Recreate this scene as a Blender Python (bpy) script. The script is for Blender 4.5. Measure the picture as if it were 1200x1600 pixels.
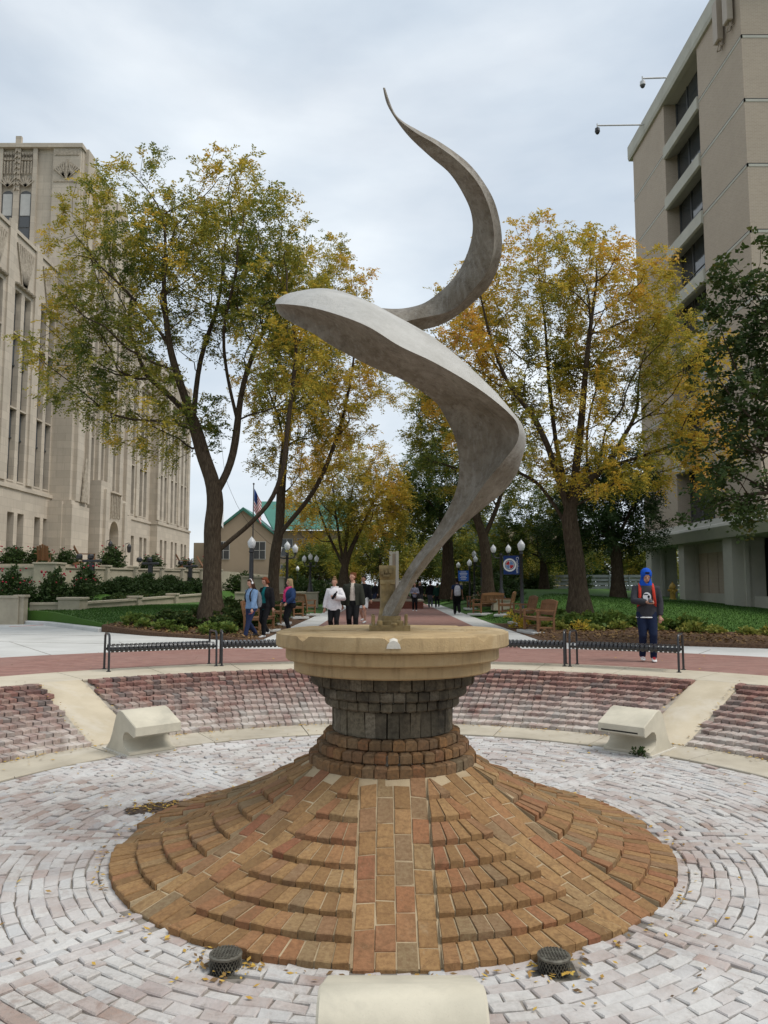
import bpy, bmesh, math, random
import numpy as np
from mathutils import Vector, Matrix, Euler
from math import sin, cos, pi, radians, sqrt, atan2, asin, hypot

for o in list(bpy.data.objects): bpy.data.objects.remove(o, do_unlink=True)
scene = bpy.context.scene
C = scene.collection
rng = random.Random(11)
nrg = np.random.default_rng(7)

# ------------------------------------------------------------------ camera
CAM_H, CAM_F, CAM_P = 1.5, 1202.0 / 1600.0, math.atan(114.0 / 1202.0)
cd = bpy.data.cameras.new('camera')
cd.sensor_fit = 'VERTICAL'; cd.sensor_height = 34.6; cd.sensor_width = 34.6 * .75
cd.lens = CAM_F * 34.6; cd.clip_end = 4000; cd.clip_start = .05
cam = bpy.data.objects.new('camera', cd); C.objects.link(cam)
cam.location = (0, 0, CAM_H); cam.rotation_euler = (pi / 2 + CAM_P, 0, 0)
scene.camera = cam

# ------------------------------------------------------------------ world, sun, exposure
SUN_EL, SUN_AZ = radians(58), radians(108)        # azimuth measured from +Y towards +X
w = bpy.data.worlds.new('World'); scene.world = w; w.use_nodes = True
nt = w.node_tree; nt.nodes.clear()
wo = nt.nodes.new('ShaderNodeOutputWorld'); mx = nt.nodes.new('ShaderNodeMixShader')
sky = nt.nodes.new('ShaderNodeTexSky'); sky.sky_type = 'NISHITA'; sky.sun_disc = False
sky.sun_elevation = SUN_EL; sky.sun_rotation = SUN_AZ; sky.dust_density = 2.0
bg1 = nt.nodes.new('ShaderNodeBackground'); bg1.inputs[1].default_value = .065
bg2 = nt.nodes.new('ShaderNodeBackground'); bg2.inputs[1].default_value = .93
tc = nt.nodes.new('ShaderNodeTexCoord'); mp = nt.nodes.new('ShaderNodeMapping')
mp.inputs['Scale'].default_value = (1.0, 1.0, 2.6); mp.inputs['Rotation'].default_value = (.2, .1, .5)
n1 = nt.nodes.new('ShaderNodeTexNoise'); n1.inputs['Scale'].default_value = 1.7; n1.inputs['Detail'].default_value = 7
n1.inputs['Roughness'].default_value = .52; n1.inputs['Distortion'].default_value = .35
n2 = nt.nodes.new('ShaderNodeTexNoise'); n2.inputs['Scale'].default_value = 3.4; n2.inputs['Detail'].default_value = 6
r1 = nt.nodes.new('ShaderNodeValToRGB'); r2 = nt.nodes.new('ShaderNodeValToRGB')
r1.color_ramp.elements[0].position = .34; r1.color_ramp.elements[0].color = (.66, .66, .66, 1)
r1.color_ramp.elements[1].position = .66; r1.color_ramp.elements[1].color = (1, 1, 1, 1)
r2.color_ramp.elements[0].position = .33; r2.color_ramp.elements[0].color = (.47, .53, .59, 1)
r2.color_ramp.elements[1].position = .68; r2.color_ramp.elements[1].color = (.605, .645, .68, 1)
L = nt.links.new
L(tc.outputs['Generated'], mp.inputs[0]); L(mp.outputs[0], n1.inputs[0]); L(mp.outputs[0], n2.inputs[0])
L(n1.outputs[0], r1.inputs[0]); L(n2.outputs[0], r2.inputs[0]); L(sky.outputs[0], bg1.inputs[0]); L(r2.outputs[0], bg2.inputs[0])
L(r1.outputs[0], mx.inputs[0]); L(bg1.outputs[0], mx.inputs[1]); L(bg2.outputs[0], mx.inputs[2]); L(mx.outputs[0], wo.inputs[0])
sd = bpy.data.lights.new('sun', 'SUN'); sd.energy = 1.5; sd.angle = radians(30); sd.color = (1, .955, .89)
sun = bpy.data.objects.new('sun', sd); C.objects.link(sun); sun.location = (20, 10, 40)
sdir = Vector((sin(SUN_AZ) * cos(SUN_EL), cos(SUN_AZ) * cos(SUN_EL), sin(SUN_EL)))
sun.rotation_euler = sdir.to_track_quat('Z', 'Y').to_euler()
scene.render.engine = 'CYCLES'
scene.view_settings.view_transform = 'Standard'; scene.view_settings.look = 'None'
scene.view_settings.exposure = 0.76; scene.view_settings.gamma = 1.0; scene.view_settings.use_curve_mapping = False
scene.cycles.max_bounces = 6; scene.cycles.diffuse_bounces = 3; scene.cycles.glossy_bounces = 2
scene.cycles.transmission_bounces = 3; scene.cycles.transparent_max_bounces = 4

# ------------------------------------------------------------------ mesh helpers
def smooth(t): t = max(0., min(1., t)); return t * t * (3 - 2 * t)
def lerp(a, b, t): return a + (b - a) * t
class MB:
    def __init__(s): s.v = []; s.f = []; s.a = []
    def add(s, vs, fs, val=0.0):
        n = len(s.v); s.v.extend(tuple(p) for p in vs)
        s.f.extend(tuple(i + n for i in f) for f in fs); s.a.extend([val] * len(fs)); return s
    def hexa(s, p, val=0.0):          # p: 4 bottom (ccw) then 4 top
        return s.add(p, [(3, 2, 1, 0), (4, 5, 6, 7), (0, 1, 5, 4), (1, 2, 6, 5), (2, 3, 7, 6), (3, 0, 4, 7)], val)
    def box(s, x0, x1, y0, y1, z0, z1, val=0.0):
        return s.hexa([(x0, y0, z0), (x1, y0, z0), (x1, y1, z0), (x0, y1, z0), (x0, y0, z1), (x1, y0, z1), (x1, y1, z1), (x0, y1, z1)], val)
    def cbox(s, c, size, rot=None, bev=0.0, val=0.0):
        hx, hy, hz = size[0] / 2, size[1] / 2, size[2] / 2
        if bev <= 0:
            p = [(-hx, -hy, -hz), (hx, -hy, -hz), (hx, hy, -hz), (-hx, hy, -hz), (-hx, -hy, hz), (hx, -hy, hz), (hx, hy, hz), (-hx, hy, hz)]
            f = [(3, 2, 1, 0), (4, 5, 6, 7), (0, 1, 5, 4), (1, 2, 6, 5), (2, 3, 7, 6), (3, 0, 4, 7)]
        else:
            p, f = bevel_box(hx, hy, hz, bev)
        if rot is not None: p = [rot @ Vector(q) for q in p]
        return s.add([(q[0] + c[0], q[1] + c[1], q[2] + c[2]) for q in p], f, val)
    def bar(s, a, b, w, h, up=(0, 0, 1), bev=0.0, val=0.0):   # rectangular bar from a to b
        a, b = Vector(a), Vector(b); d = b - a; l = d.length; d.normalize()
        u = Vector(up)
        if abs(d.dot(u)) > .98: u = Vector((0, 1, 0))
        sx = d.cross(u).normalized(); u = sx.cross(d)
        R = Matrix((sx, d, u)).transposed()
        return s.cbox((a + b) / 2, (w, l, h), R, bev, val)
    def tube(s, pts, rad, n=8, cap=True, val=0.0, sq=None):
        pts = [Vector(p) for p in pts]; m = len(pts)
        if not hasattr(rad, '__len__'): rad = [rad] * m
        d0 = (pts[1] - pts[0]).normalized()
        u = Vector((0, 0, 1)) if abs(d0.z) < .9 else Vector((1, 0, 0))
        vs, fs = [], []
        for i in range(m):
            d = (pts[min(i + 1, m - 1)] - pts[max(i - 1, 0)])
            if d.length < 1e-9: d = d0
            d.normalize(); sx = d.cross(u)
            if sx.length < 1e-5: sx = d.cross(Vector((.3, 1, .2)))
            sx.normalize(); u = sx.cross(d).normalized()
            for k in range(n):
                a = 2 * pi * k / n
                vs.append(pts[i] + sx * (cos(a) * rad[i]) + u * (sin(a) * rad[i]))
        for i in range(m - 1):
            for k in range(n):
                k2 = (k + 1) % n
                fs.append((i * n + k, i * n + k2, (i + 1) * n + k2, (i + 1) * n + k))
        if cap: fs.append(tuple(range(n - 1, -1, -1))); fs.append(tuple((m - 1) * n + k for k in range(n)))
        return s.add(vs, fs, val)
    def lathe(s, prof, n=24, c=(0, 0, 0), a0=0.0, a1=2 * pi, cap=False, val=0.0):
        full = abs(a1 - a0 - 2 * pi) < 1e-6; m = n if full else n + 1
        vs, fs = [], []
        for r, z in prof:
            for k in range(m):
                a = a0 + (a1 - a0) * k / n
                vs.append((c[0] + r * cos(a), c[1] + r * sin(a), c[2] + z))
        for i in range(len(prof) - 1):
            for k in range(n):
                k2 = (k + 1) % m
                fs.append((i * m + k, i * m + k2, (i + 1) * m + k2, (i + 1) * m + k))
        if cap: fs.append(tuple(range(m - 1, -1, -1))); fs.append(tuple((len(prof) - 1) * m + k for k in range(m)))
        return s.add(vs, fs, val)
    def loft(s, rings, close=True, cap=True, val=0.0):
        n = len(rings[0]); vs = [p for r in rings for p in r]; fs = []
        for i in range(len(rings) - 1):
            for k in range(n if close else n - 1):
                k2 = (k + 1) % n
                fs.append((i * n + k, i * n + k2, (i + 1) * n + k2, (i + 1) * n + k))
        if cap and close: fs.append(tuple(range(n - 1, -1, -1))); fs.append(tuple((len(rings) - 1) * n + k for k in range(n)))
        return s.add(vs, fs, val)
    def extrude(s, poly, axis_pt, val=0.0):   # poly: list of 3D points, axis_pt: offset vector
        n = len(poly); o = Vector(axis_pt); vs = [Vector(p) for p in poly] + [Vector(p) + o for p in poly]
        fs = [tuple(range(n - 1, -1, -1)), tuple(range(n, 2 * n))] + [(i, (i + 1) % n, (i + 1) % n + n, i + n) for i in range(n)]
        return s.add(vs, fs, val)
    def ball(s, c, r, n=10, m=7, val=0.0):
        if not hasattr(r, '__len__'): r = (r, r, r)
        rings = []
        for i in range(m + 1):
            t = pi * i / m; rr = max(sin(t), .02)
            rings.append([(c[0] + r[0] * rr * cos(2 * pi * k / n), c[1] + r[1] * rr * sin(2 * pi * k / n), c[2] - r[2] * cos(t)) for k in range(n)])
        return s.loft(rings, val=val)
    def mesh(s, name, sm=False):
        me = bpy.data.meshes.new(name); me.from_pydata(s.v, [], s.f)
        if any(s.a):
            at = me.attributes.new('bv', 'FLOAT', 'FACE'); at.data.foreach_set('value', s.a)
        bm = bmesh.new(); bm.from_mesh(me); bmesh.ops.recalc_face_normals(bm, faces=bm.faces); bm.to_mesh(me); bm.free()
        if sm: me.polygons.foreach_set('use_smooth', [True] * len(me.polygons))
        return me
    def build(s, name, mat=None, parent=None, sm=False, kind=None, angle=None):
        me = s.mesh(name, sm); o = bpy.data.objects.new(name, me); C.objects.link(o)
        if mat: me.materials.append(mat)
        if angle is not None:
            me.polygons.foreach_set('use_smooth', [True] * len(me.polygons)); me.set_sharp_from_angle(angle=radians(angle))
        if parent is not None: attach(o, parent)
        if kind: o['kind'] = kind
        return o
def bevel_box(hx, hy, hz, b):
    b = min(b, hx * .9, hy * .9, hz * .9); p = []
    def ring(x, y, z): return [(-x, -y, z), (x, -y, z), (x, y, z), (-x, y, z)]
    p += ring(hx - b, hy - b, -hz) + ring(hx, hy, -hz + b) + ring(hx, hy, hz - b) + ring(hx - b, hy - b, hz)
    f = [(3, 2, 1, 0), (12, 13, 14, 15)]
    for r in range(3):
        for k in range(4): f.append((r * 4 + k, r * 4 + (k + 1) % 4, r * 4 + 4 + (k + 1) % 4, r * 4 + 4 + k))
    return p, f
WORLDROOT = {}
def attach(o, p):
    o.parent = p
    if p.name in WORLDROOT: o.matrix_parent_inverse = Matrix.Translation(-Vector(WORLDROOT[p.name]))
def tag(o, label=None, cat=None, group=None, kind=None):
    if label: o['label'] = label
    if cat: o['category'] = cat
    if group: o['group'] = group
    if kind: o['kind'] = kind
    return o
def thing(name, label, cat, loc=(0, 0, 0), rz=0.0, group=None, world=False):
    """An Empty at the thing's base. world=True: its parts are modelled in world coordinates."""
    o = bpy.data.objects.new(name, None); C.objects.link(o); o.location = loc; o.rotation_euler = (0, 0, rz); o.empty_display_size = .2
    if world: WORLDROOT[o.name] = tuple(loc)
    return tag(o, label, cat, group)
def copy_tree(o, parent=None):
    c = o.copy(); C.objects.link(c); c.parent = parent
    if parent is not None: c.matrix_parent_inverse = o.matrix_parent_inverse.copy()
    for ch in o.children: copy_tree(ch, c)
    return c
def dup(root, loc, rz, label=None, group=None, scale=None):
    c = copy_tree(root); c.location = loc; c.rotation_euler = (0, 0, rz)
    if label: c['label'] = label
    if group: c['group'] = group
    if scale: c.scale = (scale,) * 3
    return c
def struct(mb, name, mat, sm=False): return mb.build(name, mat, kind='structure', sm=sm)
def catmull(P, n):
    P = [np.array(p, float) for p in P]; out = []
    for i in range(len(P) - 1):
        p0 = P[max(i - 1, 0)]; p1 = P[i]; p2 = P[i + 1]; p3 = P[min(i + 2, len(P) - 1)]
        for k in range(n):
            t = k / n
            out.append(.5 * (2 * p1 + (p2 - p0) * t + (2 * p0 - 5 * p1 + 4 * p2 - p3) * t * t + (3 * p1 - p0 - 3 * p2 + p3) * t ** 3))
    out.append(P[-1]); return out
def in_view(p):       # used only to decide which of many alike pieces are big enough to be objects of their own
    c, s = cos(CAM_P), sin(CAM_P)
    zc = p[1] * c + (p[2] - CAM_H) * s
    if zc < .3: return None
    yc = -p[1] * s + (p[2] - CAM_H) * c
    u = .5 + CAM_F * 1600 / 1200 * p[0] / zc; v = .5 - CAM_F * yc / zc
    return (u, v, zc)
# ------------------------------------------------------------------ material helpers
class NM:
    def __init__(s, name):
        s.m = bpy.data.materials.new(name); s.m.use_nodes = True; s.t = s.m.node_tree; s.b = s.t.nodes['Principled BSDF']
        s.pos = None
    def new(s, t): return s.t.nodes.new(t)
    def link(s, a, b): s.t.links.new(a, b)
    def P(s):
        if s.pos is None: s.pos = s.new('ShaderNodeNewGeometry').outputs['Position']
        return s.pos
    def noise(s, scale, detail=4, rough=.55, vec=None, dist=0.0):
        n = s.new('ShaderNodeTexNoise'); n.inputs['Scale'].default_value = scale; n.inputs['Detail'].default_value = detail
        n.inputs['Roughness'].default_value = rough; n.inputs['Distortion'].default_value = dist
        s.link(vec or s.P(), n.inputs['Vector']); return n.outputs[0]
    def ramp(s, val, stops, interp='LINEAR'):
        r = s.new('ShaderNodeValToRGB'); e = r.color_ramp; e.interpolation = interp
        while len(e.elements) > 1: e.elements.remove(e.elements[-1])
        e.elements[0].position = stops[0][0]; e.elements[0].color = c4(stops[0][1])
        for p, c in stops[1:]: x = e.elements.new(p); x.color = c4(c)
        s.link(val, r.inputs[0]); return r.outputs[0]
    def mix(s, fac, a, b, mode='MIX'):
        n = s.new('ShaderNodeMix'); n.data_type = 'RGBA'; n.blend_type = mode
        for sock, v in ((n.inputs[0], fac), (n.inputs[6], a), (n.inputs[7], b)):
            if isinstance(v, (int, float)): sock.default_value = v
            elif isinstance(v, tuple): sock.default_value = c4(v)
            else: s.link(v, sock)
        return n.outputs[2]
    def math(s, op, a, b=0.0, clamp=False):
        n = s.new('ShaderNodeMath'); n.operation = op; n.use_clamp = clamp
        for sock, v in ((n.inputs[0], a), (n.inputs[1], b)):
            if isinstance(v, (int, float)): sock.default_value = v
            else: s.link(v, sock)
        return n.outputs[0]
    def bump(s, h, strength=.3, dist=.02):
        n = s.new('ShaderNodeBump'); n.inputs['Strength'].default_value = strength; n.inputs['Distance'].default_value = dist
        s.link(h, n.inputs['Height']); s.link(n.outputs[0], s.b.inputs['Normal']); return n
    def attr(s, name):
        n = s.new('ShaderNodeAttribute'); n.attribute_name = name; return n
    def bv(s):          # per-piece random: face attribute of joined pieces, or the object's own random
        a = s.attr('bv').outputs['Fac']; r = s.new('ShaderNodeObjectInfo').outputs['Random']
        return s.math('FRACT', s.math('ADD', a, r))
    def sep(s, v=None):
        n = s.new('ShaderNodeSeparateXYZ'); s.link(v or s.P(), n.inputs[0]); return n.outputs
    def set(s, col=None, rough=None, metal=None, spec=None):
        if col is not None:
            if isinstance(col, tuple): s.b.inputs['Base Color'].default_value = c4(col)
            else: s.link(col, s.b.inputs['Base Color'])
        if rough is not None:
            if isinstance(rough, (int, float)): s.b.inputs['Roughness'].default_value = rough
            else: s.link(rough, s.b.inputs['Roughness'])
        if metal is not None: s.b.inputs['Metallic'].default_value = metal
        if spec is not None: s.b.inputs['Specular IOR Level'].default_value = spec
        return s.m
def c4(c): return (c, c, c, 1) if isinstance(c, (int, float)) else (c[0], c[1], c[2], 1)
def plain(name, c, c2=None, scale=6, rough=.7, bump=.0, bscale=60, metal=0.0, spec=.3, bdist=.01):
    n = NM(name)
    if c2 is None: c2 = tuple(x * .8 for x in c)
    n.set(n.ramp(n.noise(scale, 6, .6), [(.3, c2), (.7, c)]), rough, metal, spec)
    if bump: n.bump(n.noise(bscale, 5, .6), bump, bdist)
    return n.m
M = {}
def concrete(name, c, dark, stain=None, scale=2.2, bump=.25):
    n = NM(name)
    col = n.ramp(n.noise(scale, 8, .62), [(.28, dark), (.62, c)])
    if stain: col = n.mix(n.ramp(n.noise(scale * .55, 5, .7, dist=.6), [(.5, 0), (.72, .8)]), col, stain)
    sp = n.noise(160, 3, .6)
    col = n.mix(n.ramp(sp, [(.62, 0), (.75, .35)]), col, tuple(x * .55 for x in c))
    n.set(col, .88, 0, .2); n.bump(n.noise(70, 6, .65), bump, .012); return n.m
def brickmat(name, stops, noise_amt=.25, dirt=None, white=None, rough=.88, bump=.5, zwhite=None, bscale=45, blotch=None, grime=None):
    """stops: colour ramp over each piece's own random value"""
    n = NM(name)
    v = n.bv()
    col = n.ramp(v, stops)
    g = n.noise(38, 6, .65)
    col = n.mix(n.ramp(g, [(.3, noise_amt), (.65, 0)]), col, (.03, .022, .016), 'MULTIPLY') if False else n.mix(n.ramp(g, [(.32, noise_amt * 1.6), (.6, 0)]), col, tuple(x * .42 for x in stops[len(stops) // 2][1]))
    if blotch: col = n.mix(n.ramp(n.noise(blotch[1], 9, .75, dist=.8), [(blotch[2], 0), (blotch[3], blotch[4])]), col, blotch[0])
    if dirt: col = n.mix(n.ramp(n.noise(dirt[1], 7, .65, dist=.5), [(dirt[2], 0), (dirt[3], dirt[4])]), col, dirt[0])
    if white:
        f = n.ramp(n.noise(white[1], 8, .68, dist=.3), [(white[2], 0), (white[3], white[4])])
        if zwhite:
            z = n.sep()[2]; mr = n.new('ShaderNodeMapRange'); n.link(z, mr.inputs[0])
            mr.inputs[1].default_value = zwhite[0]; mr.inputs[2].default_value = zwhite[1]; mr.inputs[3].default_value = zwhite[2]; mr.inputs[4].default_value = zwhite[3]
            f = n.math('MULTIPLY', f, mr.outputs[0], True)
        col = n.mix(f, col, white[0])
    if grime: col = n.mix(n.ramp(n.noise(grime[1], 9, .78, dist=.6), [(grime[2], 0), (grime[3], grime[4])]), col, grime[0])
    n.set(col, rough, 0, .25); n.bump(n.noise(bscale, 6, .7), bump, .012); return n.m
def grid_brick_tex(n, vec, bw, bh, c1, c2, mortar, msize=.008):
    b = n.new('ShaderNodeTexBrick'); n.link(vec, b.inputs['Vector'])
    b.inputs['Scale'].default_value = 1; b.inputs['Brick Width'].default_value = bw; b.inputs['Row Height'].default_value = bh
    b.inputs['Mortar Size'].default_value = msize; b.inputs['Color1'].default_value = c4(c1); b.inputs['Color2'].default_value = c4(c2); b.inputs['Mortar'].default_value = c4(mortar)
    b.inputs['Mortar Smooth'].default_value = .2
    return b
def wallvec(n):      # brick coordinates for walls along X or along Y: (x+y, z)
    o = n.sep(); c = n.new('ShaderNodeCombineXYZ'); n.link(n.math('ADD', o[0], o[1]), c.inputs[0]); n.link(o[2], c.inputs[1]); return c.outputs[0]
# ================================================================== THE SUNKEN FOUNTAIN COURT
# The fountain was drawn at a drafting scale round the datum F0; KF brings it to its real size at F1.
F0, F1, KF = Vector((.08, 7.56, -.90)), Vector((.07, 6.65, -.61)), .88
FX, FY, ZF = F0
def to_site(o): o.location = F1 - KF * F0; o.scale = (KF,) * 3; return o
def site(p): return tuple(F1 + KF * (Vector(p) - F0))
def pol(r, a, z): return (FX + r * sin(a), FY + r * cos(a), z)     # a measured from +Y (away from camera), clockwise

M['mortar'] = concrete('mortar', (.40, .36, .30), (.18, .15, .12), bump=.5)
M['mound_mortar'] = concrete('mound_mortar', (.42, .33, .21), (.24, .17, .10), bump=.5)
M['floor_joint'] = concrete('floor_joint', (.30, .27, .235), (.07, .06, .05), bump=.5)
M['floor_brick'] = brickmat('floor_brick', [(0, (.30, .215, .175)), (.22, (.40, .34, .31)), (.45, (.46, .43, .40)), (.7, (.50, .475, .44)), (.9, (.37, .36, .355)), (1, (.35, .24, .20))],
                            noise_amt=.25, dirt=((.30, .245, .22), 1.1, .5, .72, .55), white=((.60, .595, .58), .75, .40, .66, .72), blotch=((.24, .16, .13), 5, .52, .66, .6), grime=((.20, .165, .14), 7, .56, .72, .6))
M['mound_brick'] = brickmat('mound_brick', [(0, (.21, .125, .055)), (.2, (.27, .155, .066)), (.4, (.315, .19, .082)), (.6, (.28, .13, .062)), (.78, (.215, .16, .09)), (.9, (.33, .205, .09)), (1, (.25, .10, .055))],
                            noise_amt=.35, dirt=((.16, .095, .04), 1.6, .5, .75, .5), white=((.42, .33, .20), 3.2, .60, .8, .35), blotch=((.12, .07, .032), 7, .52, .70, .6), grime=((.40, .33, .23), 11, .60, .74, .45))
M['column_brick'] = brickmat('column_brick', [(0, (.10, .085, .058)), (.35, (.17, .145, .10)), (.6, (.13, .105, .07)), (.8, (.22, .19, .14)), (1, (.08, .066, .045))],
                             noise_amt=.5, dirt=((.025, .022, .017), 2.6, .47, .64, .9), white=((.33, .31, .27), 5, .62, .78, .5))
M['plinth_brick'] = brickmat('plinth_brick', [(0, (.17, .10, .05)), (.3, (.26, .135, .055)), (.55, (.20, .13, .07)), (.8, (.24, .11, .05)), (1, (.15, .115, .07))],
                             noise_amt=.5, dirt=((.07, .045, .025), 3, .5, .7, .7), white=((.36, .31, .24), 4, .62, .8, .5))
M['bank_brick'] = brickmat('bank_brick', [(0, (.13, .065, .055)), (.2, (.25, .12, .095)), (.4, (.30, .17, .13)), (.55, (.11, .08, .075)), (.75, (.33, .205, .16)), (.9, (.22, .095, .08)), (1, (.36, .27, .22))],
                           noise_amt=.35, dirt=((.06, .042, .034), 3, .55, .75, .6), white=((.56, .52, .47), 2.3, .30, .58, 1.0), zwhite=(-.10, -.60, .04, .85))
M['ring'] = concrete('rim_concrete', (.50, .445, .345), (.38, .33, .25), (.55, .50, .41), .9, .2)
M['low_ring'] = concrete('low_ring_concrete', (.47, .42, .33), (.33, .29, .225), (.53, .49, .42), 1.2, .25)
M['ramp'] = concrete('ramp_concrete', (.51, .44, .325), (.40, .34, .245), (.56, .52, .45), 1.3, .25)
n = NM('cap_concrete')
col = n.ramp(n.noise(2.4, 8, .62), [(.28, (.29, .205, .108)), (.62, (.43, .31, .165))])
col = n.mix(n.ramp(n.noise(1.3, 5, .7, dist=.6), [(.5, 0), (.72, .7)]), col, (.47, .38, .24))
mp_ = n.new('ShaderNodeMapping'); n.link(n.P(), mp_.inputs[0]); mp_.inputs['Scale'].default_value = (9, 9, .9)
col = n.mix(n.ramp(n.noise(1.6, 7, .7, mp_.outputs[0]), [(.5, 0), (.68, .65)]), col, (.20, .14, .075))
col = n.mix(n.ramp(n.noise(120, 3, .6), [(.6, 0), (.75, .4)]), col, (.25, .18, .1))
n.set(col, .88, 0, .2); n.bump(n.noise(60, 6, .65), .4, .012); M['cap'] = n.m
M['seat_concrete'] = concrete('seat_concrete', (.56, .515, .41), (.44, .405, .32), (.37, .345, .28), 2.4, .15)

# ---- chamfered, slightly irregular bricks: a few shared meshes
def brick_variants(name, hx, hy, hz, bev, mat, k=6, jit=.004):
    out = []
    for i in range(k):
        p, f = bevel_box(hx, hy, hz, bev)
        sh = [(rng.uniform(-jit, jit), rng.uniform(-jit, jit), rng.uniform(-jit, jit)) for _ in range(4)]
        p = [(q[0] + sh[j % 4][0], q[1] + sh[j % 4][1], q[2] + (sh[j % 4][2] if q[2] > 0 else 0)) for j, q in enumerate(p)]
        mb = MB(); mb.add(p, f); me = mb.mesh(name); me.materials.append(mat); out.append((me, np.array(p), f))
    return out
def lay(items, variants, mat, parent, name='brick', nmax=300, facing=None):
    """items: 4x4 matrices (world). The nmax showing largest become objects, the rest one joined part."""
    sc = []
    for i, Mx in enumerate(items):
        p = Mx.translation; q = in_view(p); s_ = -1e9
        if q and -.02 < q[0] < 1.02 and -.02 < q[1] < 1.02: s_ = -q[2]
        if facing and s_ > -1e8 and not facing(p): s_ = -1e9
        sc.append(s_)
    order = sorted(range(len(items)), key=lambda i: -sc[i])
    ind = [i for i in order[:nmax] if sc[i] > -1e8]
    for i in ind:
        o = bpy.data.objects.new(name, variants[rng.randrange(len(variants))][0]); C.objects.link(o)
        o.parent = parent; o.matrix_basis = items[i]
    rest = [i for i in range(len(items)) if i not in set(ind)]
    if rest:
        mb = MB()
        for i in rest:
            _, p, f = variants[rng.randrange(len(variants))]
            mat4 = np.array(items[i]); q = p @ mat4[:3, :3].T + mat4[:3, 3]
            mb.add(q.tolist(), f, rng.random() * .998 + .001)
        mb.build('other_' + name + 's', mat, parent, kind='stuff')
def lay_hexa(items, mat, parent, name='brick', nmax=300, facing=None, bev=.006):
    """items: 8-corner bricks in world coordinates."""
    rest = MB(); sc = []
    for p in items:
        c = np.mean(np.array(p), axis=0); q = in_view(c)
        s_ = -q[2] if q and -.02 < q[0] < 1.02 and -.02 < q[1] < 1.02 and (facing is None or facing(c)) else -1e9
        sc.append((s_, c))
    order = sorted(range(len(items)), key=lambda i: -sc[i][0]); ind = set(i for i in order[:nmax] if sc[i][0] > -1e8)
    for i, p in enumerate(items):
        P = np.array(p); c = sc[i][1]
        bot, top = P[:4], P[4:]; ct, cb = top.mean(0), bot.mean(0)
        def inset(q, c0): d = c0 - q; l = np.linalg.norm(d, axis=1, keepdims=True); return q + d / l * bev * 1.2
        j = np.array([[rng.uniform(-.004, .004) for _ in range(3)] for _ in range(4)])
        dn = (cb - ct) / np.linalg.norm(cb - ct)
        rings = np.vstack([bot, top + dn * bev + j, inset(top, ct) + j])
        f = [(8, 9, 10, 11)] + [(r * 4 + k, r * 4 + (k + 1) % 4, r * 4 + 4 + (k + 1) % 4, r * 4 + 4 + k) for r in range(2) for k in range(4)] + [(3, 2, 1, 0)]
        if i in ind:
            mb = MB(); mb.add((rings - c).tolist(), f); o = mb.build(name, mat); o.parent = parent; o.matrix_basis = Matrix.Translation(c)
        else: rest.add(rings.tolist(), f, rng.random() * .998 + .001)
    if rest.v: rest.build('other_' + name + 's', mat, parent, kind='stuff')

# ---- sunken floor
mb = MB(); mb.lathe([(.3, ZF - .05), (5.30, ZF - .05), (5.30, ZF - .018), (.3, ZF - .018)], 96, (FX, FY, 0)); mb.f.extend(()); floor = struct(mb, 'court_floor', M['floor_joint'])
items = []; BAND = .30
def fl(x, y, rz, lift=0.0):
    items.append(Matrix.Translation((x, y, ZF - .03 + rng.uniform(-.006, .006) + lift)) @ Euler((rng.gauss(0, .022), rng.gauss(0, .016), rz + rng.gauss(0, .02))).to_matrix().to_4x4() @ Matrix.Diagonal((rng.uniform(.90, 1.02), rng.uniform(.90, 1.02), 1, 1)))
r = 2.56; row = 0
while r < 5.24:
    for s8 in range(8):
        a0 = s8 * pi / 4 + asin(BAND / r); a1 = (s8 + 1) * pi / 4 - asin(BAND / r)
        n = max(1, round((a1 - a0) * r / .212)); da = (a1 - a0) / n; off = .5 * da if row % 2 else 0
        a = a0 + off + da / 2
        ang = [a0 + da * (k + .5) for k in range(n)] if not off else [a0 + da * k for k in range(1, n)]
        for a in ang:
            x, y, _ = pol(r, a, 0); fl(x, y, -a)
        if off:
            for a in (a0 + da * .22, a1 - da * .22):
                x, y, _ = pol(r, a, 0); items.append(Matrix.Translation((x, y, ZF - .03)) @ Euler((0, 0, -a)).to_matrix().to_4x4() @ Matrix.Diagonal((.44, .97, 1, 1)))
    r += .1035; row += 1
for s8 in range(8):
    a = s8 * pi / 4; d = Vector((sin(a), cos(a), 0)); t = Vector((cos(a), -sin(a), 0))
    for c in range(6):
        rr = 2.48 + (.1 if c % 2 else 0)
        while rr < 5.16:
            p = Vector((FX, FY, 0)) + d * (rr + .1) + t * ((c - 2.5) * .101)
            fl(p.x, p.y, -a + pi / 2); rr += .213
DRAINS = [(-1.0, 5.11), (1.07, 5.09)]
items = [m for m in items if all(hypot(m.translation.x - d[0], m.translation.y - d[1]) > .15 for d in DRAINS)]
V = brick_variants('brick', .1045, .0500, .028, .008, M['floor_brick'], 10, .008)
lay(items, V, M['floor_brick'], floor)

to_site(floor)
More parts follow.
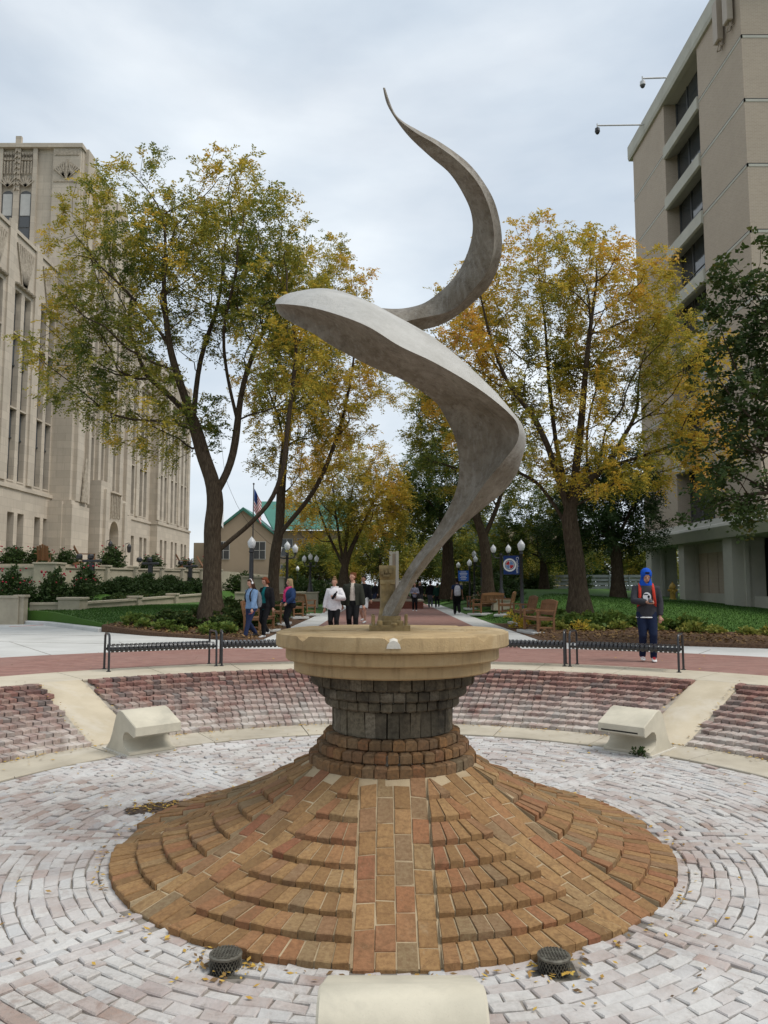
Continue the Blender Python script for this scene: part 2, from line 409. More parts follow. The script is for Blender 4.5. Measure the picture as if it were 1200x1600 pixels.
# ================================================================== THE FOUNTAIN: brick mound, brick column, concrete cap
fountain = thing('fountain', 'round brick fountain mound with brick column and wide tan concrete cap in sunken court', 'fountain', (FX, FY, ZF), world=True)
fountain.location = F1; fountain.scale = (KF,) * 3
RM0, RM1, ZM0 = .78, 2.50, -.150
def zrib(r): t = (r - RM0) / (RM1 - RM0); return lerp(ZM0, ZF + .012, t) - .075 * sin(pi * min(max(t, 0), 1))
mb = MB(); prof = [(.5, zrib(.78) - .008)] + [(RM0 + (RM1 - RM0) * k / 14, zrib(RM0 + (RM1 - RM0) * k / 14) - .007) for k in range(15)] + [(RM1 + .0, ZF - .04)]
mb.lathe(prof, 96, (FX, FY, 0)); mound = mb.build('mound', M['mound_mortar'], fountain)
items = []; HW = .28; NC = 4; beds = MB()
for s8 in range(8):
    a = s8 * pi / 4; d = Vector((sin(a), cos(a), 0)); t = Vector((cos(a), -sin(a), 0)); O = Vector((FX, FY, 0))
    for c in range(NC):
        t0 = -HW + 2 * HW * c / NC + .005; t1 = -HW + 2 * HW * (c + 1) / NC - .005
        tm = (t0 + t1) / 2; r = sqrt(max(.74 ** 2 - tm * tm, .1)) + (.1 if c % 2 else 0) + rng.uniform(0, .05)
        while r < RM1 - .02:
            l = .235 * rng.uniform(.9, 1.08); r2 = min(r + l, RM1 + .01)
            if RM1 - r2 < .09: r2 = RM1 + .01
            li = rng.uniform(-.003, .006)
            P = []
            for dz in (-.07, li):
                for (rr, tt) in ((r + .004, t0), (r + .004, t1), (r2 - .004, t1), (r2 - .004, t0)):
                    q = O + d * rr + t * tt; P.append((q.x, q.y, zrib(hypot(rr, tt)) + dz))
            items.append(P); r = r2
    NSTEP = 8
    for k in range(NSTEP):
        ri = .80 + (2.53 - .80) * k / NSTEP; ro = .80 + (2.53 - .80) * (k + 1) / NSTEP
        h0, h1 = asin(min(1, (HW + .012) / ri)), asin((HW + .012) / ro)
        wo_ = (pi / 4 - 2 * h1) * ro
        if wo_ < .09: continue
        n = max(1, round(wo_ / .118)); w_ = max(pi / 4 - 2 * h0, .01)
        bed = []                      # mortar bed between the bricks of one step
        for j in range(13):
            f_ = j / 12; ai = a + h0 + w_ * f_; ao = a + h1 + (pi / 4 - 2 * h1) * f_
            bed.append([pol(ri, ai, zrib(ri) - .05), pol(ro - .012, ao, zrib(ro) - .04), pol(ro - .012, ao, zrib(ro) + .050 - .010), pol(ri, ai, zrib(ri) - .004)])
        beds.loft(bed)
        for j in range(n):
            g0, g1 = (j + .05) / n, (j + .95) / n
            zi = zrib(ri) + .004; zo = zrib(ro) + .050 + rng.uniform(-.006, .006); li = rng.uniform(-.004, .004)
            P = []
            for top in (0, 1):
                for (rr, g, hh, ww) in ((ri, g0, h0, w_), (ri, g1, h0, w_), (ro, g1, h1, pi / 4 - 2 * h1), (ro, g0, h1, pi / 4 - 2 * h1)):
                    ang = a + hh + ww * g
                    rj = rr + (rng.uniform(-.008, .010) if rr == ro else 0)
                    z = (zi if rr == ri else zo) + li if top else (zi - .06 if rr == ri else min(zrib(ro) - .03, zo - .10))
                    P.append(pol(rj, ang, z))
            items.append(P)
beds.build('mortar', M['mound_mortar'], mound, kind='stuff')
lay_hexa(items, M['mound_brick'], mound, facing=lambda c: c[1] < FY + .25, nmax=300)
# ---- brick column: corbel courses, soldier course, plinth courses
mb = MB(); mb.lathe([(.74, -.25), (.74, -.10), (.68, -.10), (.68, .01), (.60, .01), (.60, .11), (.535, .11), (.535, .38), (.61, .38), (.61, .48), (.68, .48), (.68, .58), (.74, .58), (.74, .70)], 64, (FX, FY, 0))
column = mb.build('column', M['mortar'], fountain)
COURSES = [(.790, -.175, -.062, 44, 'plinth_brick'), (.722, -.066, .036, 41, 'plinth_brick'), (.652, .030, .132, 37, 'plinth_brick'),
           (.580, .128, .372, 35, 'column_brick'), (.645, .366, .466, 37, 'column_brick'), (.712, .462, .570, 40, 'column_brick'), (.785, .566, .700, 44, 'column_brick')]
for ci, (r_, z0, z1, n, mk) in enumerate(COURSES):
    wv = 2 * pi * r_ / n
    var = brick_variants('brick', wv / 2 - .004, .065, (z1 - z0) / 2 - .003, .016 if ci != 3 else .010, M[mk], 5, .006)
    for k in range(n):
        a = 2 * pi * (k + (.5 if ci % 2 else 0)) / n
        p = pol(r_ - .065 + rng.uniform(-.008, .006), a, (z0 + z1) / 2)
        o = bpy.data.objects.new('brick', var[rng.randrange(5)][0]); C.objects.link(o); o.parent = column
        o.matrix_basis = Matrix.Translation(p) @ Euler((rng.gauss(0, .02), rng.gauss(0, .02), -a + rng.gauss(0, .03))).to_matrix().to_4x4()
# ---- concrete cap of three discs; the top one has rim notches and shallow channels
def disc(r, z0, z1, bev=.012):
    mb = MB(); mb.lathe([(.4, z0), (r - bev, z0), (r, z0 + bev), (r, z1 - bev), (r - bev, z1), (.4, z1)], 96, (FX, FY, 0)); return mb
disc(.945, .690, .805).build('lower_disc', M['cap'], fountain, angle=35)
disc(1.025, .803, .922).build('middle_disc', M['cap'], fountain, angle=35)
mb = MB(); NA, RT = 384, 1.115; rr_ = [.02, .25, .34, .40, .50, .60, .70, .78, .86, .93, .99, 1.03, 1.06, 1.085, 1.103, 1.115]
ZT = 1.062
def notch(a):
    q = (a + pi / 8) % (pi / 4) - pi / 8; return q
rings = []
for r_ in rr_:
    ring = []
    for k in range(NA):
        a = 2 * pi * k / NA; q = notch(a); s_ = q * r_; z = ZT
        z -= .004 * sin(3 * a + 1) * r_
        if abs(s_) < .075 and r_ > .93: z -= .045 * smooth((r_ - .93) / .15) * (1 - abs(s_) / .075) ** .6
        if r_ > 1.08: z -= (r_ - 1.08) * .25
        # shallow sunk panels either side
        al = (a + pi) % (2 * pi) - pi
        if .34 < r_ < .95 and -1.82 < al < -1.50: z -= .028
        if .45 < r_ < .90 and 1.40 < al < 1.72: z -= .03
        ring.append(pol(r_, a, z))
    rings.append(ring)
rings.append([pol(1.118, 2 * pi * k / NA, 1.02 - (.04 if abs(notch(2 * pi * k / NA)) * 1.1 < .045 else 0)) for k in range(NA)])
for z in (.98, .94, .926): rings.append([pol(1.118 if z > .93 else 1.106, 2 * pi * k / NA, z) for k in range(NA)])
rings.append([pol(.9, 2 * pi * k / NA, .926) for k in range(NA)])
mb.loft(rings); mb.build('top_disc', M['cap'], fountain, angle=28)
M['pale_stone'] = concrete('pale_stone', (.60, .57, .50), (.45, .42, .36), None, 6, .2)
for a in (pi,):        # pale spout liners in the rim notches
    mb = MB(); prof = []
    ct = Vector((cos(a), -sin(a), 0))
    for k in range(7):
        th = pi * k / 6; off = ct * (cos(th) * .060)
        prof.append((off, sin(th) * .070))
    ringA = []; ringB = []
    for off, zz in prof:
        pa = Vector(pol(1.03, a, .985 + zz)) + off; pb = Vector(pol(1.126, a, .972 + zz * .95)) + off; ringA.append(pa); ringB.append(pb)
    mb.loft([ringA, ringB]); mb.build('spout', M['pale_stone'], fountain, angle=50)

# ================================================================== WALKS AND BANK ROUND THE COURT (real metres)
FX, FY, ZF = F1
# ---- lower concrete ring, in slabs with open joints
mb = MB(); mb.lathe([(4.60, ZF - .08), (5.5, ZF - .08), (5.5, ZF - .03), (4.60, ZF - .03)], 96, (FX, FY, 0)); lowring = struct(mb, 'lower_walk', M['floor_joint'])
def ring_slab(r0, r1, a0, a1, z0, z1, n=4):
    mb = MB(); rings = []
    for k in range(n + 1):
        a = lerp(a0, a1, k / n); b = .008
        rings.append([pol(r0, a, z0), pol(r0, a, z1 - b), pol(r0 + b, a, z1), pol(r1 - b, a, z1), pol(r1, a, z1 - b), pol(r1, a, z0)])
    mb.loft(rings); return mb
NS = 22
for k in range(NS):
    a0 = 2 * pi * (k + .13) / NS; a1 = 2 * pi * (k + 1.13) / NS
    ring_slab(4.64, 5.42, a0 + .0012, a1 - .0012, ZF - .07, ZF + .004 + rng.uniform(-.003, .003), 5).build('slab', M['low_ring'], lowring)
# ---- shallow stepped brick bank: eleven courses of headers, broken by concrete strips on the diagonals
R0, R1, NR = 5.38, 7.55, 11
TR, RI = (R1 - R0) / NR, -ZF / NR
mb = MB(); mb.lathe([(R0 + .01, ZF - .1), (R0 + .01, ZF + .012), (R1 - .02, -.050), (R1 + .1, -.050), (R1 + .1, ZF - .1)], 128, (FX, FY, 0)); bank = struct(mb, 'brick_bank', M['mortar'])
items = []
RAMPS = [.745, -.745, 3 * pi / 4, -3 * pi / 4]; RW = .30
for i in range(NR):
    rf = R0 + i * TR; zt = ZF + (i + 1) * RI - .002; n = int(2 * pi * (rf + .1) / .110)
    for k in range(n):
        a = 2 * pi * (k + (.5 if i % 2 else 0) + rng.uniform(-.05, .05)) / n
        if any(abs((a - q + pi) % (2 * pi) - pi) < (RW + .05 + rng.uniform(-.03, .06)) / rf for q in RAMPS): continue
        p = pol(rf + TR / 2 + rng.uniform(-.008, .008), a, zt - .026 + rng.uniform(-.004, .004))
        items.append(Matrix.Translation(p) @ Euler((0, 0, -a)).to_matrix().to_4x4() @ Euler((rng.gauss(.03, .03), rng.gauss(0, .025), rng.gauss(0, .02))).to_matrix().to_4x4() @ Matrix.Diagonal((rng.uniform(.92, 1.03), 1, 1, 1)))
V = brick_variants('brick', .0500, TR / 2 + .004, .030, .006, M['bank_brick'], 8, .006)
lay(items, V, M['bank_brick'], bank)
for q in RAMPS[:2]:
    mb = MB(); rings = []
    for k in range(9):
        t_ = k / 8; r_ = lerp(R0 - .03, R1 + .04, t_); z_ = lerp(ZF + .012, -.002, t_) + .010 * sin(9 * t_) * (0 < k < 8); h = (RW + .05) / r_
        rings.append([pol(r_, q - h, z_ - .3), pol(r_, q - h, z_ - .02), pol(r_, q - h * .85, z_), pol(r_, q + h * .85, z_), pol(r_, q + h, z_ - .02), pol(r_, q + h, z_ - .3)])
    mb.loft(rings); mb.build('strip', M['ramp'], bank, angle=40)
# ---- upper concrete rim in slabs
mb = MB(); mb.lathe([(7.58, -.3), (8.90, -.3), (8.90, -.03), (7.58, -.03)], 128, (FX, FY, 0)); rim = struct(mb, 'court_rim', M['floor_joint'])
NS = 36
for k in range(NS):
    a0 = 2 * pi * k / NS; a1 = 2 * pi * (k + 1) / NS
    ring_slab(7.585, 8.885, a0 + .0008, a1 - .0008, -.12, .004 + rng.uniform(-.002, .002), 5).build('slab', M['ring'], rim)

# ---- drains: short mesh baskets on the floor
M['drain'] = plain('drain_metal', (.20, .19, .155), (.09, .08, .065), 20, .55, .2, 80, .6)
M['drain_dark'] = plain('drain_dark', (.03, .028, .024), (.015, .014, .012), 10, .9)
for i, (dx, dy) in enumerate(DRAINS):
    t = thing('drain_strainer', ['round mesh drain strainer at the left foot of the brick mound', 'round mesh drain strainer at the right foot of the brick mound'][i], 'drain', (*site((dx, dy, 0))[:2], ZF - .018), group='drain strainers at the mound foot'); t.scale = (KF,) * 3
    mb = MB(); mb.box(-.14, .14, -.12, .12, -.02, .004); mb.build('base_plate', M['drain'], t)
    mb = MB(); mb.lathe([(.085, .0), (.085, .092)], 24, cap=True); mb.build('core', M['drain_dark'], t)
    mb = MB()
    for k in range(26):
        for sg in (1, -1):
            pts = [(.098 * cos(2 * pi * k / 26 + sg * q * .55), .098 * sin(2 * pi * k / 26 + sg * q * .55), .004 + .092 * q) for q in (0, .33, .66, 1)]
            mb.tube(pts, .003, 4, False)
    mb.build('mesh_wall', M['drain'], t, sm=True)
    mb = MB(); mb.lathe([(.02, .106), (.09, .106), (.104, .100), (.104, .088), (.09, .088)], 28)
    for k in range(-4, 5):
        h_ = sqrt(max(.09 ** 2 - (k * .02) ** 2, 0)); mb.box(k * .02 - .003, k * .02 + .003, -h_, h_, .104, .112); mb.box(-h_, h_, k * .02 - .003, k * .02 + .003, .103, .110)
    mb.build('lid', M['drain'], t)

# ---- moulded concrete seats (hooked profile) on the floor edge
def conc_seat(loc, rz, label, width=.70, slot=False):
    t = thing('concrete_seat', label, 'bench', loc, rz, 'hooked concrete seats round the court'); t.scale = (KF,) * 3
    # local: -Y towards the fountain axis
    prof = [(.0, .0), (-.03, .02), (-.03, .055), (.06, .075), (.15, .12), (.205, .19), (.195, .265), (.13, .325), (.04, .335), (-.06, .31), (-.165, .285), (-.19, .30), (-.19, .415), (-.175, .43),
            (.10, .535), (.23, .585), (.31, .60), (.385, .585), (.445, .53), (.50, .42), (.56, .27), (.64, .13), (.74, .04), (.80, .0)]
    mb = MB(); rings = []
    for x in (-width / 2, -width / 2 + .012, width / 2 - .012, width / 2):
        ins = .012 if abs(x) == width / 2 else 0
        cy = sum(p[0] for p in prof) / len(prof); cz = .28
        rings.append([(x, y + (ins if y < cy else -ins) * .7, max(0, z + (-ins if z > cz else 0) * .7)) for y, z in prof])
    n = len(prof); vs = [p for r in rings for p in r]; fs = []
    for i in range(3):
        for k in range(n): k2 = (k + 1) % n; fs.append((i * n + k, i * n + k2, (i + 1) * n + k2, (i + 1) * n + k))
    fs.append(tuple(range(n))[::-1]); fs.append(tuple(3 * n + k for k in range(n)))
    mb.add(vs, fs); mb.build('body', M['seat_concrete'], t, angle=32)
    mb = MB(); mb.box(-width / 2 - .03, width / 2 + .03, -.03, .83, -.02, .012); mb.build('footing', M['pale_stone'], t)
    if slot:
        mb = MB(); mb.box(-width * .42, width * .36, -.193, -.12, .318, .338); mb.build('drip_slot', M['drain_dark'], t)
    return t
def seat_at(ang, r): p = pol(r * KF, ang, ZF + .008); return p, -ang
for ang, r_, lab, wd, sl in ((-.742, 5.02, 'hooked concrete seat left of the fountain, against the concrete strip', .70, False), (.742, 5.02, 'hooked concrete seat right of the fountain, with a slot under its lip', .70, True), (pi, 3.65, 'concrete seat in front of the mound, cut off by the bottom of the photo', .745, False)):
    p, rz = seat_at(ang, r_); conc_seat(p, rz, lab, wd, sl)
# ================================================================== THE FLAME SCULPTURE
n = NM('weathered_metal')
base = n.ramp(n.noise(2.3, 9, .68, dist=.5), [(.28, (.085, .066, .042)), (.42, (.16, .135, .10)), (.55, (.20, .175, .138)), (.72, (.29, .265, .22))])
base = n.mix(n.ramp(n.noise(13, 8, .72), [(.48, 0), (.66, .65)]), base, (.075, .055, .034))
mp_ = n.new('ShaderNodeMapping'); n.link(n.P(), mp_.inputs[0]); mp_.inputs['Scale'].default_value = (11, 11, 1.2)
base = n.mix(n.ramp(n.noise(2.2, 7, .7, mp_.outputs[0]), [(.5, 0), (.68, .55)]), base, (.30, .28, .245))
lit_fac = n.math('ADD', n.attr('bv').outputs['Fac'], n.math('MULTIPLY', n.math('SUBTRACT', n.noise(16, 8, .75), .5), .9))
base = n.mix(n.ramp(lit_fac, [(.35, 0), (.8, .9)]), base, n.ramp(n.noise(3.5, 8, .7), [(.3, (.36, .35, .32)), (.7, (.50, .49, .46))]))  # paler tone on the blade's upper face stands in for skylight
n.set(base, n.ramp(n.noise(9, 6, .7), [(.3, .42), (.7, .68)]), .1, .4); n.bump(n.noise(18, 9, .72), .55, .03); M['flame'] = n.m
M['bronze'] = plain('stained_bronze', (.30, .22, .10), (.13, .095, .045), 14, .5, .4, 40, .25)
SC = [
    ((-0.02, 7.53, 1.19), (0.03, 7.46, 1.15), (0.12, 7.56, 1.16), (0.05, 7.62, 1.17)),
    ((0.01, 7.54, 1.29), (0.10, 7.45, 1.26), (0.19, 7.56, 1.30), (0.10, 7.63, 1.30)),
    ((0.12, 7.55, 1.47), (0.20, 7.44, 1.45), (0.29, 7.56, 1.50), (0.21, 7.66, 1.49)),
    ((0.28, 7.56, 1.73), (0.37, 7.42, 1.73), (0.46, 7.58, 1.73), (0.38, 7.70, 1.73)),
    ((0.48, 7.57, 1.99), (0.61, 7.40, 2.00), (0.68, 7.60, 1.99), (0.59, 7.74, 2.00)),
    ((0.65, 7.57, 2.28), (0.83, 7.36, 2.27), (0.97, 7.62, 2.24), (0.83, 7.80, 2.28)),
    ((0.73, 7.55, 2.50), (0.96, 7.28, 2.46), (1.20, 7.62, 2.43), (1.00, 7.85, 2.50)),
    ((0.74, 7.52, 2.71), (1.11, 7.20, 2.64), (1.34, 7.62, 2.63), (1.08, 7.88, 2.72)),
    ((0.70, 7.46, 2.93), (1.24, 7.10, 2.82), (1.38, 7.55, 2.81), (1.09, 7.85, 2.94)),
    ((0.60, 7.44, 3.14), (1.24, 7.00, 2.95), (1.37, 7.50, 2.94), (1.03, 7.83, 3.12)),
    ((0.48, 7.39, 3.30), (1.13, 6.88, 3.06), (1.30, 7.42, 3.09), (0.93, 7.74, 3.27)),
    ((0.18, 7.18, 3.44), (0.82, 6.65, 3.23), (1.05, 7.22, 3.35), (0.64, 7.52, 3.48)),
    ((-0.10, 7.07, 3.53), (0.44, 6.50, 3.41), (0.72, 7.16, 3.65), (0.32, 7.43, 3.68)),
    ((-0.30, 7.02, 3.62), (0.14, 6.45, 3.54), (0.44, 7.15, 3.87), (0.07, 7.40, 3.84)),
    ((-0.53, 7.02, 3.75), (-0.13, 6.45, 3.71), (0.09, 7.22, 4.10), (-0.24, 7.45, 4.03)),
    ((-0.66, 7.05, 3.85), (-0.39, 6.55, 3.85), (-0.22, 7.30, 4.29), (-0.47, 7.50, 4.18)),
    ((-0.82, 7.12, 3.95), (-0.68, 6.75, 4.00), (-0.57, 7.45, 4.45), (-0.72, 7.55, 4.29)),
    ((-0.99, 7.26, 4.09), (-0.94, 7.00, 4.12), (-0.90, 7.53, 4.44), (-0.97, 7.58, 4.33)),
    ((-1.07, 7.45, 4.23), (-1.08, 7.38, 4.26), (-1.05, 7.60, 4.41), (-1.08, 7.62, 4.36)),
    ((-1.05, 7.75, 4.32), (-1.10, 7.85, 4.44), (-1.02, 7.80, 4.48), (-1.02, 7.65, 4.35)),
    ((-0.90, 8.00, 4.32), (-0.94, 8.12, 4.50), (-0.85, 8.02, 4.57), (-0.85, 7.80, 4.36)),
    ((-0.46, 8.25, 4.35), (-0.49, 8.45, 4.57), (-0.50, 8.30, 4.63), (-0.47, 8.10, 4.42)),
    ((0.13, 8.42, 4.31), (0.11, 8.62, 4.53), (0.06, 8.45, 4.61), (0.10, 8.25, 4.39)),
    ((0.47, 8.45, 4.37), (0.45, 8.65, 4.56), (0.36, 8.50, 4.66), (0.41, 8.28, 4.44)),
    ((0.72, 8.45, 4.46), (0.65, 8.62, 4.66), (0.55, 8.40, 4.72), (0.75, 8.25, 4.52)),
    ((0.98, 8.30, 4.61), (0.89, 8.45, 4.81), (0.76, 8.25, 4.87), (0.95, 8.05, 4.66)),
    ((1.17, 8.15, 4.78), (1.04, 8.30, 4.98), (0.88, 8.10, 5.03), (1.09, 7.90, 4.81)),
    ((1.25, 7.95, 4.99), (1.12, 8.15, 5.20), (0.94, 7.90, 5.21), (1.14, 7.72, 4.97)),
    ((1.24, 7.80, 5.19), (1.11, 8.00, 5.38), (0.92, 7.75, 5.36), (1.12, 7.58, 5.17)),
    ((1.16, 7.65, 5.42), (1.03, 7.85, 5.57), (0.83, 7.60, 5.49), (1.04, 7.45, 5.36)),
    ((1.03, 7.50, 5.57), (0.88, 7.70, 5.73), (0.67, 7.45, 5.65), (0.92, 7.30, 5.49)),
    ((0.84, 7.36, 5.72), (0.66, 7.50, 5.83), (0.46, 7.32, 5.76), (0.73, 7.20, 5.64)),
    ((0.57, 7.25, 5.86), (0.42, 7.34, 5.94), (0.26, 7.20, 5.88), (0.50, 7.12, 5.77)),
    ((0.33, 7.16, 5.94), (0.23, 7.22, 6.02), (0.13, 7.12, 6.00), (0.28, 7.06, 5.87)),
    ((0.12, 7.08, 6.04), (0.07, 7.12, 6.13), (0.03, 7.06, 6.14), (0.10, 7.03, 6.02)),
    ((0.01, 7.03, 6.29), (-0.00, 7.04, 6.30), (-0.01, 7.02, 6.28), (-0.00, 7.01, 6.27)),
]
sculpture = thing('flame_sculpture', 'tall twisting grey metal flame sculpture rising from the fountain cap', 'sculpture', (.05, 7.55, 1.06), world=True)
sculpture.location = site((.05, 7.55, 1.06)); sculpture.scale = (KF,) * 3
NSUB = 8
tracks = [catmull([s[k] for s in SC], NSUB) for k in range(4)]
mb = MB(); rings = []; FS = 6; BUL = (-.17, .10, .10, -.10)
for i in range(len(tracks[0])):
    q = [tracks[k][i] for k in range(4)]; cen = sum(q) / 4; ring = []
    for k in range(4):
        a, b = q[k], q[(k + 1) % 4]; wd = np.linalg.norm(b - a); mid = (a + b) / 2; out = mid - cen; lo = np.linalg.norm(out)
        if lo > 1e-6: out = out / lo
        for j in range(FS):
            t = j / FS; ring.append(a + (b - a) * t + out * (BUL[k] * wd * sin(pi * t)))
    rings.append([tuple(p) for p in ring])
mb.loft(rings)
for i in range(len(rings) - 1):          # skylight painted into the colour: paler upper face between its two arrises
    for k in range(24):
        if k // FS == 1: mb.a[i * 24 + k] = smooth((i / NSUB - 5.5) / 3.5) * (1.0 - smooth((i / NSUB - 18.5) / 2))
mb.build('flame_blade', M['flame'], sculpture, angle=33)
mb = MB(); rings = []
for z, r_, sq in ((1.15, .10, .0), (1.22, .085, .0), (1.30, .075, .2), (1.50, .078, .4), (1.505, .083, 1), (1.545, .083, 1), (1.55, .080, 1), (1.56, .088, 1), (1.68, .092, 1), (1.69, .088, 1)):
    ring = []
    for k in range(24):
        a = 2 * pi * k / 24; e = lerp(1.0, 1 / max(abs(cos(a)), abs(sin(a))) * .9, sq); ring.append((.035 + cos(a) * r_ * e, 7.68 + sin(a) * r_ * e, z))
    rings.append(ring)
mb.loft(rings); post = mb.build('post', M['bronze'], sculpture, angle=35)
mb = MB()
for x0, x1, z0, z1 in ((-.03, .0, 1.60, 1.655), (.045, .08, 1.615, 1.66), (-.01, .06, 1.58, 1.60), (.01, .035, 1.61, 1.64)): mb.box(x0, x1, 7.583, 7.60, z0, z1)
mb.build('relief', M['bronze'], post)
mb = MB(); mb.box(-.14, .25, 7.36, 7.74, 1.055, 1.115); mb.build('base_plate', M['bronze'], sculpture)
mb = MB(); mb.lathe([(.125, 1.11), (.125, 1.15), (.10, 1.155), (.10, 1.20)], 20, (.065, 7.55, 0), cap=True); mb.build('collar', M['bronze'], sculpture, angle=35)
for x, y, h_, r_ in ((-.10, 7.40, .10, .016), (.21, 7.40, .11, .016), (-.04, 7.385, .05, .028), (.10, 7.385, .03, .035), (.15, 7.39, .05, .03), (-.11, 7.70, .1, .016), (.22, 7.70, .1, .016)):
    mb = MB(); mb.lathe([(r_ * .9, 1.11), (r_, 1.115), (r_, 1.11 + h_ - .006), (r_ * .8, 1.11 + h_)], 10, (x, y, 0), cap=True); mb.build('bolt', M['bronze'], sculpture)
# leaves and grit caught in the cap's sunk panel belong to the litter further below

# ================================================================== PAVING AND GROUND
n = NM('red_paving')
c_ = n.new('ShaderNodeCombineXYZ'); o_ = n.sep(); n.link(o_[0], c_.inputs[0]); n.link(o_[1], c_.inputs[1])
b_ = grid_brick_tex(n, c_.outputs[0], .205, .103, (.225, .105, .085), (.31, .165, .135), (.20, .15, .125), .006)
col = n.mix(n.ramp(n.noise(.7, 6, .65), [(.35, .0), (.7, .45)]), b_.outputs[0], (.27, .18, .155))
col = n.mix(n.ramp(n.noise(5, 6, .7), [(.45, 0), (.8, .5)]), col, (.15, .085, .07))
n.set(col, .85, 0, .25); n.bump(b_.outputs[1], -.25, .01); M['red_paving'] = n.m
M['walk'] = concrete('walk_concrete', (.52, .52, .50), (.42, .42, .40), (.56, .56, .55), .8, .15)
M['mulch'] = plain('mulch', (.155, .095, .06), (.05, .03, .02), 22, .95, .5, 34, 0, .1, .02)
n = NM('lawn_grass')
g = n.ramp(n.noise(60, 5, .7), [(.3, (.025, .06, .008)), (.55, (.05, .12, .014)), (.8, (.09, .175, .025))])
g = n.mix(n.ramp(n.noise(.5, 5, .6), [(.4, 0), (.75, .55)]), g, (.055, .105, .018))
n.set(g, .8, 0, .2); n.bump(n.noise(90, 4, .7), .4, .02); M['lawn'] = n.m
M['far_ground'] = plain('far_ground', (.05, .075, .02), (.03, .05, .012), .6, .95, .5, 8)

mb = MB(); mb.lathe([(8.86, -.40), (8.86, -.035), (30, -.035), (120, -.04), (1500, -.05)], 96, (FX, FY, 0)); struct(mb, 'ground', M['far_ground'])
mb = MB(); mb.lathe([(8.875, -.05), (8.875, 0), (10, 0), (12.45, 0), (12.45, -.05)], 128, (FX, FY, 0)); struct(mb, 'brick_plaza', M['red_paving'])
PX0, PX1 = -2.4, 3.25
mb = MB(); mb.box(PX0, PX1, 18.6, 120, -.03, .006); struct(mb, 'brick_path', M['red_paving'])
def walk_slabs(name, x0, x1, y0, y1, step, z):
    mb = MB(); mb.box(x0, x1, y0, y1, -.04, z - .012); s_ = struct(mb, name, M['floor_joint'])
    y = y0
    while y < y1 - .1:
        e = min(y + step, y1); mb = MB(); mb.cbox(((x0 + x1) / 2, (y + e) / 2, z - .03), (x1 - x0 - .006, e - y - .012, .06), None, .006); mb.build('slab', M['walk'], s_); y = e
walk_slabs('left_footway', PX0 - .92, PX0 - .004, 18.4, 60, 2.4, .010)
walk_slabs('right_footway', PX1 + .004, PX1 + .95, 18.4, 60, 2.4, .010)
def strip(A, B, nu, nv, zf):
    """sheet between two plan polylines (same parameter), heights from zf(x, y)"""
    def samp(P, t):
        k = t * (len(P) - 1); i = min(int(k), len(P) - 2); f = k - i; return (lerp(P[i][0], P[i + 1][0], f), lerp(P[i][1], P[i + 1][1], f))
    mb = MB(); vs = []; fs = []
    for i in range(nu + 1):
        a = samp(A, i / nu); b = samp(B, i / nu)
        for j in range(nv + 1):
            x, y = lerp(a[0], b[0], j / nv), lerp(a[1], b[1], j / nv); vs.append((x, y, zf(x, y)))
    for i in range(nu):
        for j in range(nv): k = i * (nv + 1) + j; fs.append((k, k + 1, k + nv + 2, k + nv + 1))
    for jj in (0, nv):            # earth skirts so that a raised edge has a side
        o_ = len(vs); vs += [(vs[i * (nv + 1) + jj][0], vs[i * (nv + 1) + jj][1], -.06) for i in range(nu + 1)]
        fs += [(i * (nv + 1) + jj, (i + 1) * (nv + 1) + jj, o_ + i + 1, o_ + i) for i in range(nu)]
    mb.add(vs, fs); return mb
def arcpts(r, a0, a1, n=16): return [(FX + r * sin(lerp(a0, a1, k / n)), FY + r * cos(lerp(a0, a1, k / n))) for k in range(n + 1)]
def zR(x, y):        # ground right of the path
    e = max(0, hypot(x - FX, y - FY) - 13.9); s_ = max(0, x - 4.2)
    return .012 + .09 * smooth(e / 1.2) * smooth(s_ / .8) + (.95 * smooth((y - 20.5 + .25 * max(0, 9 - x)) / 12)) * smooth(s_ / 5.0) * max(.22, min(1.15, 1 - .062 * (x - 8) + .03 * (y - 38) * (x > 4)))
def zL(x, y):        # ground left of the path
    s_ = max(0, -x - 3.35); e = max(0, y - (20.4 + .0 * x))
    return .012 + .07 * smooth(e / 1.0) * smooth(s_ / .6) + .45 * smooth((y - 21.5) / 10) * smooth(s_ / 3.5) + .55 * smooth((y - 31.5) / 4) * smooth((-x - 12.1 + .09 * (y - 34)) / 1.2)
# concrete apron right, and the broad apron running off left
EDR = [(4.2, 20.55), (5.3, 20.1), (6.5, 19.65), (9.1, 18.45), (12.0, 16.2), (16, 11.5), (19, 5)]
mb = strip(arcpts(12.41, atan2(4.2 - FX, 11.7), 1.9, 24), EDR, 48, 4, lambda x, y: -.004); struct(mb, 'right_apron', M['walk'])
EDL = [(-3.32, 20.55), (-5.44, 22.03), (-7.05, 23.1), (-9.09, 25.0), (-12.6, 29.2), (-17, 32.0), (-34, 38)]
mb = strip(arcpts(12.41, atan2(-3.32 - FX, 11.9), -2.0, 24), EDL[:-1] + [(-40, 30), (-40, 4)], 60, 8, lambda x, y: -.004); struct(mb, 'left_apron', M['walk'])
mb = strip([(EDL[k][0] + .0, EDL[k][1]) for k in range(3, 7)], [(EDL[k][0] + .12, EDL[k][1] + .22) for k in range(3, 7)], 24, 1, lambda x, y: .11)
kb = MB()
for k in range(3, 6):
    for s_ in range(4):
        p = [lerp(EDL[k][q], EDL[k + 1][q], s_ / 4) for q in (0, 1)]; q = [lerp(EDL[k][z], EDL[k + 1][z], (s_ + .985) / 4) for z in (0, 1)]
        kb.bar((p[0], p[1], .03), (q[0], q[1], .03), .24, .2, bev=.03)
tag(struct(kb, 'kerb', M['walk']), 'pale concrete kerb between the left lawn and the broad concrete walk')
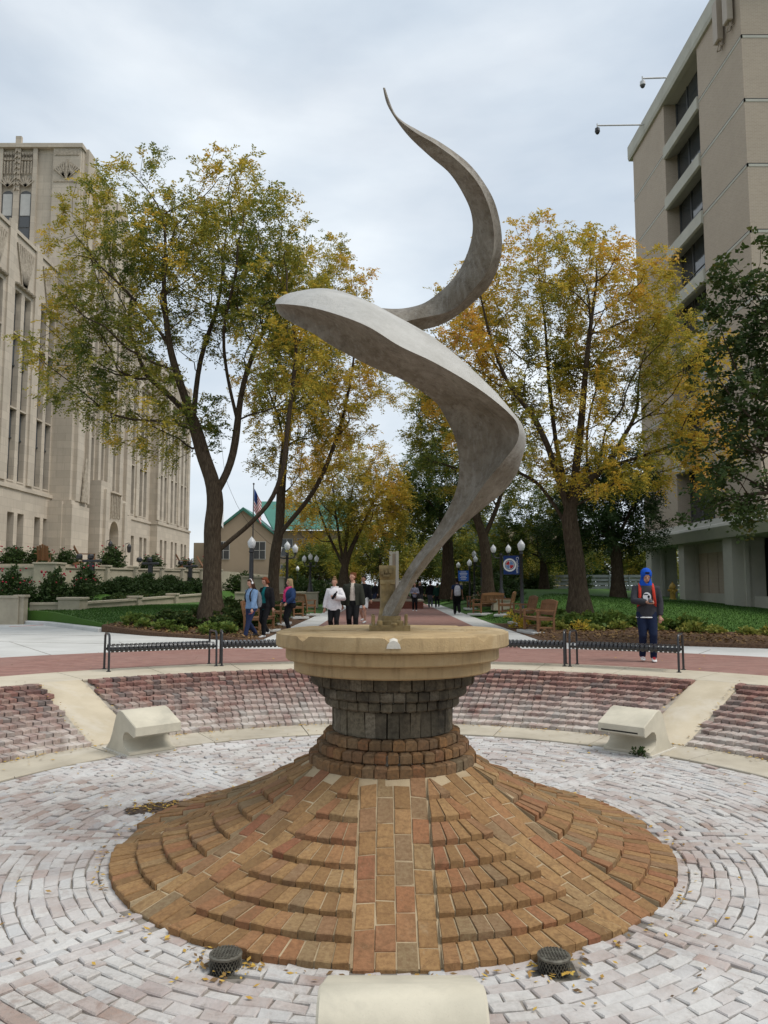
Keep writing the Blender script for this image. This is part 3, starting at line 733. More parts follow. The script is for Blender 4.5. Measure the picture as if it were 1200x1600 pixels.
# saw joints in the aprons: thin recessed-looking dark strips of joint filler, 3 mm proud
mb = MB()
def joint(a, b, w_=.014):
    a, b = Vector((a[0], a[1], 0)), Vector((b[0], b[1], 0)); mb.bar(a + Vector((0, 0, -.002)), b + Vector((0, 0, -.002)), w_, .004)
for k in range(9):
    a = -.32 - k * .15; joint((FX + 12.47 * sin(a), FY + 12.47 * cos(a)), (FX + (12.47 + 1.6 + k * 1.6) * sin(a), FY + (12.47 + 1.6 + k * 1.6) * cos(a)))
for k in range(7):
    a = .42 + k * .16; joint((FX + 12.47 * sin(a), FY + 12.47 * cos(a)), (FX + 13.8 * sin(a), FY + 13.8 * cos(a)))
joint((-5.2, 19.6), (-14, 21.5)); joint((-8, 23.0), (-20, 25.5)); struct(mb, 'joint_filler', M['floor_joint'])
# planting beds and lawns
BR = [(4.22, 30.5), (5.0, 27.6), (7.6, 25.4), (9.3, 23.4), (11.5, 21.6), (15.5, 18.5), (23, 13)]
mb = strip(EDR, BR, 60, 16, zR); struct(mb, 'right_bed', M['mulch'])
mb = strip(BR, [(4.22, 75), (8, 75), (17, 75), (30, 75), (45, 60), (50, 40), (50, 18)], 60, 40, lambda x, y: zR(x, y) - .004); struct(mb, 'right_lawn', M['lawn'])
BL = [(-3.34, 38), (-5.6, 30.0), (-7.4, 27.6), (-9.12, 25.3)]
mb = strip(EDL[:4], BL, 40, 16, lambda x, y: zL(x, y)); struct(mb, 'left_bed', M['mulch'])
mb = strip(BL[::-1] if False else BL + [(-12.65, 29.4), (-17, 32.3), (-34, 38.3)], [(-3.34, 75), (-8, 75), (-12, 75), (-18, 75), (-30, 75), (-40, 70), (-50, 60)], 70, 40, lambda x, y: zL(x, y) - .004); struct(mb, 'left_lawn', M['lawn'])
mb = strip([(-3.34, 38), (-3.34, 75)], [(-3.5, 38), (-3.5, 75)], 4, 1, zL)

# ================================================================== METAL STRAP BENCHES on the rim
M['black_metal'] = plain('black_painted_metal', (.030, .030, .033), (.018, .018, .02), 30, .32, .1, 120, 0, .5)
def metal_bench():
    t = thing('strap_bench', 'x', 'bench', (0, 0, 0), group='black metal strap benches on the court rim')
    L_ = 1.90; hs = .43
    for sx in (-1, 1):
        x = sx * L_ / 2
        pts = [(x, -.24, 0), (x, -.235, .30), (x, -.225, .56), (x, -.205, .61), (x, -.16, .635), (x, .16, .635), (x, .205, .61), (x, .225, .56), (x, .235, .30), (x, .24, 0)]
        mb = MB(); mb.tube(pts, .020, 8)
        for sy in (-1, 1): mb.lathe([(.042, 0), (.042, .008), (.02, .012)], 10, (x, sy * .24, 0), cap=True)
        mb.build('side_frame', M['black_metal'], t, angle=40)
    for sy in (-1, 1):
        mb = MB(); mb.tube([(-L_ / 2, sy * .20, hs - .07), (L_ / 2, sy * .20, hs - .07)], .022, 8); mb.build('rail', M['black_metal'], t, angle=40)
    mb = MB(); prof = [(-.195, hs - .105), (-.222, hs - .09), (-.238, hs - .055), (-.236, hs - .02), (-.215, hs + .004), (-.17, hs + .012), (-.08, hs + .002), (0, hs - .003), (.08, hs + .002), (.17, hs + .012), (.215, hs + .004), (.236, hs - .02), (.238, hs - .055), (.222, hs - .09), (.195, hs - .105)]
    hw = .024
    rings = [[(-hw, y, z), (hw, y, z), (hw, y * .985, z - .007), (-hw, y * .985, z - .007)] for y, z in prof]
    mb.loft(rings); me = mb.mesh('strap'); me.materials.append(M['black_metal'])
    ns = 24
    for k in range(ns):
        o = bpy.data.objects.new('strap', me); C.objects.link(o); o.parent = t; o.location = (-L_ / 2 + .06 + (L_ - .12) * k / (ns - 1), 0, 0)
    return t
mbench = metal_bench()
for i, (a, lab) in enumerate(((-.500, 'black metal strap bench at the far left of the rim'), (-.262, 'black metal strap bench left of the cap, partly hidden by it'), (.285, 'black metal strap bench right of the cap, partly hidden by it'), (.523, 'black metal strap bench at the far right, in front of the hooded person'))):
    p = pol(8.60, a, .006)
    if i == 0: mbench.location = p; mbench.rotation_euler = (0, 0, -a); mbench['label'] = lab
    else: dup(mbench, p, -a, lab)

# ================================================================== WOODEN BENCHES along the path
n = NM('bench_wood'); col = n.ramp(n.bv(), [(0, (.20, .095, .042)), (.5, (.26, .13, .06)), (1, (.17, .08, .036))])
mp_ = n.new('ShaderNodeMapping'); n.link(n.P(), mp_.inputs[0]); mp_.inputs['Scale'].default_value = (1, 12, 14)
col = n.mix(n.ramp(n.noise(4, 6, .7, mp_.outputs[0]), [(.4, 0), (.7, .6)]), col, (.11, .055, .026)); n.set(col, .6, 0, .3); M['bench_wood'] = n.m
def wood_bench():
    t = thing('wooden_bench', 'x', 'bench', group='wooden slatted benches along the path')     # faces -Y
    L_ = 1.5; W_ = M['bench_wood']
    for sx in (-1, 1):
        x = sx * (L_ / 2 - .04)
        mb = MB(); mb.cbox((x, -.24, .31), (.065, .065, .62), None, .006); mb.build('leg', W_, t)
        mb = MB(); mb.bar((x, .25, 0), (x, .25, .44), .065, .065, bev=.006); mb.bar((x, .25, .43), (x, .37, .92), .065, .055, (0, 1, 0), bev=.006); mb.build('leg', W_, t)
        mb = MB(); rings = []
        for y, z, w_ in ((-.31, .615, .07), (-.26, .645, .08), (-.1, .65, .075), (.1, .635, .065), (.29, .64, .055)): rings.append([(x - w_ / 2, y, z - .02), (x + w_ / 2, y, z - .02), (x + w_ / 2, y, z + .018), (x - w_ / 2, y, z + .018)])
        mb.loft(rings); mb.build('armrest', W_, t)
        mb = MB(); mb.cbox((x, 0, .38), (.05, .46, .08), None, .004); mb.build('side_rail', W_, t)
        mb = MB(); mb.cbox((x, 0, .13), (.04, .46, .05), None, .004); mb.build('stretcher', W_, t)
    mb = MB(); mb.cbox((0, -.235, .375), (L_ - .15, .03, .08), None, .004); mb.build('front_rail', W_, t)
    for k in range(6): mb = MB(); mb.cbox((0, -.27 + k * .092, .43 - (.006 * min(k, 5 - k))), (L_ - .02, .078, .022), None, .005); mb.build('seat_slat', W_, t)
    R_ = Euler((-.24, 0, 0)).to_matrix()
    mb = MB(); rings = []
    for k in range(13):
        x = -L_ / 2 + .05 + (L_ - .1) * k / 12; h_ = .09 + .05 * cos(pi * (k - 6) / 12 * .98)
        rings.append([(x, .345, .83), (x, .385, .83), (x, .40, .83 + h_), (x, .36, .83 + h_)])
    mb.loft(rings); mb.build('top_rail', W_, t)
    mb = MB(); mb.cbox((0, .285, .52), (L_ - .12, .035, .07), R_, .004); mb.build('lower_rail', W_, t)
    for k in range(15): mb = MB(); x = -L_ / 2 + .12 + (L_ - .24) * k / 14; mb.bar((x, .29, .53), (x, .365, .85), .055, .014, (0, 1, 0)); mb.build('back_slat', W_, t)
    return t
wb = wood_bench()
WB = [((4.78, 24.0), -pi / 2 + .10, 'nearest wooden bench on the right side of the path'), ((5.05, 28.0), -pi / 2, 'second wooden bench from the front on the right side of the path'),
      ((5.3, 33.6), -pi / 2 - .25, 'third wooden bench from the front on the right side of the path'), ((4.9, 36.6), -pi / 2 - .9, 'wooden bench on the right by the path lamp, showing its slatted back'), ((5.0, 43.5), -pi / 2, 'farthest wooden bench on the right side of the path'),
      ((-3.95, 24.6), pi / 2 - .15, 'nearest wooden bench on the left, behind the two walking women'), ((-3.95, 28.6), pi / 2, 'wooden bench left of the path, beside the person in the denim jacket'),
      ((-4.15, 33.4), pi / 2 + .8, 'wooden bench left of the path showing its slatted back, nearer one'), ((-4.0, 37.5), pi / 2 + .8, 'wooden bench left of the path showing its slatted back, farther one')]
for i, (p, rz, lab) in enumerate(WB):
    z = (zR if p[0] > 0 else zL)(p[0] + (.3 if p[0] > 0 else -.3), p[1]) - .03
    if i == 0: wb.location = (p[0], p[1], z); wb.rotation_euler = (0, 0, rz); wb['label'] = lab
    else: dup(wb, (p[0], p[1], z), rz, lab)
    mb = MB(); mb.cbox((0, 0, .0), (1.8, .9, .09), None, .01); pad = mb.build('bench_pad', M['walk']); pad.location = (p[0], p[1], z - .042); pad.rotation_euler = (0, 0, rz); pad['kind'] = 'structure'

# ================================================================== LAMP POSTS
n = NM('lamp_globe'); n.set((.80, .82, .84), .35, 0, .5); n.b.inputs['Transmission Weight'].default_value = .15; M['globe'] = n.m
def globe(mb, c, s=1.0):
    mb.lathe([(.055 * s, 0), (.10 * s, .03 * s), (.135 * s, .12 * s), (.15 * s, .24 * s), (.135 * s, .27 * s), (.10 * s, .32 * s), (.05 * s, .385 * s), (.012 * s, .42 * s), (.004 * s, .46 * s)], 16, c, cap=True)
def lamp(name, label, loc, heads, height, banner=None, pedestal=0.0, thick=1.0, rz=0.0):
    t = thing(name, label, 'street lamp', loc, rz, 'black street lamps with white globes along the path')
    z0 = pedestal
    if pedestal: mb = MB(); mb.cbox((0, 0, pedestal / 2), (.9, .9, pedestal), None, .02); mb.cbox((0, 0, pedestal - .04), (1.0, 1.0, .08), None, .015); mb.build('pedestal', M['garden_stone'], t)
    hb = height - (.42 if heads == 1 else .5)
    mb = MB(); mb.lathe([(.17 * thick, z0), (.17 * thick, z0 + .08), (.125 * thick, z0 + .14), (.115 * thick, z0 + .38), (.085 * thick, z0 + .46), (.07 * thick, z0 + .55), (.055 * thick, hb - .15), (.075 * thick, hb - .12), (.06 * thick, hb - .03), (.085, hb)], 16, cap=True); mb.build('post', M['black_metal'], t, angle=40)
    if heads == 1:
        mb = MB(); globe(mb, (0, 0, hb)); mb.build('globe', M['globe'], t, angle=40)
    else:
        offs = [(-.36, 0), (.36, 0)] + ([(0, 0)] if heads >= 3 else [])
        if heads == 4: offs = [(-.36, 0), (.36, 0), (0, -.36), (0, .36)]
        mb = MB()
        for ox, oy in offs:
            if (ox, oy) == (0, 0): continue
            mb.tube([(0, 0, hb - .22), (ox * .4, oy * .4, hb - .27), (ox * .85, oy * .85, hb - .22), (ox, oy, hb - .12), (ox, oy, hb - .02)], .028, 8)
            mb.lathe([(.07, hb - .05), (.075, hb - .01), (.06, hb)], 10, (ox, oy, 0), cap=True)
        mb.build('arm', M['black_metal'], t, angle=40)
        for ox, oy in offs: mb = MB(); globe(mb, (ox, oy, hb + (.12 if (ox, oy) == (0, 0) else 0)), .92); mb.build('globe', M['globe'], t, angle=40)
    return t
M['garden_stone'] = concrete('garden_stone', (.40, .355, .27), (.31, .275, .21), None, 2.5, .2)
LP = [('path_lamp', 'single-globe black lamp post left of the path, in front of the tan building', (-4.75, 27.6), 1, 3.05, 0, 1.35),
      ('triple_lamp', 'black lamp post with clustered globes beside the second left trunk', (-4.40, 35.0), 3, 3.3, 0, 1.1),
      ('triple_lamp', 'black lamp post with clustered globes on a stone pedestal left of the path', (-4.35, 45.5), 3, 3.2, .95, 1.1),
      ('path_lamp', 'small distant single-globe lamp left of the path, below the tan building', (-7.4, 66.0), 1, 2.6, 0, .9),
      ('path_lamp', 'small distant single-globe lamp seen behind the third left trunk', (-3.95, 74), 1, 2.7, 0, .9),
      ('path_lamp', 'nearest single-globe black lamp post on the right, holding the blue seal banner', (5.35, 30.0), 1, 3.05, 0, 1.05),
      ('triple_lamp', 'black lamp post with clustered globes on a stone pedestal behind the seal banner', (5.62, 37.0), 2, 3.25, .55, 1.1),
      ('path_lamp', 'single-globe lamp post right of the path, taller one beside the blue notice', (5.85, 50.0), 1, 3.35, .0, .95),
      ('triple_lamp', 'black lamp post with clustered globes on the right, beyond the blue notice', (6.0, 47.5), 2, 3.0, .5, 1.0),
      ('path_lamp', 'single-globe lamp post carrying the plain blue notice, right of the path', (5.1, 46.0), 1, 2.85, 0, .95),
      ('path_lamp', 'farthest single-globe lamp on the right, half behind the blue notice', (5.3, 55), 1, 2.9, 0, .9)]
LAMPOBJ = []
for nm, lab, p, hd, ht, ped, th in LP: LAMPOBJ.append(lamp(nm, lab, (p[0], p[1], (zR if p[0] > 0 else zL)(*p) - .02), hd, ht, None, ped, th))
# ---- blue banner with seal and name, and the small blue notice
M['banner_blue'] = plain('banner_blue', (.012, .045, .19), (.010, .035, .15), 5, .6, .1, 30)
M['notice_blue'] = plain('notice_blue', (.02, .11, .42), (.018, .095, .37), 5, .6)
M['print_white'] = plain('print_white', (.78, .78, .78), (.7, .7, .7), 5, .6)
M['print_red'] = plain('print_red', (.45, .03, .04), (.4, .025, .035), 5, .6)
M['print_sky'] = plain('print_sky', (.16, .27, .50), (.14, .24, .45), 5, .6)
def text_mesh(txt, size, mat, parent, name, mtx, align='CENTER'):
    cu = bpy.data.curves.new(name, 'FONT'); cu.body = txt; cu.size = size; cu.align_x = align; cu.align_y = 'CENTER'; cu.extrude = .0015; cu.resolution_u = 3
    ob = bpy.data.objects.new(name, cu); C.objects.link(ob); dg = bpy.context.evaluated_depsgraph_get(); me = bpy.data.meshes.new_from_object(ob.evaluated_get(dg)); bpy.data.objects.remove(ob)
    o = bpy.data.objects.new(name, me); C.objects.link(o); me.materials.append(mat); o.parent = parent; o.matrix_basis = mtx; return o
l0 = LAMPOBJ[5].location
t = thing('banner', 'blue fabric banner with round crest and white name on the nearest right lamp', 'banner', (l0.x, l0.y, l0.z + 1.72))
BW, BH = .62, .72     # hangs to the left of the post, in front of it
def cloth(x0, x1, z0, z1):
    mb = MB(); rings = []
    for k in range(9):
        x = lerp(x0, x1, k / 8); y = .012 * sin(k * .8); rings.append([(x, y, z0), (x, y + .006, z0), (x, y + .006, z1), (x, y, z1)])
    mb.loft(rings); return mb
cloth(-BW - .08, -.08, 0, BH).build('cloth', M['banner_blue'], t)
mb = MB()
for z in (-.01, BH + .01): mb.tube([(0, 0, z), (-BW - .10, 0, z)], .014, 6)
mb.build('bracket', M['black_metal'], t)
mb = MB(); N_ = 40; cx, cz = -BW - .08 + .24, BH * .5
def ringz(r0, r1, y, a0=0, a1=2 * pi, n_=32):
    m_ = MB(); rings = [[(cx + r * cos(lerp(a0, a1, k / n_)), y_, cz + r * sin(lerp(a0, a1, k / n_))) for (r, y_) in ((r0, y), (r1, y), (r1, y + .004), (r0, y + .004))] for k in range(n_ + 1)]
    m_.loft(rings, cap=False); return m_
ringz(.19, .255, -.016).build('crest_ring', M['print_white'], t)
ringz(.001, .165, -.014).build('crest_field', M['print_white'], t)
ringz(.02, .15, -.020, pi / 2 + .1, pi - .06).build('crest_quarter', M['print_red'], t); ringz(.02, .15, -.020, .06, pi / 2 - .1).build('crest_quarter', M['print_sky'], t)
ringz(.02, .15, -.020, pi + .06, 1.5 * pi - .1).build('crest_quarter', M['print_sky'], t); ringz(.02, .15, -.020, 1.5 * pi + .1, 2 * pi - .06).build('crest_quarter', M['print_red'], t)
text_mesh('Creighton', .155, M['print_white'], t, 'lettering', Matrix.Translation((-.165, -.016, BH * .5)) @ Euler((pi / 2, pi / 2, 0)).to_matrix().to_4x4())
l0 = LAMPOBJ[9].location
t = thing('notice_sign', 'small bright blue notice with white lines on a right lamp post', 'sign', (l0.x, l0.y, l0.z + 1.55))
mb = MB(); mb.box(-.68, -.06, -.04, -.02, 0, .62); mb.build('panel', M['notice_blue'], t)
mb = MB()
for k, (w_, x) in enumerate(((.34, -.37), (.46, -.37), (.40, -.37), (.28, -.37), (.42, -.37), (.3, -.37))): mb.box(x - w_ / 2, x + w_ / 2, -.044, -.041, .53 - k * .085, .56 - k * .085)
mb.build('white_lines', M['print_white'], t)
mb = MB(); mb.tube([(0, -.03, .1), (-.1, -.03, .1)], .014, 6); mb.tube([(0, -.03, .5), (-.1, -.03, .5)], .014, 6); mb.build('bracket', M['black_metal'], t)
# ================================================================== LEFT: LIMESTONE ART DECO BUILDING
n = NM('limestone')
b_ = grid_brick_tex(n, wallvec(n), 1.15, .52, (.53, .465, .38), (.44, .385, .315), (.38, .335, .275), .012)
col = n.mix(n.ramp(n.noise(.55, 7, .65), [(.4, 0), (.7, .4)]), b_.outputs[0], (.35, .315, .26))
mp_ = n.new('ShaderNodeMapping'); n.link(n.P(), mp_.inputs[0]); mp_.inputs['Scale'].default_value = (3, 3, .25)
col = n.mix(n.ramp(n.noise(1.4, 6, .7, mp_.outputs[0]), [(.52, 0), (.8, .45)]), col, (.26, .225, .18))
n.set(col, .9, 0, .15); n.bump(n.noise(9, 6, .6), .3, .03); M['limestone'] = n.m
M['carved_stone'] = plain('carved_stone', (.47, .41, .33), (.28, .24, .19), 5, .9, .6, 14, 0, .15, .06)
n = NM('window_glass'); n.set((.045, .05, .055), .08, 0, .6); M['glass'] = n.m
M['window_frame'] = plain('window_frame', (.10, .10, .10), (.07, .07, .07), 8, .5)
M['blind'] = plain('window_blind', (.48, .48, .46), (.40, .40, .385), 3, .8)
M['spandrel'] = plain('cast_spandrel', (.085, .095, .105), (.045, .05, .056), 7, .55, .5, 12, .2, .4, .03)
DECO = thing('limestone_building', 'tall pale limestone building with narrow window strips and carved tower on the left', 'building', (-28, 60, 2.4), world=True)
TER = 2.55       # terrace level
def deco_window(x, y0, y1, z0, z1, blind=True):
    mb = MB(); w_ = .07
    mb.box(x - .42, x - .34, y0, y0 + w_, z0, z1); mb.box(x - .42, x - .34, y1 - w_, y1, z0, z1); mb.box(x - .42, x - .34, y0 + w_, y1 - w_, z1 - w_, z1); mb.box(x - .42, x - .34, y0 + w_, y1 - w_, z0, z0 + w_)
    zm = lerp(z0, z1, .48); mb.box(x - .43, x - .33, y0 + w_, y1 - w_, zm - .04, zm + .04)
    wn = mb.build('window', M['window_frame'], DECO)
    mb = MB(); mb.box(x - .41, x - .385, y0 + w_, y1 - w_, z0 + w_, zm - .04); mb.build('pane', M['glass'], wn)
    up = rng.random() < .75
    mb = MB(); mb.box(x - .40, x - .375, y0 + w_, y1 - w_, zm + .04, z1 - w_); mb.build('pane', M['blind'] if (up and blind) else M['glass'], wn)
    mb = MB(); mb.box(x - .34, x + .03, y0 - .02, y1 + .02, z0 - .10, z0); mb.build('sill', M['limestone'], wn)
def spandrel(x, y0, y1, z0, z1):
    mb = MB(); mb.box(x - .40, x - .30, y0, y1, z0, z1); s_ = mb.build('spandrel_panel', M['spandrel'], DECO)
    mb = MB(); mb.box(x - .30, x - .27, y0 + .08, y1 - .08, z0 + .15, z1 - .15); yc = (y0 + y1) / 2
    mb.box(x - .27, x - .25, yc - .07, yc + .07, z0 + .3, z1 - .3); mb.box(x - .30, x - .24, y0, y1, z0, z0 + .09); mb.box(x - .30, x - .24, y0, y1, z1 - .09, z1)
    mb.build('relief', M['spandrel'], s_)
def wing(x, y0, y1, pairs, ztop, ww=.85, gap=.65, orn=True, back=-42):
    """street wall in plane x running along Y, window pairs centred on the given y"""
    zb, g0, g1, belt, s0, s1 = TER - 1.5, 3.25, 5.95, 7.4, 7.85, 19.9
    wins = []
    for c in pairs:
        for s_ in (-1, 1): wins.append((c + s_ * gap - ww / 2, c + s_ * gap + ww / 2))
    wins.sort(); mb = MB(); xi = x - .5
    mb.box(back, xi, y0 + .002, y1 - .002, zb, ztop - .3)
    def zone(z0, z1, xf):
        prev = y0
        for a, b in wins: mb.box(xi, xf, prev, a, z0, z1); prev = b
        mb.box(xi, xf, prev, y1, z0, z1)
    gx = x + .14
    mb.box(xi, gx, y0, y1, zb, g0); zone(g0, g1, gx); mb.box(xi, gx, y0, y1, g1, belt)
    mb.box(xi, gx + .10, y0 - .05, y1 + .05, belt, belt + .22); mb.box(xi, x, y0, y1, belt + .22, s0); zone(s0, s1, x); mb.box(xi, x, y0, y1, s1, ztop)
    mb.box(xi - .2, x + .10, y0 - .06, y1 + .06, ztop, ztop + .25)
    for k in range(len(pairs) + 1):     # shallow pilasters between the bays
        pc = (pairs[0] - 1.83 if k == 0 else pairs[k - 1] + 1.83)
        if y0 + .3 < pc < y1 - .3: mb.box(x, x + .12, pc - .42, pc + .42, s0, ztop + .55)
    mb.build('wall', M['limestone'], DECO)
    for a, b in wins:
        deco_window(x, a, b, g0, g1)
        for z0, z1 in ((s0, 10.6), (12.4, 15.2), (17.1, s1)): deco_window(x, a, b, z0 + .1, z1)
        for z0, z1 in ((10.6, 12.4), (15.2, 17.1)): spandrel(x, a, b, z0, z1)
    if orn:
        for c in pairs:
            mb = MB()
            for j in range(9):
                yy = c - 1.1 + 2.2 * j / 8; mb.bar((x + .03, c + (yy - c) * .25, s1 + .5), (x + .03, yy, ztop - .5), .16, .14, (1, 0, 0))
            for j in range(6): mb.lathe([(.02, -.08), (.24, -.05), (.28, .05), (.05, .12)], 8, (x + .02, c - 1.1 + 2.2 * j / 5, s1 + .32), cap=True)
            mb.build('carved_panel', M['carved_stone'], DECO)
wing(-23.0, 36.5, 52.5, [40.25, 43.9, 47.55, 51.2], 23.4)
wing(-23.0, 64.5, 75.0, [65.5, 69.15, 72.9], 23.4)
wing(-22.3, 75.0, 87.6, [77.2, 81.1, 85.0], 23.4, .8, .75)
# ---- tower with portal
tx, ty0, ty1, tz = -21.6, 52.5, 64.6, 32.6
mb = MB(); xi = tx - .6
mb.box(-44, xi, ty0, ty1, TER - 1.5, tz - .4)
strips = [(55.6, 56.6), (57.6, 58.6), (60.2, 61.2)]
prev = ty0
for a, b in strips: mb.box(xi, tx, prev, a, 7.3, 27); prev = b
mb.box(xi, tx, prev, ty1, 7.3, 27); mb.box(xi, tx, ty0, ty1, 27, tz - 1.2); mb.box(xi, tx, ty0, ty0 + 7, tz - 1.2, tz); mb.box(-44, xi, ty0 + .01, ty0 + 7, tz - .4, tz - .01)
mb.box(xi, tx + .35, ty0 - .35, 55.2, TER - 1.5, 7.0); mb.box(xi, tx + .22, ty0 - .22, 55.1, 7.0, 7.3)
mb.box(xi, tx + .3, 62.2, ty1, TER - 1.5, 7.2)
for a, b, zz in ((52.9, 54.0, tz + .25), (54.9, 55.35, 30.6), (56.85, 57.35, 31.2), (58.85, 59.9, 31.2), (61.5, 62.2, 30.2), (63.2, 64.4, 29)): mb.box(tx, tx + .28, a, b, 7.3, zz)
mb.box(tx - .5, tx + .1, 59.6, 62.1, tz - 1.2, tz - .2); mb.box(tx - .5, tx + .1, 62.1, ty1, tz - 2.0, tz - 1.4)
# south face of the tower above the wing: pilasters, parapet
for a, b, zz in ((-23.6, -21.65, tz), (-25.05, -24.75, tz), (-26.35, -25.95, tz + .9), (-27.5, -27.2, tz)): mb.box(a, b, ty0 - .22, ty0, 23.7, zz)
mb.box(-44, -21.5, ty0 - .35, ty0 + .4, tz, tz + .3)
mb.box(-23.5, -21.9, ty0 - .5, ty0 - .2, TER - 1.5, 7.2)
mb.build('tower_wall', M['limestone'], DECO)
for a, b in strips:
    z = 8.0
    while z < 26: deco_window(tx - .1, a, b, z, z + 2.7); spandrel(tx - .1, a, b, z + 2.7, z + 4.4); z += 4.5
for xa, xb in ((-25.95, -25.05), (-27.2, -26.35)):     # arched windows on the tower's south face
    xc = (xa + xb) / 2; mb = MB(); hw = (xb - xa) / 2
    mb.box(xa, xb, ty0 - .10, ty0 - .03, 25.6, 29.0); mb.extrude([(xc + hw * cos(pi * k / 8), ty0 - .10, 29.0 + .45 * sin(pi * k / 8)) for k in range(9)], (0, .07, 0))
    wn = mb.build('arched_window', M['window_frame'], DECO)
    for z0, z1, m_ in ((25.7, 26.6, 'glass'), (26.75, 27.5, 'glass'), (27.6, 29.2, 'blind')): mb = MB(); mb.box(xa + .1, xb - .1, ty0 - .125, ty0 - .105, z0, z1); mb.build('pane', M[m_], wn)
    mb = MB()
    for j in range(7): mb.bar((xc, ty0 - .2, 29.7), (xc + (j - 3) * .2, ty0 - .2, 30.5 - abs(j - 3) * .12), .1, .1, (0, 1, 0))
    for j in range(4): mb.bar((xa + .12 + j * .22, ty0 - .16, 30.7), (xa + .12 + j * .22, ty0 - .16, 31.6), .08, .08, (0, 1, 0))
    for j in range(4): mb.bar((xa + .1 + j * .2, ty0 - .16, 31.7), (xa + .2 + j * .2, ty0 - .16, 32.3), .07, .07, (0, 1, 0)); mb.bar((xa + .2 + j * .2, ty0 - .16, 31.7), (xa + .1 + j * .2, ty0 - .16, 32.3), .07, .07, (0, 1, 0))
    mb.build('carved_panel', M['carved_stone'], DECO)
mb = MB()
for k in range(9): z = 29.4 + k * .4; mb.bar((-26.3, ty0 - .27, z), (-26.15, ty0 - .27, z + .28), .1, .12, (0, 1, 0)); mb.bar((-26.0, ty0 - .27, z), (-26.15, ty0 - .27, z + .28), .1, .12, (0, 1, 0))
for j in range(5):
    for s_ in (-1, 1): mb.bar((-22.6 + s_ * .15, ty0 - .26, 30.4), (-22.6 + s_ * (.25 + .16 * j), ty0 - .26, 31.5 - .12 * j), .1, .12, (0, 1, 0))
mb.box(-22.68, -22.52, ty0 - .3, ty0 - .2, 30.2, 31.7); mb.box(-23.5, -21.75, ty0 - .28, ty0 - .2, 30.05, 30.2); mb.box(-23.5, -21.75, ty0 - .27, ty0 - .2, 32.05, 32.45)
mb.build('carved_panel', M['carved_stone'], DECO)
# ---- entrance portal with arched doorway, stepped top and lanterns
pxf = tx + .75; yc = 59.3; hw = 1.0; zs = 5.4
mb = MB(); mb.box(tx - .5, pxf, 56.3, yc - hw, TER - 1.5, 9.2); mb.box(tx - .5, pxf, yc + hw, 62.3, TER - 1.5, 8.2)
mb.box(tx - .5, pxf + .2, 56.9, 57.5, TER - 1.5, 8.6); mb.box(tx - .5, pxf + .2, 61.1, 61.7, TER - 1.5, 8.0)
arc = [(pxf, yc + hw * cos(pi * k / 12), zs + 1.0 * sin(pi * k / 12)) for k in range(13)]
mb.extrude([(pxf, yc + hw, 8.6)] + [(p[0], p[1], p[2]) for p in arc] + [(pxf, yc - hw, 8.6)], (-.9, 0, 0))
mb.build('portal', M['limestone'], DECO)
mb = MB(); mb.box(tx - .1, tx + .0, yc - hw, yc + hw, TER - 1.5, 6.6); mb.build('door', M['carved_stone'], DECO)
mb = MB()
for j in range(6): yy = yc - .9 + j * .36; mb.box(pxf, pxf + .12, yy - .06, yy + .06, 6.6, 8.4 + (j % 2) * .15); mb.lathe([(.05, 0), (.16, .1), (.05, .25)], 8, (pxf + .1, yy, 8.4), cap=True)
mb.build('carved_panel', M['carved_stone'], DECO)
mb = MB()
for j in range(7): w_ = .5 - j * .06; mb.box(tx + .35, tx + .45, 54.15 - w_, 54.15 + w_, 7.3 + j * .45, 7.75 + j * .45)
mb.build('carved_panel', M['carved_stone'], DECO)
for yy in (57.2, 61.4):
    mb = MB(); mb.tube([(pxf + .2, yy, 4.75), (pxf + .5, yy, 4.85), (pxf + .5, yy, 4.7)], .03, 6); mb.lathe([(.02, 4.05), (.14, 4.1), (.18, 4.55), (.1, 4.7), (.02, 4.78)], 8, (pxf + .5, yy, 0), cap=True); mb.build('lantern', M['black_metal'], DECO)
mb = MB(); mb.tube([(-22.2, 56.5, tz), (-22.2, 56.5, tz + 1.6)], .03, 6); mb.build('roof_rod', M['black_metal'], DECO)

# ================================================================== RIGHT: TAN BRICK BLOCK
n = NM('tan_brick')
b_ = grid_brick_tex(n, wallvec(n), .21, .072, (.445, .365, .285), (.40, .325, .255), (.52, .45, .37), .007)
col = n.mix(n.ramp(n.noise(.4, 6, .6), [(.4, 0), (.75, .35)]), b_.outputs[0], (.35, .285, .22))
n.set(col, .88, 0, .2); n.bump(b_.outputs[1], -.2, .006); M['tan_brick'] = n.m
M['white_concrete'] = concrete('white_concrete', (.50, .485, .42), (.43, .415, .36), (.40, .385, .33), .9, .1)
n = NM('dark_void'); n.set((.012, .012, .013), .5, 0, .2); M['void'] = n.m
BLK = thing('brick_block', 'tall tan brick block with pale concrete bands and recessed dark windows on the right', 'building', (24, 42, .5), world=True)
bx, by0, by1, bz0, bz1 = 17.0, 34.3, 50.0, 4.9, 30.6
ry0, ry1 = 39.3, 44.3       # window recess
mb = MB()
mb.box(bx, bx + 20, by0, ry0, bz0, bz1); mb.box(bx, bx + .9, ry1, by1, bz0, bz1); mb.box(bx + .9, bx + 20, ry0, by1, bz0, bz1)
mb.build('brick_wall', M['tan_brick'], BLK)
FL = [8.15 + 3.21 * k for k in range(7)]
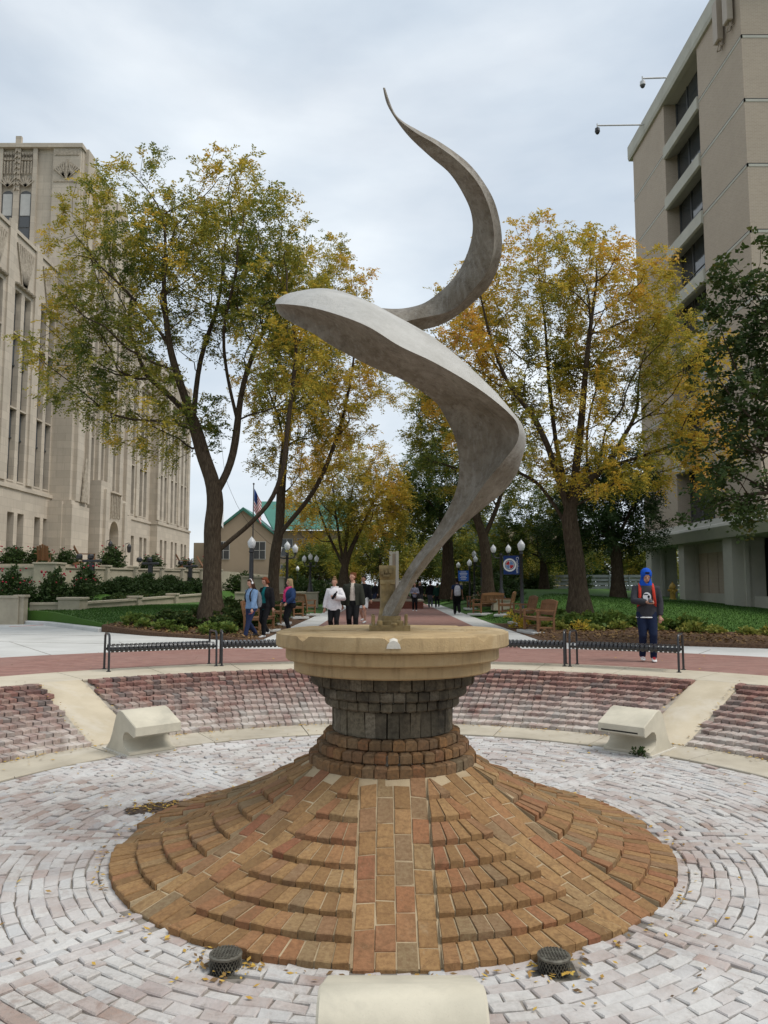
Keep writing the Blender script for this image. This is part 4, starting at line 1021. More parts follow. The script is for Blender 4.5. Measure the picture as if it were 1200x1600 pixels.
for z in FL:
    mb = MB()
    mb.box(bx - .015, bx + .05, by0 - .015, ry0, z, z + .13); mb.box(bx - .015, bx + .05, ry1, by1 + .01, z, z + .13); mb.box(bx - .015, bx + 20, by0 - .015, by0 + .05, z, z + .128); mb.build('stone_band', M['white_concrete'], BLK)
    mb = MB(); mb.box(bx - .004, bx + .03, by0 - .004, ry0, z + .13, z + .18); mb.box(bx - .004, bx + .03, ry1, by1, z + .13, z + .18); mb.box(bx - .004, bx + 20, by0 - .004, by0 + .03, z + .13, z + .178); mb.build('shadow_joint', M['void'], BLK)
for k in range(8):
    zb = 4.9 + 3.21 * k if k else 4.9
    if k:
        mb = MB(); z = 4.95 + 3.21 * k
        mb.extrude([(bx + .0, ry0, z - .35), (bx - .12, ry0, z - .30), (bx - .12, ry0, z + .38), (bx + .35, ry0, z + .42), (bx + .92, ry0, z + .42), (bx + .92, ry0, z + .05)], (0, ry1 - ry0, 0)); mb.build('spandrel_beam', M['white_concrete'], BLK)
    z0 = (4.95 + 3.21 * k + .42) if k else 4.95; z1 = 4.95 + 3.21 * (k + 1) + .05
    mb = MB(); xw = bx + .8
    for yy in (ry0 + .05, ry0 + 1.7, ry0 + 3.3, ry1 - .05): mb.box(xw - .06, xw + .06, yy - .05, yy + .05, z0, z1)
    mb.box(xw - .05, xw + .05, ry0, ry1, z0, z0 + .08); mb.box(xw - .05, xw + .05, ry0, ry1, z0 + 1.0, z0 + 1.05); wn = mb.build('window', M['window_frame'], BLK)
    for j, (a, b) in enumerate(((ry0 + .1, ry0 + 1.65), (ry0 + 1.75, ry0 + 3.25), (ry0 + 3.35, ry1 - .1))): mb = MB(); mb.box(xw - .01, xw + .02, a, b, z0 + .08, z1); mb.build('pane', M['glass'], wn)
    if k in (4, 5, 3): mb = MB(); mb.box(xw + .03, xw + .05, ry0 + .2, ry0 + .9, z0 + .1, z0 + 1.5); mb.build('blind', M['blind'], wn)
# roof fascia
mb = MB(); mb.extrude([(bx + .2, by0 - .5, bz1 - .05), (bx - .14, by0 - .5, bz1 - .05), (bx - .2, by0 - .5, bz1 + .15), (bx - .2, by0 - .5, bz1 + .95), (bx - .14, by0 - .5, bz1 + 1.0), (bx + .2, by0 - .5, bz1 + 1.0)], (0, by1 - by0 + 1.0, 0)); mb.box(bx + .2, bx + 20, by0 - .5, by1 + .5, bz1, bz1 + .98); mb.build('roof_fascia', M['white_concrete'], BLK)
# ground-floor concrete ledge, columns and infill
mb = MB(); mb.extrude([(bx + .4, by0 - 6, 3.75), (bx - .38, by0 - 6, 3.80), (bx - .62, by0 - 6, 4.35), (bx - .55, by0 - 6, 4.48), (bx - .1, by0 - 6, 4.62), (bx - .02, by0 - 6, 4.9), (bx + .4, by0 - 6, 4.9)], (0, by1 - by0 + 6.4, 0)); mb.box(bx + .4, bx + 20, by0 - 6, by1 + .3, 3.8, 4.88); mb.build('ledge', M['white_concrete'], BLK)
for a, b, zz in ((48.7, 49.7, -.2), (43.4, 44.2, -.2), (37.4, 38.4, -.2), (30.6, 31.6, -.2)):
    mb = MB(); mb.box(bx - .1, bx + 1.5, a, b, zz, 3.80); mb.box(bx + .5, bx + .7, a - .08, b + .02, zz, 3.8); mb.build('column', M['white_concrete'], BLK)
mb = MB(); mb.box(bx + .7, bx + 1.0, 38.4, 43.4, -.2, 1.05); mb.box(bx + .7, bx + 1.0, 38.4, 43.4, 3.25, 3.8); mb.build('infill_frame', M['white_concrete'], BLK)
for k in range(4): mb = MB(); a = 38.4 + 1.25 * k; mb.box(bx + .72, bx + .95, a + .05, a + 1.2, 1.05, 3.25); mb.build('brick_panel', M['tan_brick'], BLK)
mb = MB(); mb.box(bx + .98, bx + 1.1, 38.4, 43.4, 1.05, 3.25); mb.box(bx + 1.6, bx + 18, 30, 37.5, -.3, 3.78); mb.box(bx + 5, bx + 18, 37.5, 46.5, -.3, 3.78); mb.build('dark_interior', M['void'], BLK)
mb = MB(); mb.box(bx + .9, bx + 1.5, 31.6, 37.4, -.2, .95); mb.build('planter_wall', M['white_concrete'], BLK)
# antennas near the corner, cameras on roof arms
M['antenna'] = plain('antenna_tan', (.40, .34, .27), (.36, .30, .24), 4, .5)
for i, (yy, z0, z1) in enumerate(((36.1, 29.0, 31.2), (35.0, 29.2, 31.3))):
    t = thing('antenna_panel', ['tan antenna panel high on the brick block, left one', 'tan antenna panel high on the brick block, right one by the corner'][i], 'antenna', (bx - .25, yy, z0 - 1.1), group='antenna panels on the brick block', world=True)
    mb = MB(); mb.cbox((bx - .28, yy, (z0 + z1) / 2 - .5), (.28, .5, z1 - z0), None, .05); mb.build('panel', M['antenna'], t)
    mb = MB(); mb.tube([(bx - .25, yy, z0 - .5), (bx - .3, yy + .15, z0 - .9), (bx - .1, yy + .2, z0 - .75), (bx, yy + .2, z0 - .5)], .03, 6); mb.tube([(bx - .25, yy - .1, z0 - .5), (bx - .25, yy - .15, z0 - .8), (bx, yy - .1, z0 - .6)], .025, 6); mb.build('cable', M['antenna'], t, sm=True)
M['camera_white'] = plain('camera_white', (.62, .62, .62), (.55, .55, .55), 4, .4)
for i, (yy, ln, lab) in enumerate(((47.2, 2.9, 'dome camera on a long arm reaching out from the roof edge'), (43.2, 1.3, 'dome camera on a short arm at the roof edge'))):
    z = 31.1 if i == 0 else 31.55
    t = thing('roof_camera', lab, 'camera', (bx - .3, yy, z), group='cameras on the roof edge', world=True)
    mb = MB(); mb.tube([(bx - .2, yy, z + .05), (bx - .3 - ln, yy, z)], .05, 8); mb.tube([(bx - .3 - ln, yy, z + .12), (bx - .3 - ln, yy, z - .15)], .045, 8); mb.build('arm', M['camera_white'], t)
    mb = MB(); mb.lathe([(.03, .0), (.15, -.08), (.17, -.3), (.15, -.32)], 12, (bx - .3 - ln, yy, z - .12), cap=True); mb.build('housing', M['camera_white'] if i else M['black_metal'], t, angle=40)
    mb = MB(); mb.ball((bx - .3 - ln, yy, z - .45), (.14, .14, .16)); mb.build('dome', M['black_metal'] if i == 0 else M['window_frame'], t, sm=True)

# ================================================================== LEFT GARDEN WALLS, TERRACE
mb = MB(); mb.box(-42, -16.2, 38.6, 92, 0, TER); mb.box(-16.3, -12.2, 50, 92, 0, TER); struct(mb, 'terrace', M['garden_stone'])
def garden_wall(label, pts, h, piers, pier_h=None, base=None):
    t = thing('garden_wall', label, 'wall', (pts[0][0], pts[0][1], pts[0][2]), world=True)
    for (a, b) in zip(pts[:-1], pts[1:]):
        A, B = Vector(a), Vector(b); A2 = Vector((A.x, A.y, A.z)); m_ = MB()
        d = (B - A); d.z = 0; d.normalize(); s_ = Vector((d.y, -d.x, 0)) * .15
        m_.hexa([A - s_ - Vector((0, 0, .6)), B - s_ - Vector((0, 0, .6)), B + s_ - Vector((0, 0, .6)), A + s_ - Vector((0, 0, .6)), A - s_ + Vector((0, 0, h)), B - s_ + Vector((0, 0, h)), B + s_ + Vector((0, 0, h)), A + s_ + Vector((0, 0, h))]); m_.build('panel', M['garden_stone'], t)
        m_ = MB(); s2 = s_ * 1.45; z0, z1 = Vector((0, 0, h + .001)), Vector((0, 0, h + .09))
        m_.hexa([A - s2 + z0, B - s2 + z0, B + s2 + z0, A + s2 + z0, A - s2 + z1, B - s2 + z1, B + s2 + z1, A + s2 + z1]); m_.build('coping', M['garden_stone'], t)
    for (p, sz, ph) in piers:
        m_ = MB(); m_.cbox((p[0], p[1], p[2] + ph / 2 - .3), (sz, sz, ph + .6), None, .015); pr = m_.build('pier', M['garden_stone'], t)
        m_ = MB(); m_.cbox((p[0], p[1], p[2] + ph + .04), (sz + .1, sz + .1, .1), None, .015); m_.build('pier_cap', M['garden_stone'], pr)
    return t
garden_wall('low tan stone garden wall with square piers behind the left lawn', [(-30, 29.6, .55), (-14.0, 29.8, .50)], .5, [((-14.0, 29.9, .5), .35, .53)])
garden_wall('low tan stone wall stepping down to the stout corner pier on the left lawn', [(-13.9, 30.4, .42), (-12.5, 31, .42), (-12.0, 34, .45), (-11.75, 36.5, .48), (-11.2, 41, .55), (-10.6, 45.5, .62)], .30, [((-12.45, 31.0, .42), .85, .50), ((-11.75, 36.5, .48), .5, .42), ((-11.2, 41, .55), .5, .42)])
garden_wall('upper tan stone terrace wall with panels in front of the limestone building', [(-40, 38.4, 1.4), (-16.6, 38.4, 1.4), (-15.2, 42, 1.4), (-13.4, 46, 1.4), (-12.0, 50, 1.4), (-11.4, 53, 1.4)], .95, [((-16.6, 38.3, 1.4), 1.1, 1.12), ((-15.2, 42, 1.4), .5, 1.08), ((-14.3, 44, 1.4), .5, 1.08), ((-13.4, 46, 1.4), .5, 1.08), ((-12.7, 48, 1.4), .5, 1.08), ((-12.0, 50, 1.4), .5, 1.08), ((-11.4, 53, 1.4), .5, 1.08)])
garden_wall('tan stone stair wall behind the second left trunk', [(-8.3, 45.0, .6), (-6.2, 46.0, .5)], 1.35, [((-6.2, 46, .5), .5, 1.4)])
garden_wall('low tan stone wall left of the path in front of the stair', [(-8.0, 41.5, .6), (-4.6, 42.5, .5)], .45, [((-4.6, 42.5, .5), .5, .55)])
# black bollard lights with flat heads
for i, (x, y, lab) in enumerate(((-14.4, 38.0, 'black post light in the rose bed, leftmost of three'), (-12.9, 42.6, 'black post light in the rose bed, middle of three'), (-12.2, 48.6, 'black post light in the rose bed, rightmost of three'))):
    t = thing('post_light', lab, 'post light', (x, y, .9), group='black post lights in the rose bed')
    mb = MB(); mb.cbox((0, 0, .85), (.22, .22, 1.7), None, .01); mb.build('post', M['black_metal'], t)
    mb = MB(); mb.cbox((0, 0, 1.78), (.85, .30, .13), None, .02); mb.build('head', M['black_metal'], t)
    mb = MB()
    for sx in (-.28, .28): mb.lathe([(.05, 1.84), (.16, 1.9), (.16, 2.05), (.1, 2.12)], 8, (sx - .35, 0, 0), cap=True)
    mb.build('lamp_head', M['black_metal'], t)
# adirondack chairs on the terrace
def adirondack(loc, rz, label):
    t = thing('adirondack_chair', label, 'chair', loc, rz, 'wooden lounge chairs on the terrace'); W_ = M['bench_wood']
    for k in range(5): mb = MB(); x = -.22 + k * .11; mb.bar((x, .18, .22), (x, .62, 1.02 - abs(k - 2) * .05), .1, .025, (0, 1, 0)); mb.build('back_slat', W_, t)
    for k in range(5): mb = MB(); mb.cbox((0, -.38 + k * .12, .36 - k * .035), (.56, .1, .022)); mb.build('seat_slat', W_, t)
    for s_ in (-1, 1):
        mb = MB(); mb.cbox((s_ * .34, .0, .56), (.14, .8, .025)); mb.build('armrest', W_, t)
        mb = MB(); mb.cbox((s_ * .30, -.34, .28), (.03, .1, .56)); mb.build('leg', W_, t)
        mb = MB(); mb.bar((s_ * .27, -.42, .32), (s_ * .27, .62, .02), .03, .11); mb.build('leg', W_, t)
    return t
for (p, rz, lab) in (((-17.6, 39.8, TER), pi + .3, 'wooden lounge chair on the terrace, low and far left, turned away'), ((-15.55, 39.4 + .8, TER), pi / 2 + .5, 'upright wooden lounge chair on the terrace by the corner pier'), ((-13.2, 51.2, TER), pi / 2 + .4, 'wooden lounge chair on the terrace near the middle post light'), ((-12.6, 54.5, TER), pi / 2, 'wooden lounge chair on the far end of the terrace')):
    adirondack(p, rz, lab)
# ================================================================== FAR: tan building with green metal roof, flags, pylon, planter
FB = thing('green_roof_building', 'distant tan building with green metal gable roof left of the path', 'building', (-18, 95, 1), world=True)
M['far_tan'] = concrete('far_tan', (.36, .29, .21), (.31, .25, .18), None, .4, .1)
M['green_roof'] = plain('green_metal_roof', (.055, .19, .145), (.045, .155, .12), .6, .5)
mb = MB(); mb.box(-21.5, -4.0, 95, 106, -1, 8.2); mb.box(-21.0, -13.5, 94.0, 95, -1, 7.6); mb.extrude([(-21.0, 94, 7.6), (-13.5, 94, 7.6), (-17.25, 94, 10.6)], (0, 6, 0)); mb.box(-24, -21.5, 97, 106, -1, 6.8); mb.build('wall', M['far_tan'], FB)
mb = MB(); mb.extrude([(-13.6, 93.6, 8.2), (-4.0, 93.6, 8.2), (-4.0, 100.5, 12.2), (-16.5, 100.5, 12.2)], (0, .2, .25)); mb.extrude([(-13.1, 93.7, 7.4), (-13.3, 93.7, 7.8), (-17.25, 93.7, 11.0), (-21.2, 93.7, 7.8), (-21.4, 93.7, 7.4), (-17.25, 93.7, 10.6)], (0, 7, 0)); rf = mb.build('roof', M['green_roof'], FB)
for k in range(14): mb = MB(); x = -13 + k * .68; mb.bar((x, 93.6, 8.5), (x, 100.4, 12.5), .06, .08); mb.build('seam', M['green_roof'], rf)
for x, z in ((-19.6, 4.6), (-15.2, 4.6), (-12.0, 5.0), (-10.0, 5.0), (-12.0, 1.8), (-10.0, 1.8), (-6.6, 4.4), (-6.6, 1.6), (-8.4, 4.4), (-8.4, 1.6)):
    y = 93.95 if -21 < x < -13.5 else 94.95
    mb = MB(); mb.box(x - .75, x + .75, y - .06, y + .02, z, z + 2.2); wn = mb.build('window', M['blind'], FB)
    for a in (-.68, .04):
        for b in (.08, 1.14): mb = MB(); mb.box(x + a, x + a + .64, y - .08, y - .061, z + b, z + b + .98); mb.build('pane', M['glass'], wn)
# flags
def flag(label, loc, stars):
    t = thing('flagpole', label, 'flag', loc); mb = MB(); mb.tube([(0, 0, 0), (0, 0, 8.3)], [.06, .035], 8); mb.ball((0, 0, 8.35), .08); mb.build('pole', M['black_metal'], t)
    def cl(z0, z1, a0, a1, dy):
        m_ = MB(); rings = []
        for k in range(9):
            q = lerp(a0, a1, k / 8); x = .05 + q * .55; y = .10 * sin(q * 7) + dy; dr = -q * 1.05
            rings.append([(x, y, z0 + dr), (x, y + .012, z0 + dr), (x, y + .012, z1 + dr), (x, y, z1 + dr)])
        m_.loft(rings); return m_
    if not stars: cl(6.3, 8.0, 0, 1, 0).build('flag_cloth', M['print_white'], t)
    else:
        for k in range(13): cl(6.3 + k * .13, 6.43 + k * .13, 0, 1, 0).build('stripe', M['print_red'] if k % 2 == 0 else M['print_white'], t)
        cl(7.08, 8.0, 0, .42, -.02).build('canton', M['banner_blue'], t)
    return t
flag('flagpole with limp striped red and white flag before the green roof', (-9.9, 58, .8), True)
flag('flagpole with limp white flag before the green roof', (-13.6, 62, .8), False)
# pylon
t = thing('pylon', 'pale square stone pylon far down the path', 'monument', (.80, 62, 0))
mb = MB(); mb.box(-.38, -.14, -.38, .38, 0, 4.2); mb.box(.14, .38, -.38, .38, 0, 4.2); mb.box(-.14, .14, -.30, .30, 0, 4.12); mb.build('shaft', M['white_concrete'], t)
M['pylon_inset'] = concrete('pylon_inset', (.36, .30, .23), (.30, .25, .19), None, 3, .1)
mb = MB(); mb.box(-.13, .13, -.32, -.301, .6, 4.0); mb.build('inset', M['pylon_inset'], t)
# low red brick planter
t = thing('brick_planter', 'low red brick planter with pale cap far down the path', 'planter', (.75, 51, 0))
n = NM('planter_brick'); b_ = grid_brick_tex(n, wallvec(n), .21, .075, (.20, .055, .035), (.26, .08, .05), (.2, .13, .1), .006); n.set(b_.outputs[0], .85); M['planter_brick'] = n.m
mb = MB()
for a in ((-1.75, 1.75, -1.75, -1.5), (-1.75, 1.75, 1.5, 1.75), (-1.75, -1.5, -1.5, 1.5), (1.5, 1.75, -1.5, 1.5)): mb.box(*a, 0, .46)
mb.build('wall', M['planter_brick'], t)
mb = MB()
for a in ((-1.8, 1.8, -1.8, -1.45), (-1.8, 1.8, 1.45, 1.8), (-1.8, -1.45, -1.45, 1.45), (1.45, 1.8, -1.45, 1.45)): mb.box(*a, .461, .55)
mb.build('cap', M['ring'], t)
mb = MB(); mb.box(-1.5, 1.5, -1.5, 1.5, .2, .44); mb.build('soil', M['mulch'], t)
# pale building glimpsed far right behind the trees, with blue glass
t = thing('pale_far_building', 'pale building with blue glass glimpsed between the right trunks', 'building', (16, 92, 0), world=True)
mb = MB(); mb.box(8.5, 24, 92, 104, 0, 5.0); mb.box(14.4, 24, 93, 104, 5.0, 8.5); mb.build('wall', M['far_tan'], t)
M['blue_glass'] = plain('blue_glass', (.10, .17, .26), (.08, .14, .22), 1, .15)
mb = MB(); mb.box(8.8, 14.0, 92.4, 103, 5.0, 9.0); mb.build('glazing', M['blue_glass'], t)
mb = MB(); mb.box(15.2, 17.4, 90, 92, 0, 3.0); mb.build('porch', M['white_concrete'], t)
# grey fence/wall at the back of the right lawn
t = thing('low_fence', 'grey low fence at the back of the right lawn', 'fence', (20, 62, .8), world=True)
M['fence_grey'] = plain('fence_grey', (.26, .29, .31), (.20, .225, .24), 3, .6)
for k in range(16):
    mb = MB(); x = 8.5 + k * 1.6; mb.cbox((x, 62, 1.55), (.1, .1, 1.5)); mb.build('post', M['fence_grey'], t)
    if k < 15:
        for z in (1.0, 1.3, 1.6, 1.9, 2.2): mb = MB(); mb.cbox((x + .8, 62, z), (1.5, .04, .22)); mb.build('slat', M['fence_grey'], t)
# hydrant and green vent dome beside the block
t = thing('fire_hydrant', 'yellow fire hydrant by the brick block', 'hydrant', (15.9, 42.6, zR(15.9, 42.6) - .03)); M['hydrant'] = plain('hydrant_yellow', (.50, .33, .06), (.36, .22, .05), 8, .5); M['dome_green'] = plain('dome_green', (.10, .28, .22), (.08, .22, .17), 6, .5)
mb = MB(); mb.lathe([(.2, 0), (.2, .06), (.15, .08), (.14, .62), (.19, .64), (.19, .72), (.16, .76), (.12, .86), (.04, .93), (.03, 1.0)], 14, cap=True); mb.build('barrel', M['hydrant'], t, angle=40)
for s_ in (-1, 1): mb = MB(); mb.tube([(s_ * .1, 0, .52), (s_ * .26, 0, .52)], .07, 8); mb.build('nozzle', M['hydrant'], t)
mb = MB(); mb.tube([(0, -.1, .45), (0, -.28, .45)], .09, 8); mb.build('nozzle', M['hydrant'], t)
t = thing('vent_dome', 'small green domed vent on the lawn beside the brick block', 'vent', (16.0, 46.2, zR(16, 46.2) - .03))
mb = MB(); mb.lathe([(.45, 0), (.45, .3), (.42, .45), (.28, .62), (.1, .7), (.02, .71)], 16, cap=True); mb.build('dome', M['dome_green'], t, angle=40); mb = MB(); mb.lathe([(.5, 0), (.5, .08), (.44, .1)], 16, cap=True); mb.build('flange', M['dome_green'], t)
# ================================================================== TREES (limbs and crown envelopes in metres)
TREES = {
    'T1': {'limbs': [[(-5.57, 25, 0.51), (-5.57, 25, 1.69), (-5.55, 25, 2.45)], [(-5.55, 25, 2.45), (-5.59, 25, 3.45), (-5.51, 25, 4.4), (-5.93, 25, 5.67), (-6.28, 25, 6.91), (-6.7, 24.5, 8.22), (-6.95, 24.4, 9.25), (-7.18, 24.2, 11.32), (-7.02, 24, 12.96)], [(-6.28, 25, 6.91), (-6.29, 25.8, 9.25), (-5.84, 26.2, 11.2), (-5.67, 26.5, 13.2)], [(-6.95, 24.4, 9.25), (-7.93, 24, 10.6), (-9.02, 23.8, 11.58), (-9.97, 24, 12.74)], [(-6.28, 25, 6.91), (-7.66, 25.5, 8.27), (-8.77, 25.8, 8.66), (-10.26, 26, 8.29)], [(-5.51, 25, 4.4), (-5.08, 25.3, 5.5), (-4.94, 25.5, 7.01), (-5.39, 25.9, 8.69), (-5.14, 24, 9.97), (-4.47, 23.6, 11.5)], [(-4.94, 25.5, 7.01), (-4.78, 26, 8.9), (-4.1, 26.6, 10.88), (-3.88, 26.8, 12.62)], [(-5.55, 25, 2.45), (-4.79, 25, 3.14), (-3.94, 24.8, 3.85), (-3.31, 24.5, 5.0), (-3.07, 24.2, 6.73), (-2.84, 24.2, 8.76), (-2.55, 24.4, 10.54)]], 'crowns': [((-7.86, 25, 12.09), (3.23, 3.2, 3.85)), ((-4.96, 25, 12.54), (2.8, 3.2, 3.28)), ((-9.8, 25, 9.0), (2.03, 2.5, 2.42)), ((-3.2, 25, 9.88), (2.02, 2.6, 2.88)), ((-7.19, 25, 7.06), (2.01, 2.2, 1.51))], 'N': 1035, 'R': 0.3, 'S': 9620, 'leaf': 0.098, 'hue': 0.42, 'seed': 1},
    'T2': {'limbs': [[(-4.43, 31, 0.46), (-4.45, 31, 1.86), (-4.36, 31, 3.02)], [(-4.36, 31, 3.02), (-5.04, 31, 3.53), (-5.84, 31.5, 4.49), (-6.62, 31.8, 6.13), (-6.88, 32, 7.79)], [(-4.36, 31, 3.02), (-3.93, 31, 3.92), (-2.81, 30.5, 5.11), (-1.98, 30.2, 6.92), (-1.4, 30, 9.2), (-1.13, 30, 11.03)], [(-4.36, 31, 3.02), (-4.19, 31.3, 4.47), (-4.11, 31.5, 7.15), (-3.5, 31.6, 10.71), (-2.99, 31.6, 14.04)]], 'crowns': [((-2.66, 31, 13.26), (2.39, 2.6, 2.9)), ((-1.84, 31, 9.73), (2.23, 2.8, 2.71)), ((-3.4, 31, 7.59), (2.48, 2.5, 2.41)), ((-4.29, 31.5, 10.96), (2.14, 2.5, 3.32))], 'N': 747, 'R': 0.22, 'S': 6660, 'leaf': 0.098, 'hue': 0.55, 'seed': 2},
    'T3': {'limbs': [[(-2.35, 45, 1.35), (-2.35, 45, 2.58)], [(-2.35, 45, 2.58), (-3.38, 45, 4.64), (-4.15, 45, 6.9), (-4.73, 45, 8.81)], [(-2.35, 45, 2.58), (-2.82, 45, 5.77), (-3.14, 45, 8.43)], [(-2.35, 45, 2.58), (-2.07, 45, 5.77), (-1.66, 45, 8.62)], [(-2.35, 45, 2.58), (-1.24, 45, 5.01), (-0.3, 45, 7.09), (0.45, 45, 8.62)]], 'crowns': [((-2.08, 45, 7.47), (3.59, 3.6, 2.87)), ((-3.76, 45, 5.77), (2.44, 3, 2.08)), ((-0.19, 45, 6.15), (2.07, 3, 2.47))], 'N': 482, 'R': 0.24, 'S': 4810, 'leaf': 0.127, 'hue': 0.58, 'seed': 3},
    'T5': {'limbs': [[(6.57, 26, 0.62), (6.51, 26, 1.8), (6.41, 26, 2.88), (6.26, 26, 3.97)], [(6.26, 26, 3.97), (5.81, 25.8, 5.36), (5.48, 25.5, 6.12), (4.95, 25.2, 7.14), (4.14, 25, 8.03), (3.5, 24.8, 9.81), (3.09, 24.8, 11.57)], [(6.26, 26, 3.97), (6.23, 26.5, 5.35), (6.01, 26.8, 6.54), (5.93, 27, 9.25), (5.83, 27.2, 11.82), (5.82, 27, 13.42)], [(6.26, 26, 3.97), (6.55, 26, 5.37), (6.74, 25.5, 7.8), (6.84, 25, 9.88), (7.22, 25, 12.09)], [(6.26, 26, 3.97), (6.71, 26, 4.78), (7.67, 26.3, 5.57), (8.72, 26.8, 7.16), (9.68, 27, 8.18), (10.57, 27, 9.37)], [(6.41, 26, 2.88), (5.96, 26.6, 4.25), (5.39, 27, 5.15), (4.6, 27.4, 5.6), (3.72, 27.6, 6.69)], [(7.67, 26.3, 5.57), (8.8, 25.5, 5.86), (9.91, 25, 6.2), (10.76, 25, 6.41)]], 'crowns': [((5.58, 26, 11.36), (3.45, 3.2, 2.74)), ((8.01, 26, 10.67), (2.12, 3, 3.01)), ((9.51, 26, 8.97), (2.21, 2.8, 2.16)), ((10.21, 25.5, 6.29), (1.61, 2.2, 1.65)), ((2.55, 26, 9.31), (1.66, 2.6, 2.51)), ((5.06, 26, 7.5), (3.3, 3, 2.26)), ((7.5, 25.5, 5.43), (2.36, 2.5, 1.19))], 'N': 1092, 'R': 0.3, 'S': 10360, 'leaf': 0.098, 'hue': 0.6, 'seed': 5},
    'T6': {'limbs': [[(5.12, 38, 0.69), (5.08, 38, 2.41), (4.94, 38, 3.83)], [(4.94, 38, 3.83), (4.51, 38, 5.1), (4.24, 38, 7.03), (3.84, 38, 8.64)], [(4.94, 38, 3.83), (5.59, 38, 5.26), (6.06, 38, 6.87), (6.57, 38, 8.64)]], 'crowns': [((3.85, 38, 8.97), (2.72, 3, 3.28)), ((5.75, 38, 7.67), (1.92, 3, 2.28)), ((2.57, 38, 10.27), (1.93, 2.6, 1.98))], 'N': 459, 'R': 0.26, 'S': 4810, 'leaf': 0.115, 'hue': 0.36, 'seed': 6},
    'T7': {'limbs': [[(4.14, 50, 0.84), (4.16, 50, 3.53), (4.08, 50, 4.78)], [(4.08, 50, 4.78), (3.55, 50, 6.66), (2.85, 50, 8.14), (2.52, 50, 10.05)], [(4.08, 50, 4.78), (4.81, 50, 6.24), (5.57, 50, 7.72), (5.89, 50, 9.62)], [(4.08, 50, 4.78), (2.5, 50, 4.99), (1.67, 50, 5.61)]], 'crowns': [((3.77, 50, 7.93), (3.57, 4, 3.4)), ((2.3, 50, 6.66), (2.3, 3.5, 2.54))], 'N': 402, 'R': 0.36, 'S': 4810, 'leaf': 0.149, 'hue': 0.14, 'seed': 7},
    'T8': {'limbs': [[(12.11, 40, 0.81), (12.09, 40, 2.46), (11.99, 40, 3.62)], [(11.99, 40, 3.62), (11.02, 40, 4.79), (10.21, 40, 5.97)], [(11.99, 40, 3.62), (11.87, 40, 5.29), (11.75, 40, 7.15)], [(11.99, 40, 3.62), (12.87, 40, 5.29), (13.42, 40, 6.98)]], 'crowns': [((11.72, 40, 6.13), (2.85, 3.5, 2.55)), ((12.84, 40, 4.29), (1.67, 3, 1.51)), ((10.0, 40, 4.29), (2.01, 3, 1.68)), ((12.91, 40, 6.64), (1.17, 3, 1.7))], 'N': 482, 'R': 0.3, 'S': 6290, 'leaf': 0.127, 'hue': 0.02, 'seed': 8},
    'T10': {'limbs': [[(11.59, 56, 0.99), (11.63, 56, 3.07)], [(11.63, 56, 3.07), (10.97, 56, 5.4), (10.31, 56, 7.75)], [(11.63, 56, 3.07), (12.38, 56, 5.87), (13.13, 56, 8.22)]], 'crowns': [((11.68, 56, 5.87), (3.74, 4, 3.54)), ((9.32, 56, 4.47), (2.33, 3.5, 2.34)), ((13.97, 56, 4.0), (2.33, 3, 1.87))], 'N': 345, 'R': 0.28, 'S': 4810, 'leaf': 0.161, 'hue': 0.22, 'seed': 10},
    'T9': {'limbs': [[(11.42, 19, 0.32), (11.44, 19, 2.03), (11.37, 19, 3.62)], [(11.37, 19, 3.62), (10.69, 19, 4.26), (9.91, 19, 4.59), (8.96, 19, 4.91), (8.17, 19, 5.07)], [(11.37, 19, 3.62), (10.84, 19, 5.56), (10.2, 19, 7.2), (9.62, 19, 8.71), (9.0, 19, 9.55)], [(11.46, 19, 2.35), (10.81, 19, 3.46), (9.87, 19, 3.78), (8.75, 19, 3.7), (7.78, 19, 3.3)], [(11.37, 19, 3.62), (11.74, 19, 5.89), (11.57, 19, 8.54), (10.84, 19, 10.23)]], 'crowns': [((9.53, 19, 8.54), (1.22, 1.5, 1.86)), ((9.2, 19, 6.54), (1.21, 1.5, 1.5)), ((8.79, 19, 4.59), (1.36, 1.5, 1.3)), ((8.74, 19, 3.38), (1.27, 1.3, 0.64)), ((10.92, 19, 7.2), (1.38, 1.8, 3.37))], 'N': 420, 'R': 0.22, 'S': 1900, 'leaf': 0.125, 'hue': 0.36, 'seed': 9, 'broad': True},
    'B1': {'limbs': [[(-0.3, 72, 0.55), (-0.3, 72, 2.63)], [(-0.3, 72, 2.63), (-2.1, 72, 5.02), (-2.46, 72, 7.42)], [(-0.3, 72, 2.63), (1.14, 72, 5.32), (1.5, 72, 7.42)], [(-0.3, 72, 2.63), (-0.18, 72, 7.85)]], 'crowns': [((-0.3, 72, 5.32), (3.6, 4.0, 4.22)), ((-2.09, 72, 4.06), (2.15, 3.5, 2.52)), ((1.5, 72, 4.06), (2.15, 3.5, 2.52))], 'N': 252, 'R': 0.22, 'S': 3145, 'leaf': 0.196, 'hue': 0.34, 'seed': 20},
    'B2': {'limbs': [[(3.55, 78, 0.47), (3.56, 78, 2.72)], [(3.56, 78, 2.72), (2.01, 78, 5.31), (1.71, 78, 8.08)], [(3.56, 78, 2.72), (4.82, 78, 5.64), (5.14, 78, 8.08)], [(3.56, 78, 2.72), (3.71, 78, 8.57)]], 'crowns': [((3.57, 78, 5.64), (3.12, 4.0, 4.9)), ((2.01, 78, 4.18), (1.87, 3.5, 2.92)), ((5.12, 78, 4.18), (1.87, 3.5, 2.92))], 'N': 252, 'R': 0.22, 'S': 3145, 'leaf': 0.196, 'hue': 0.25, 'seed': 21},
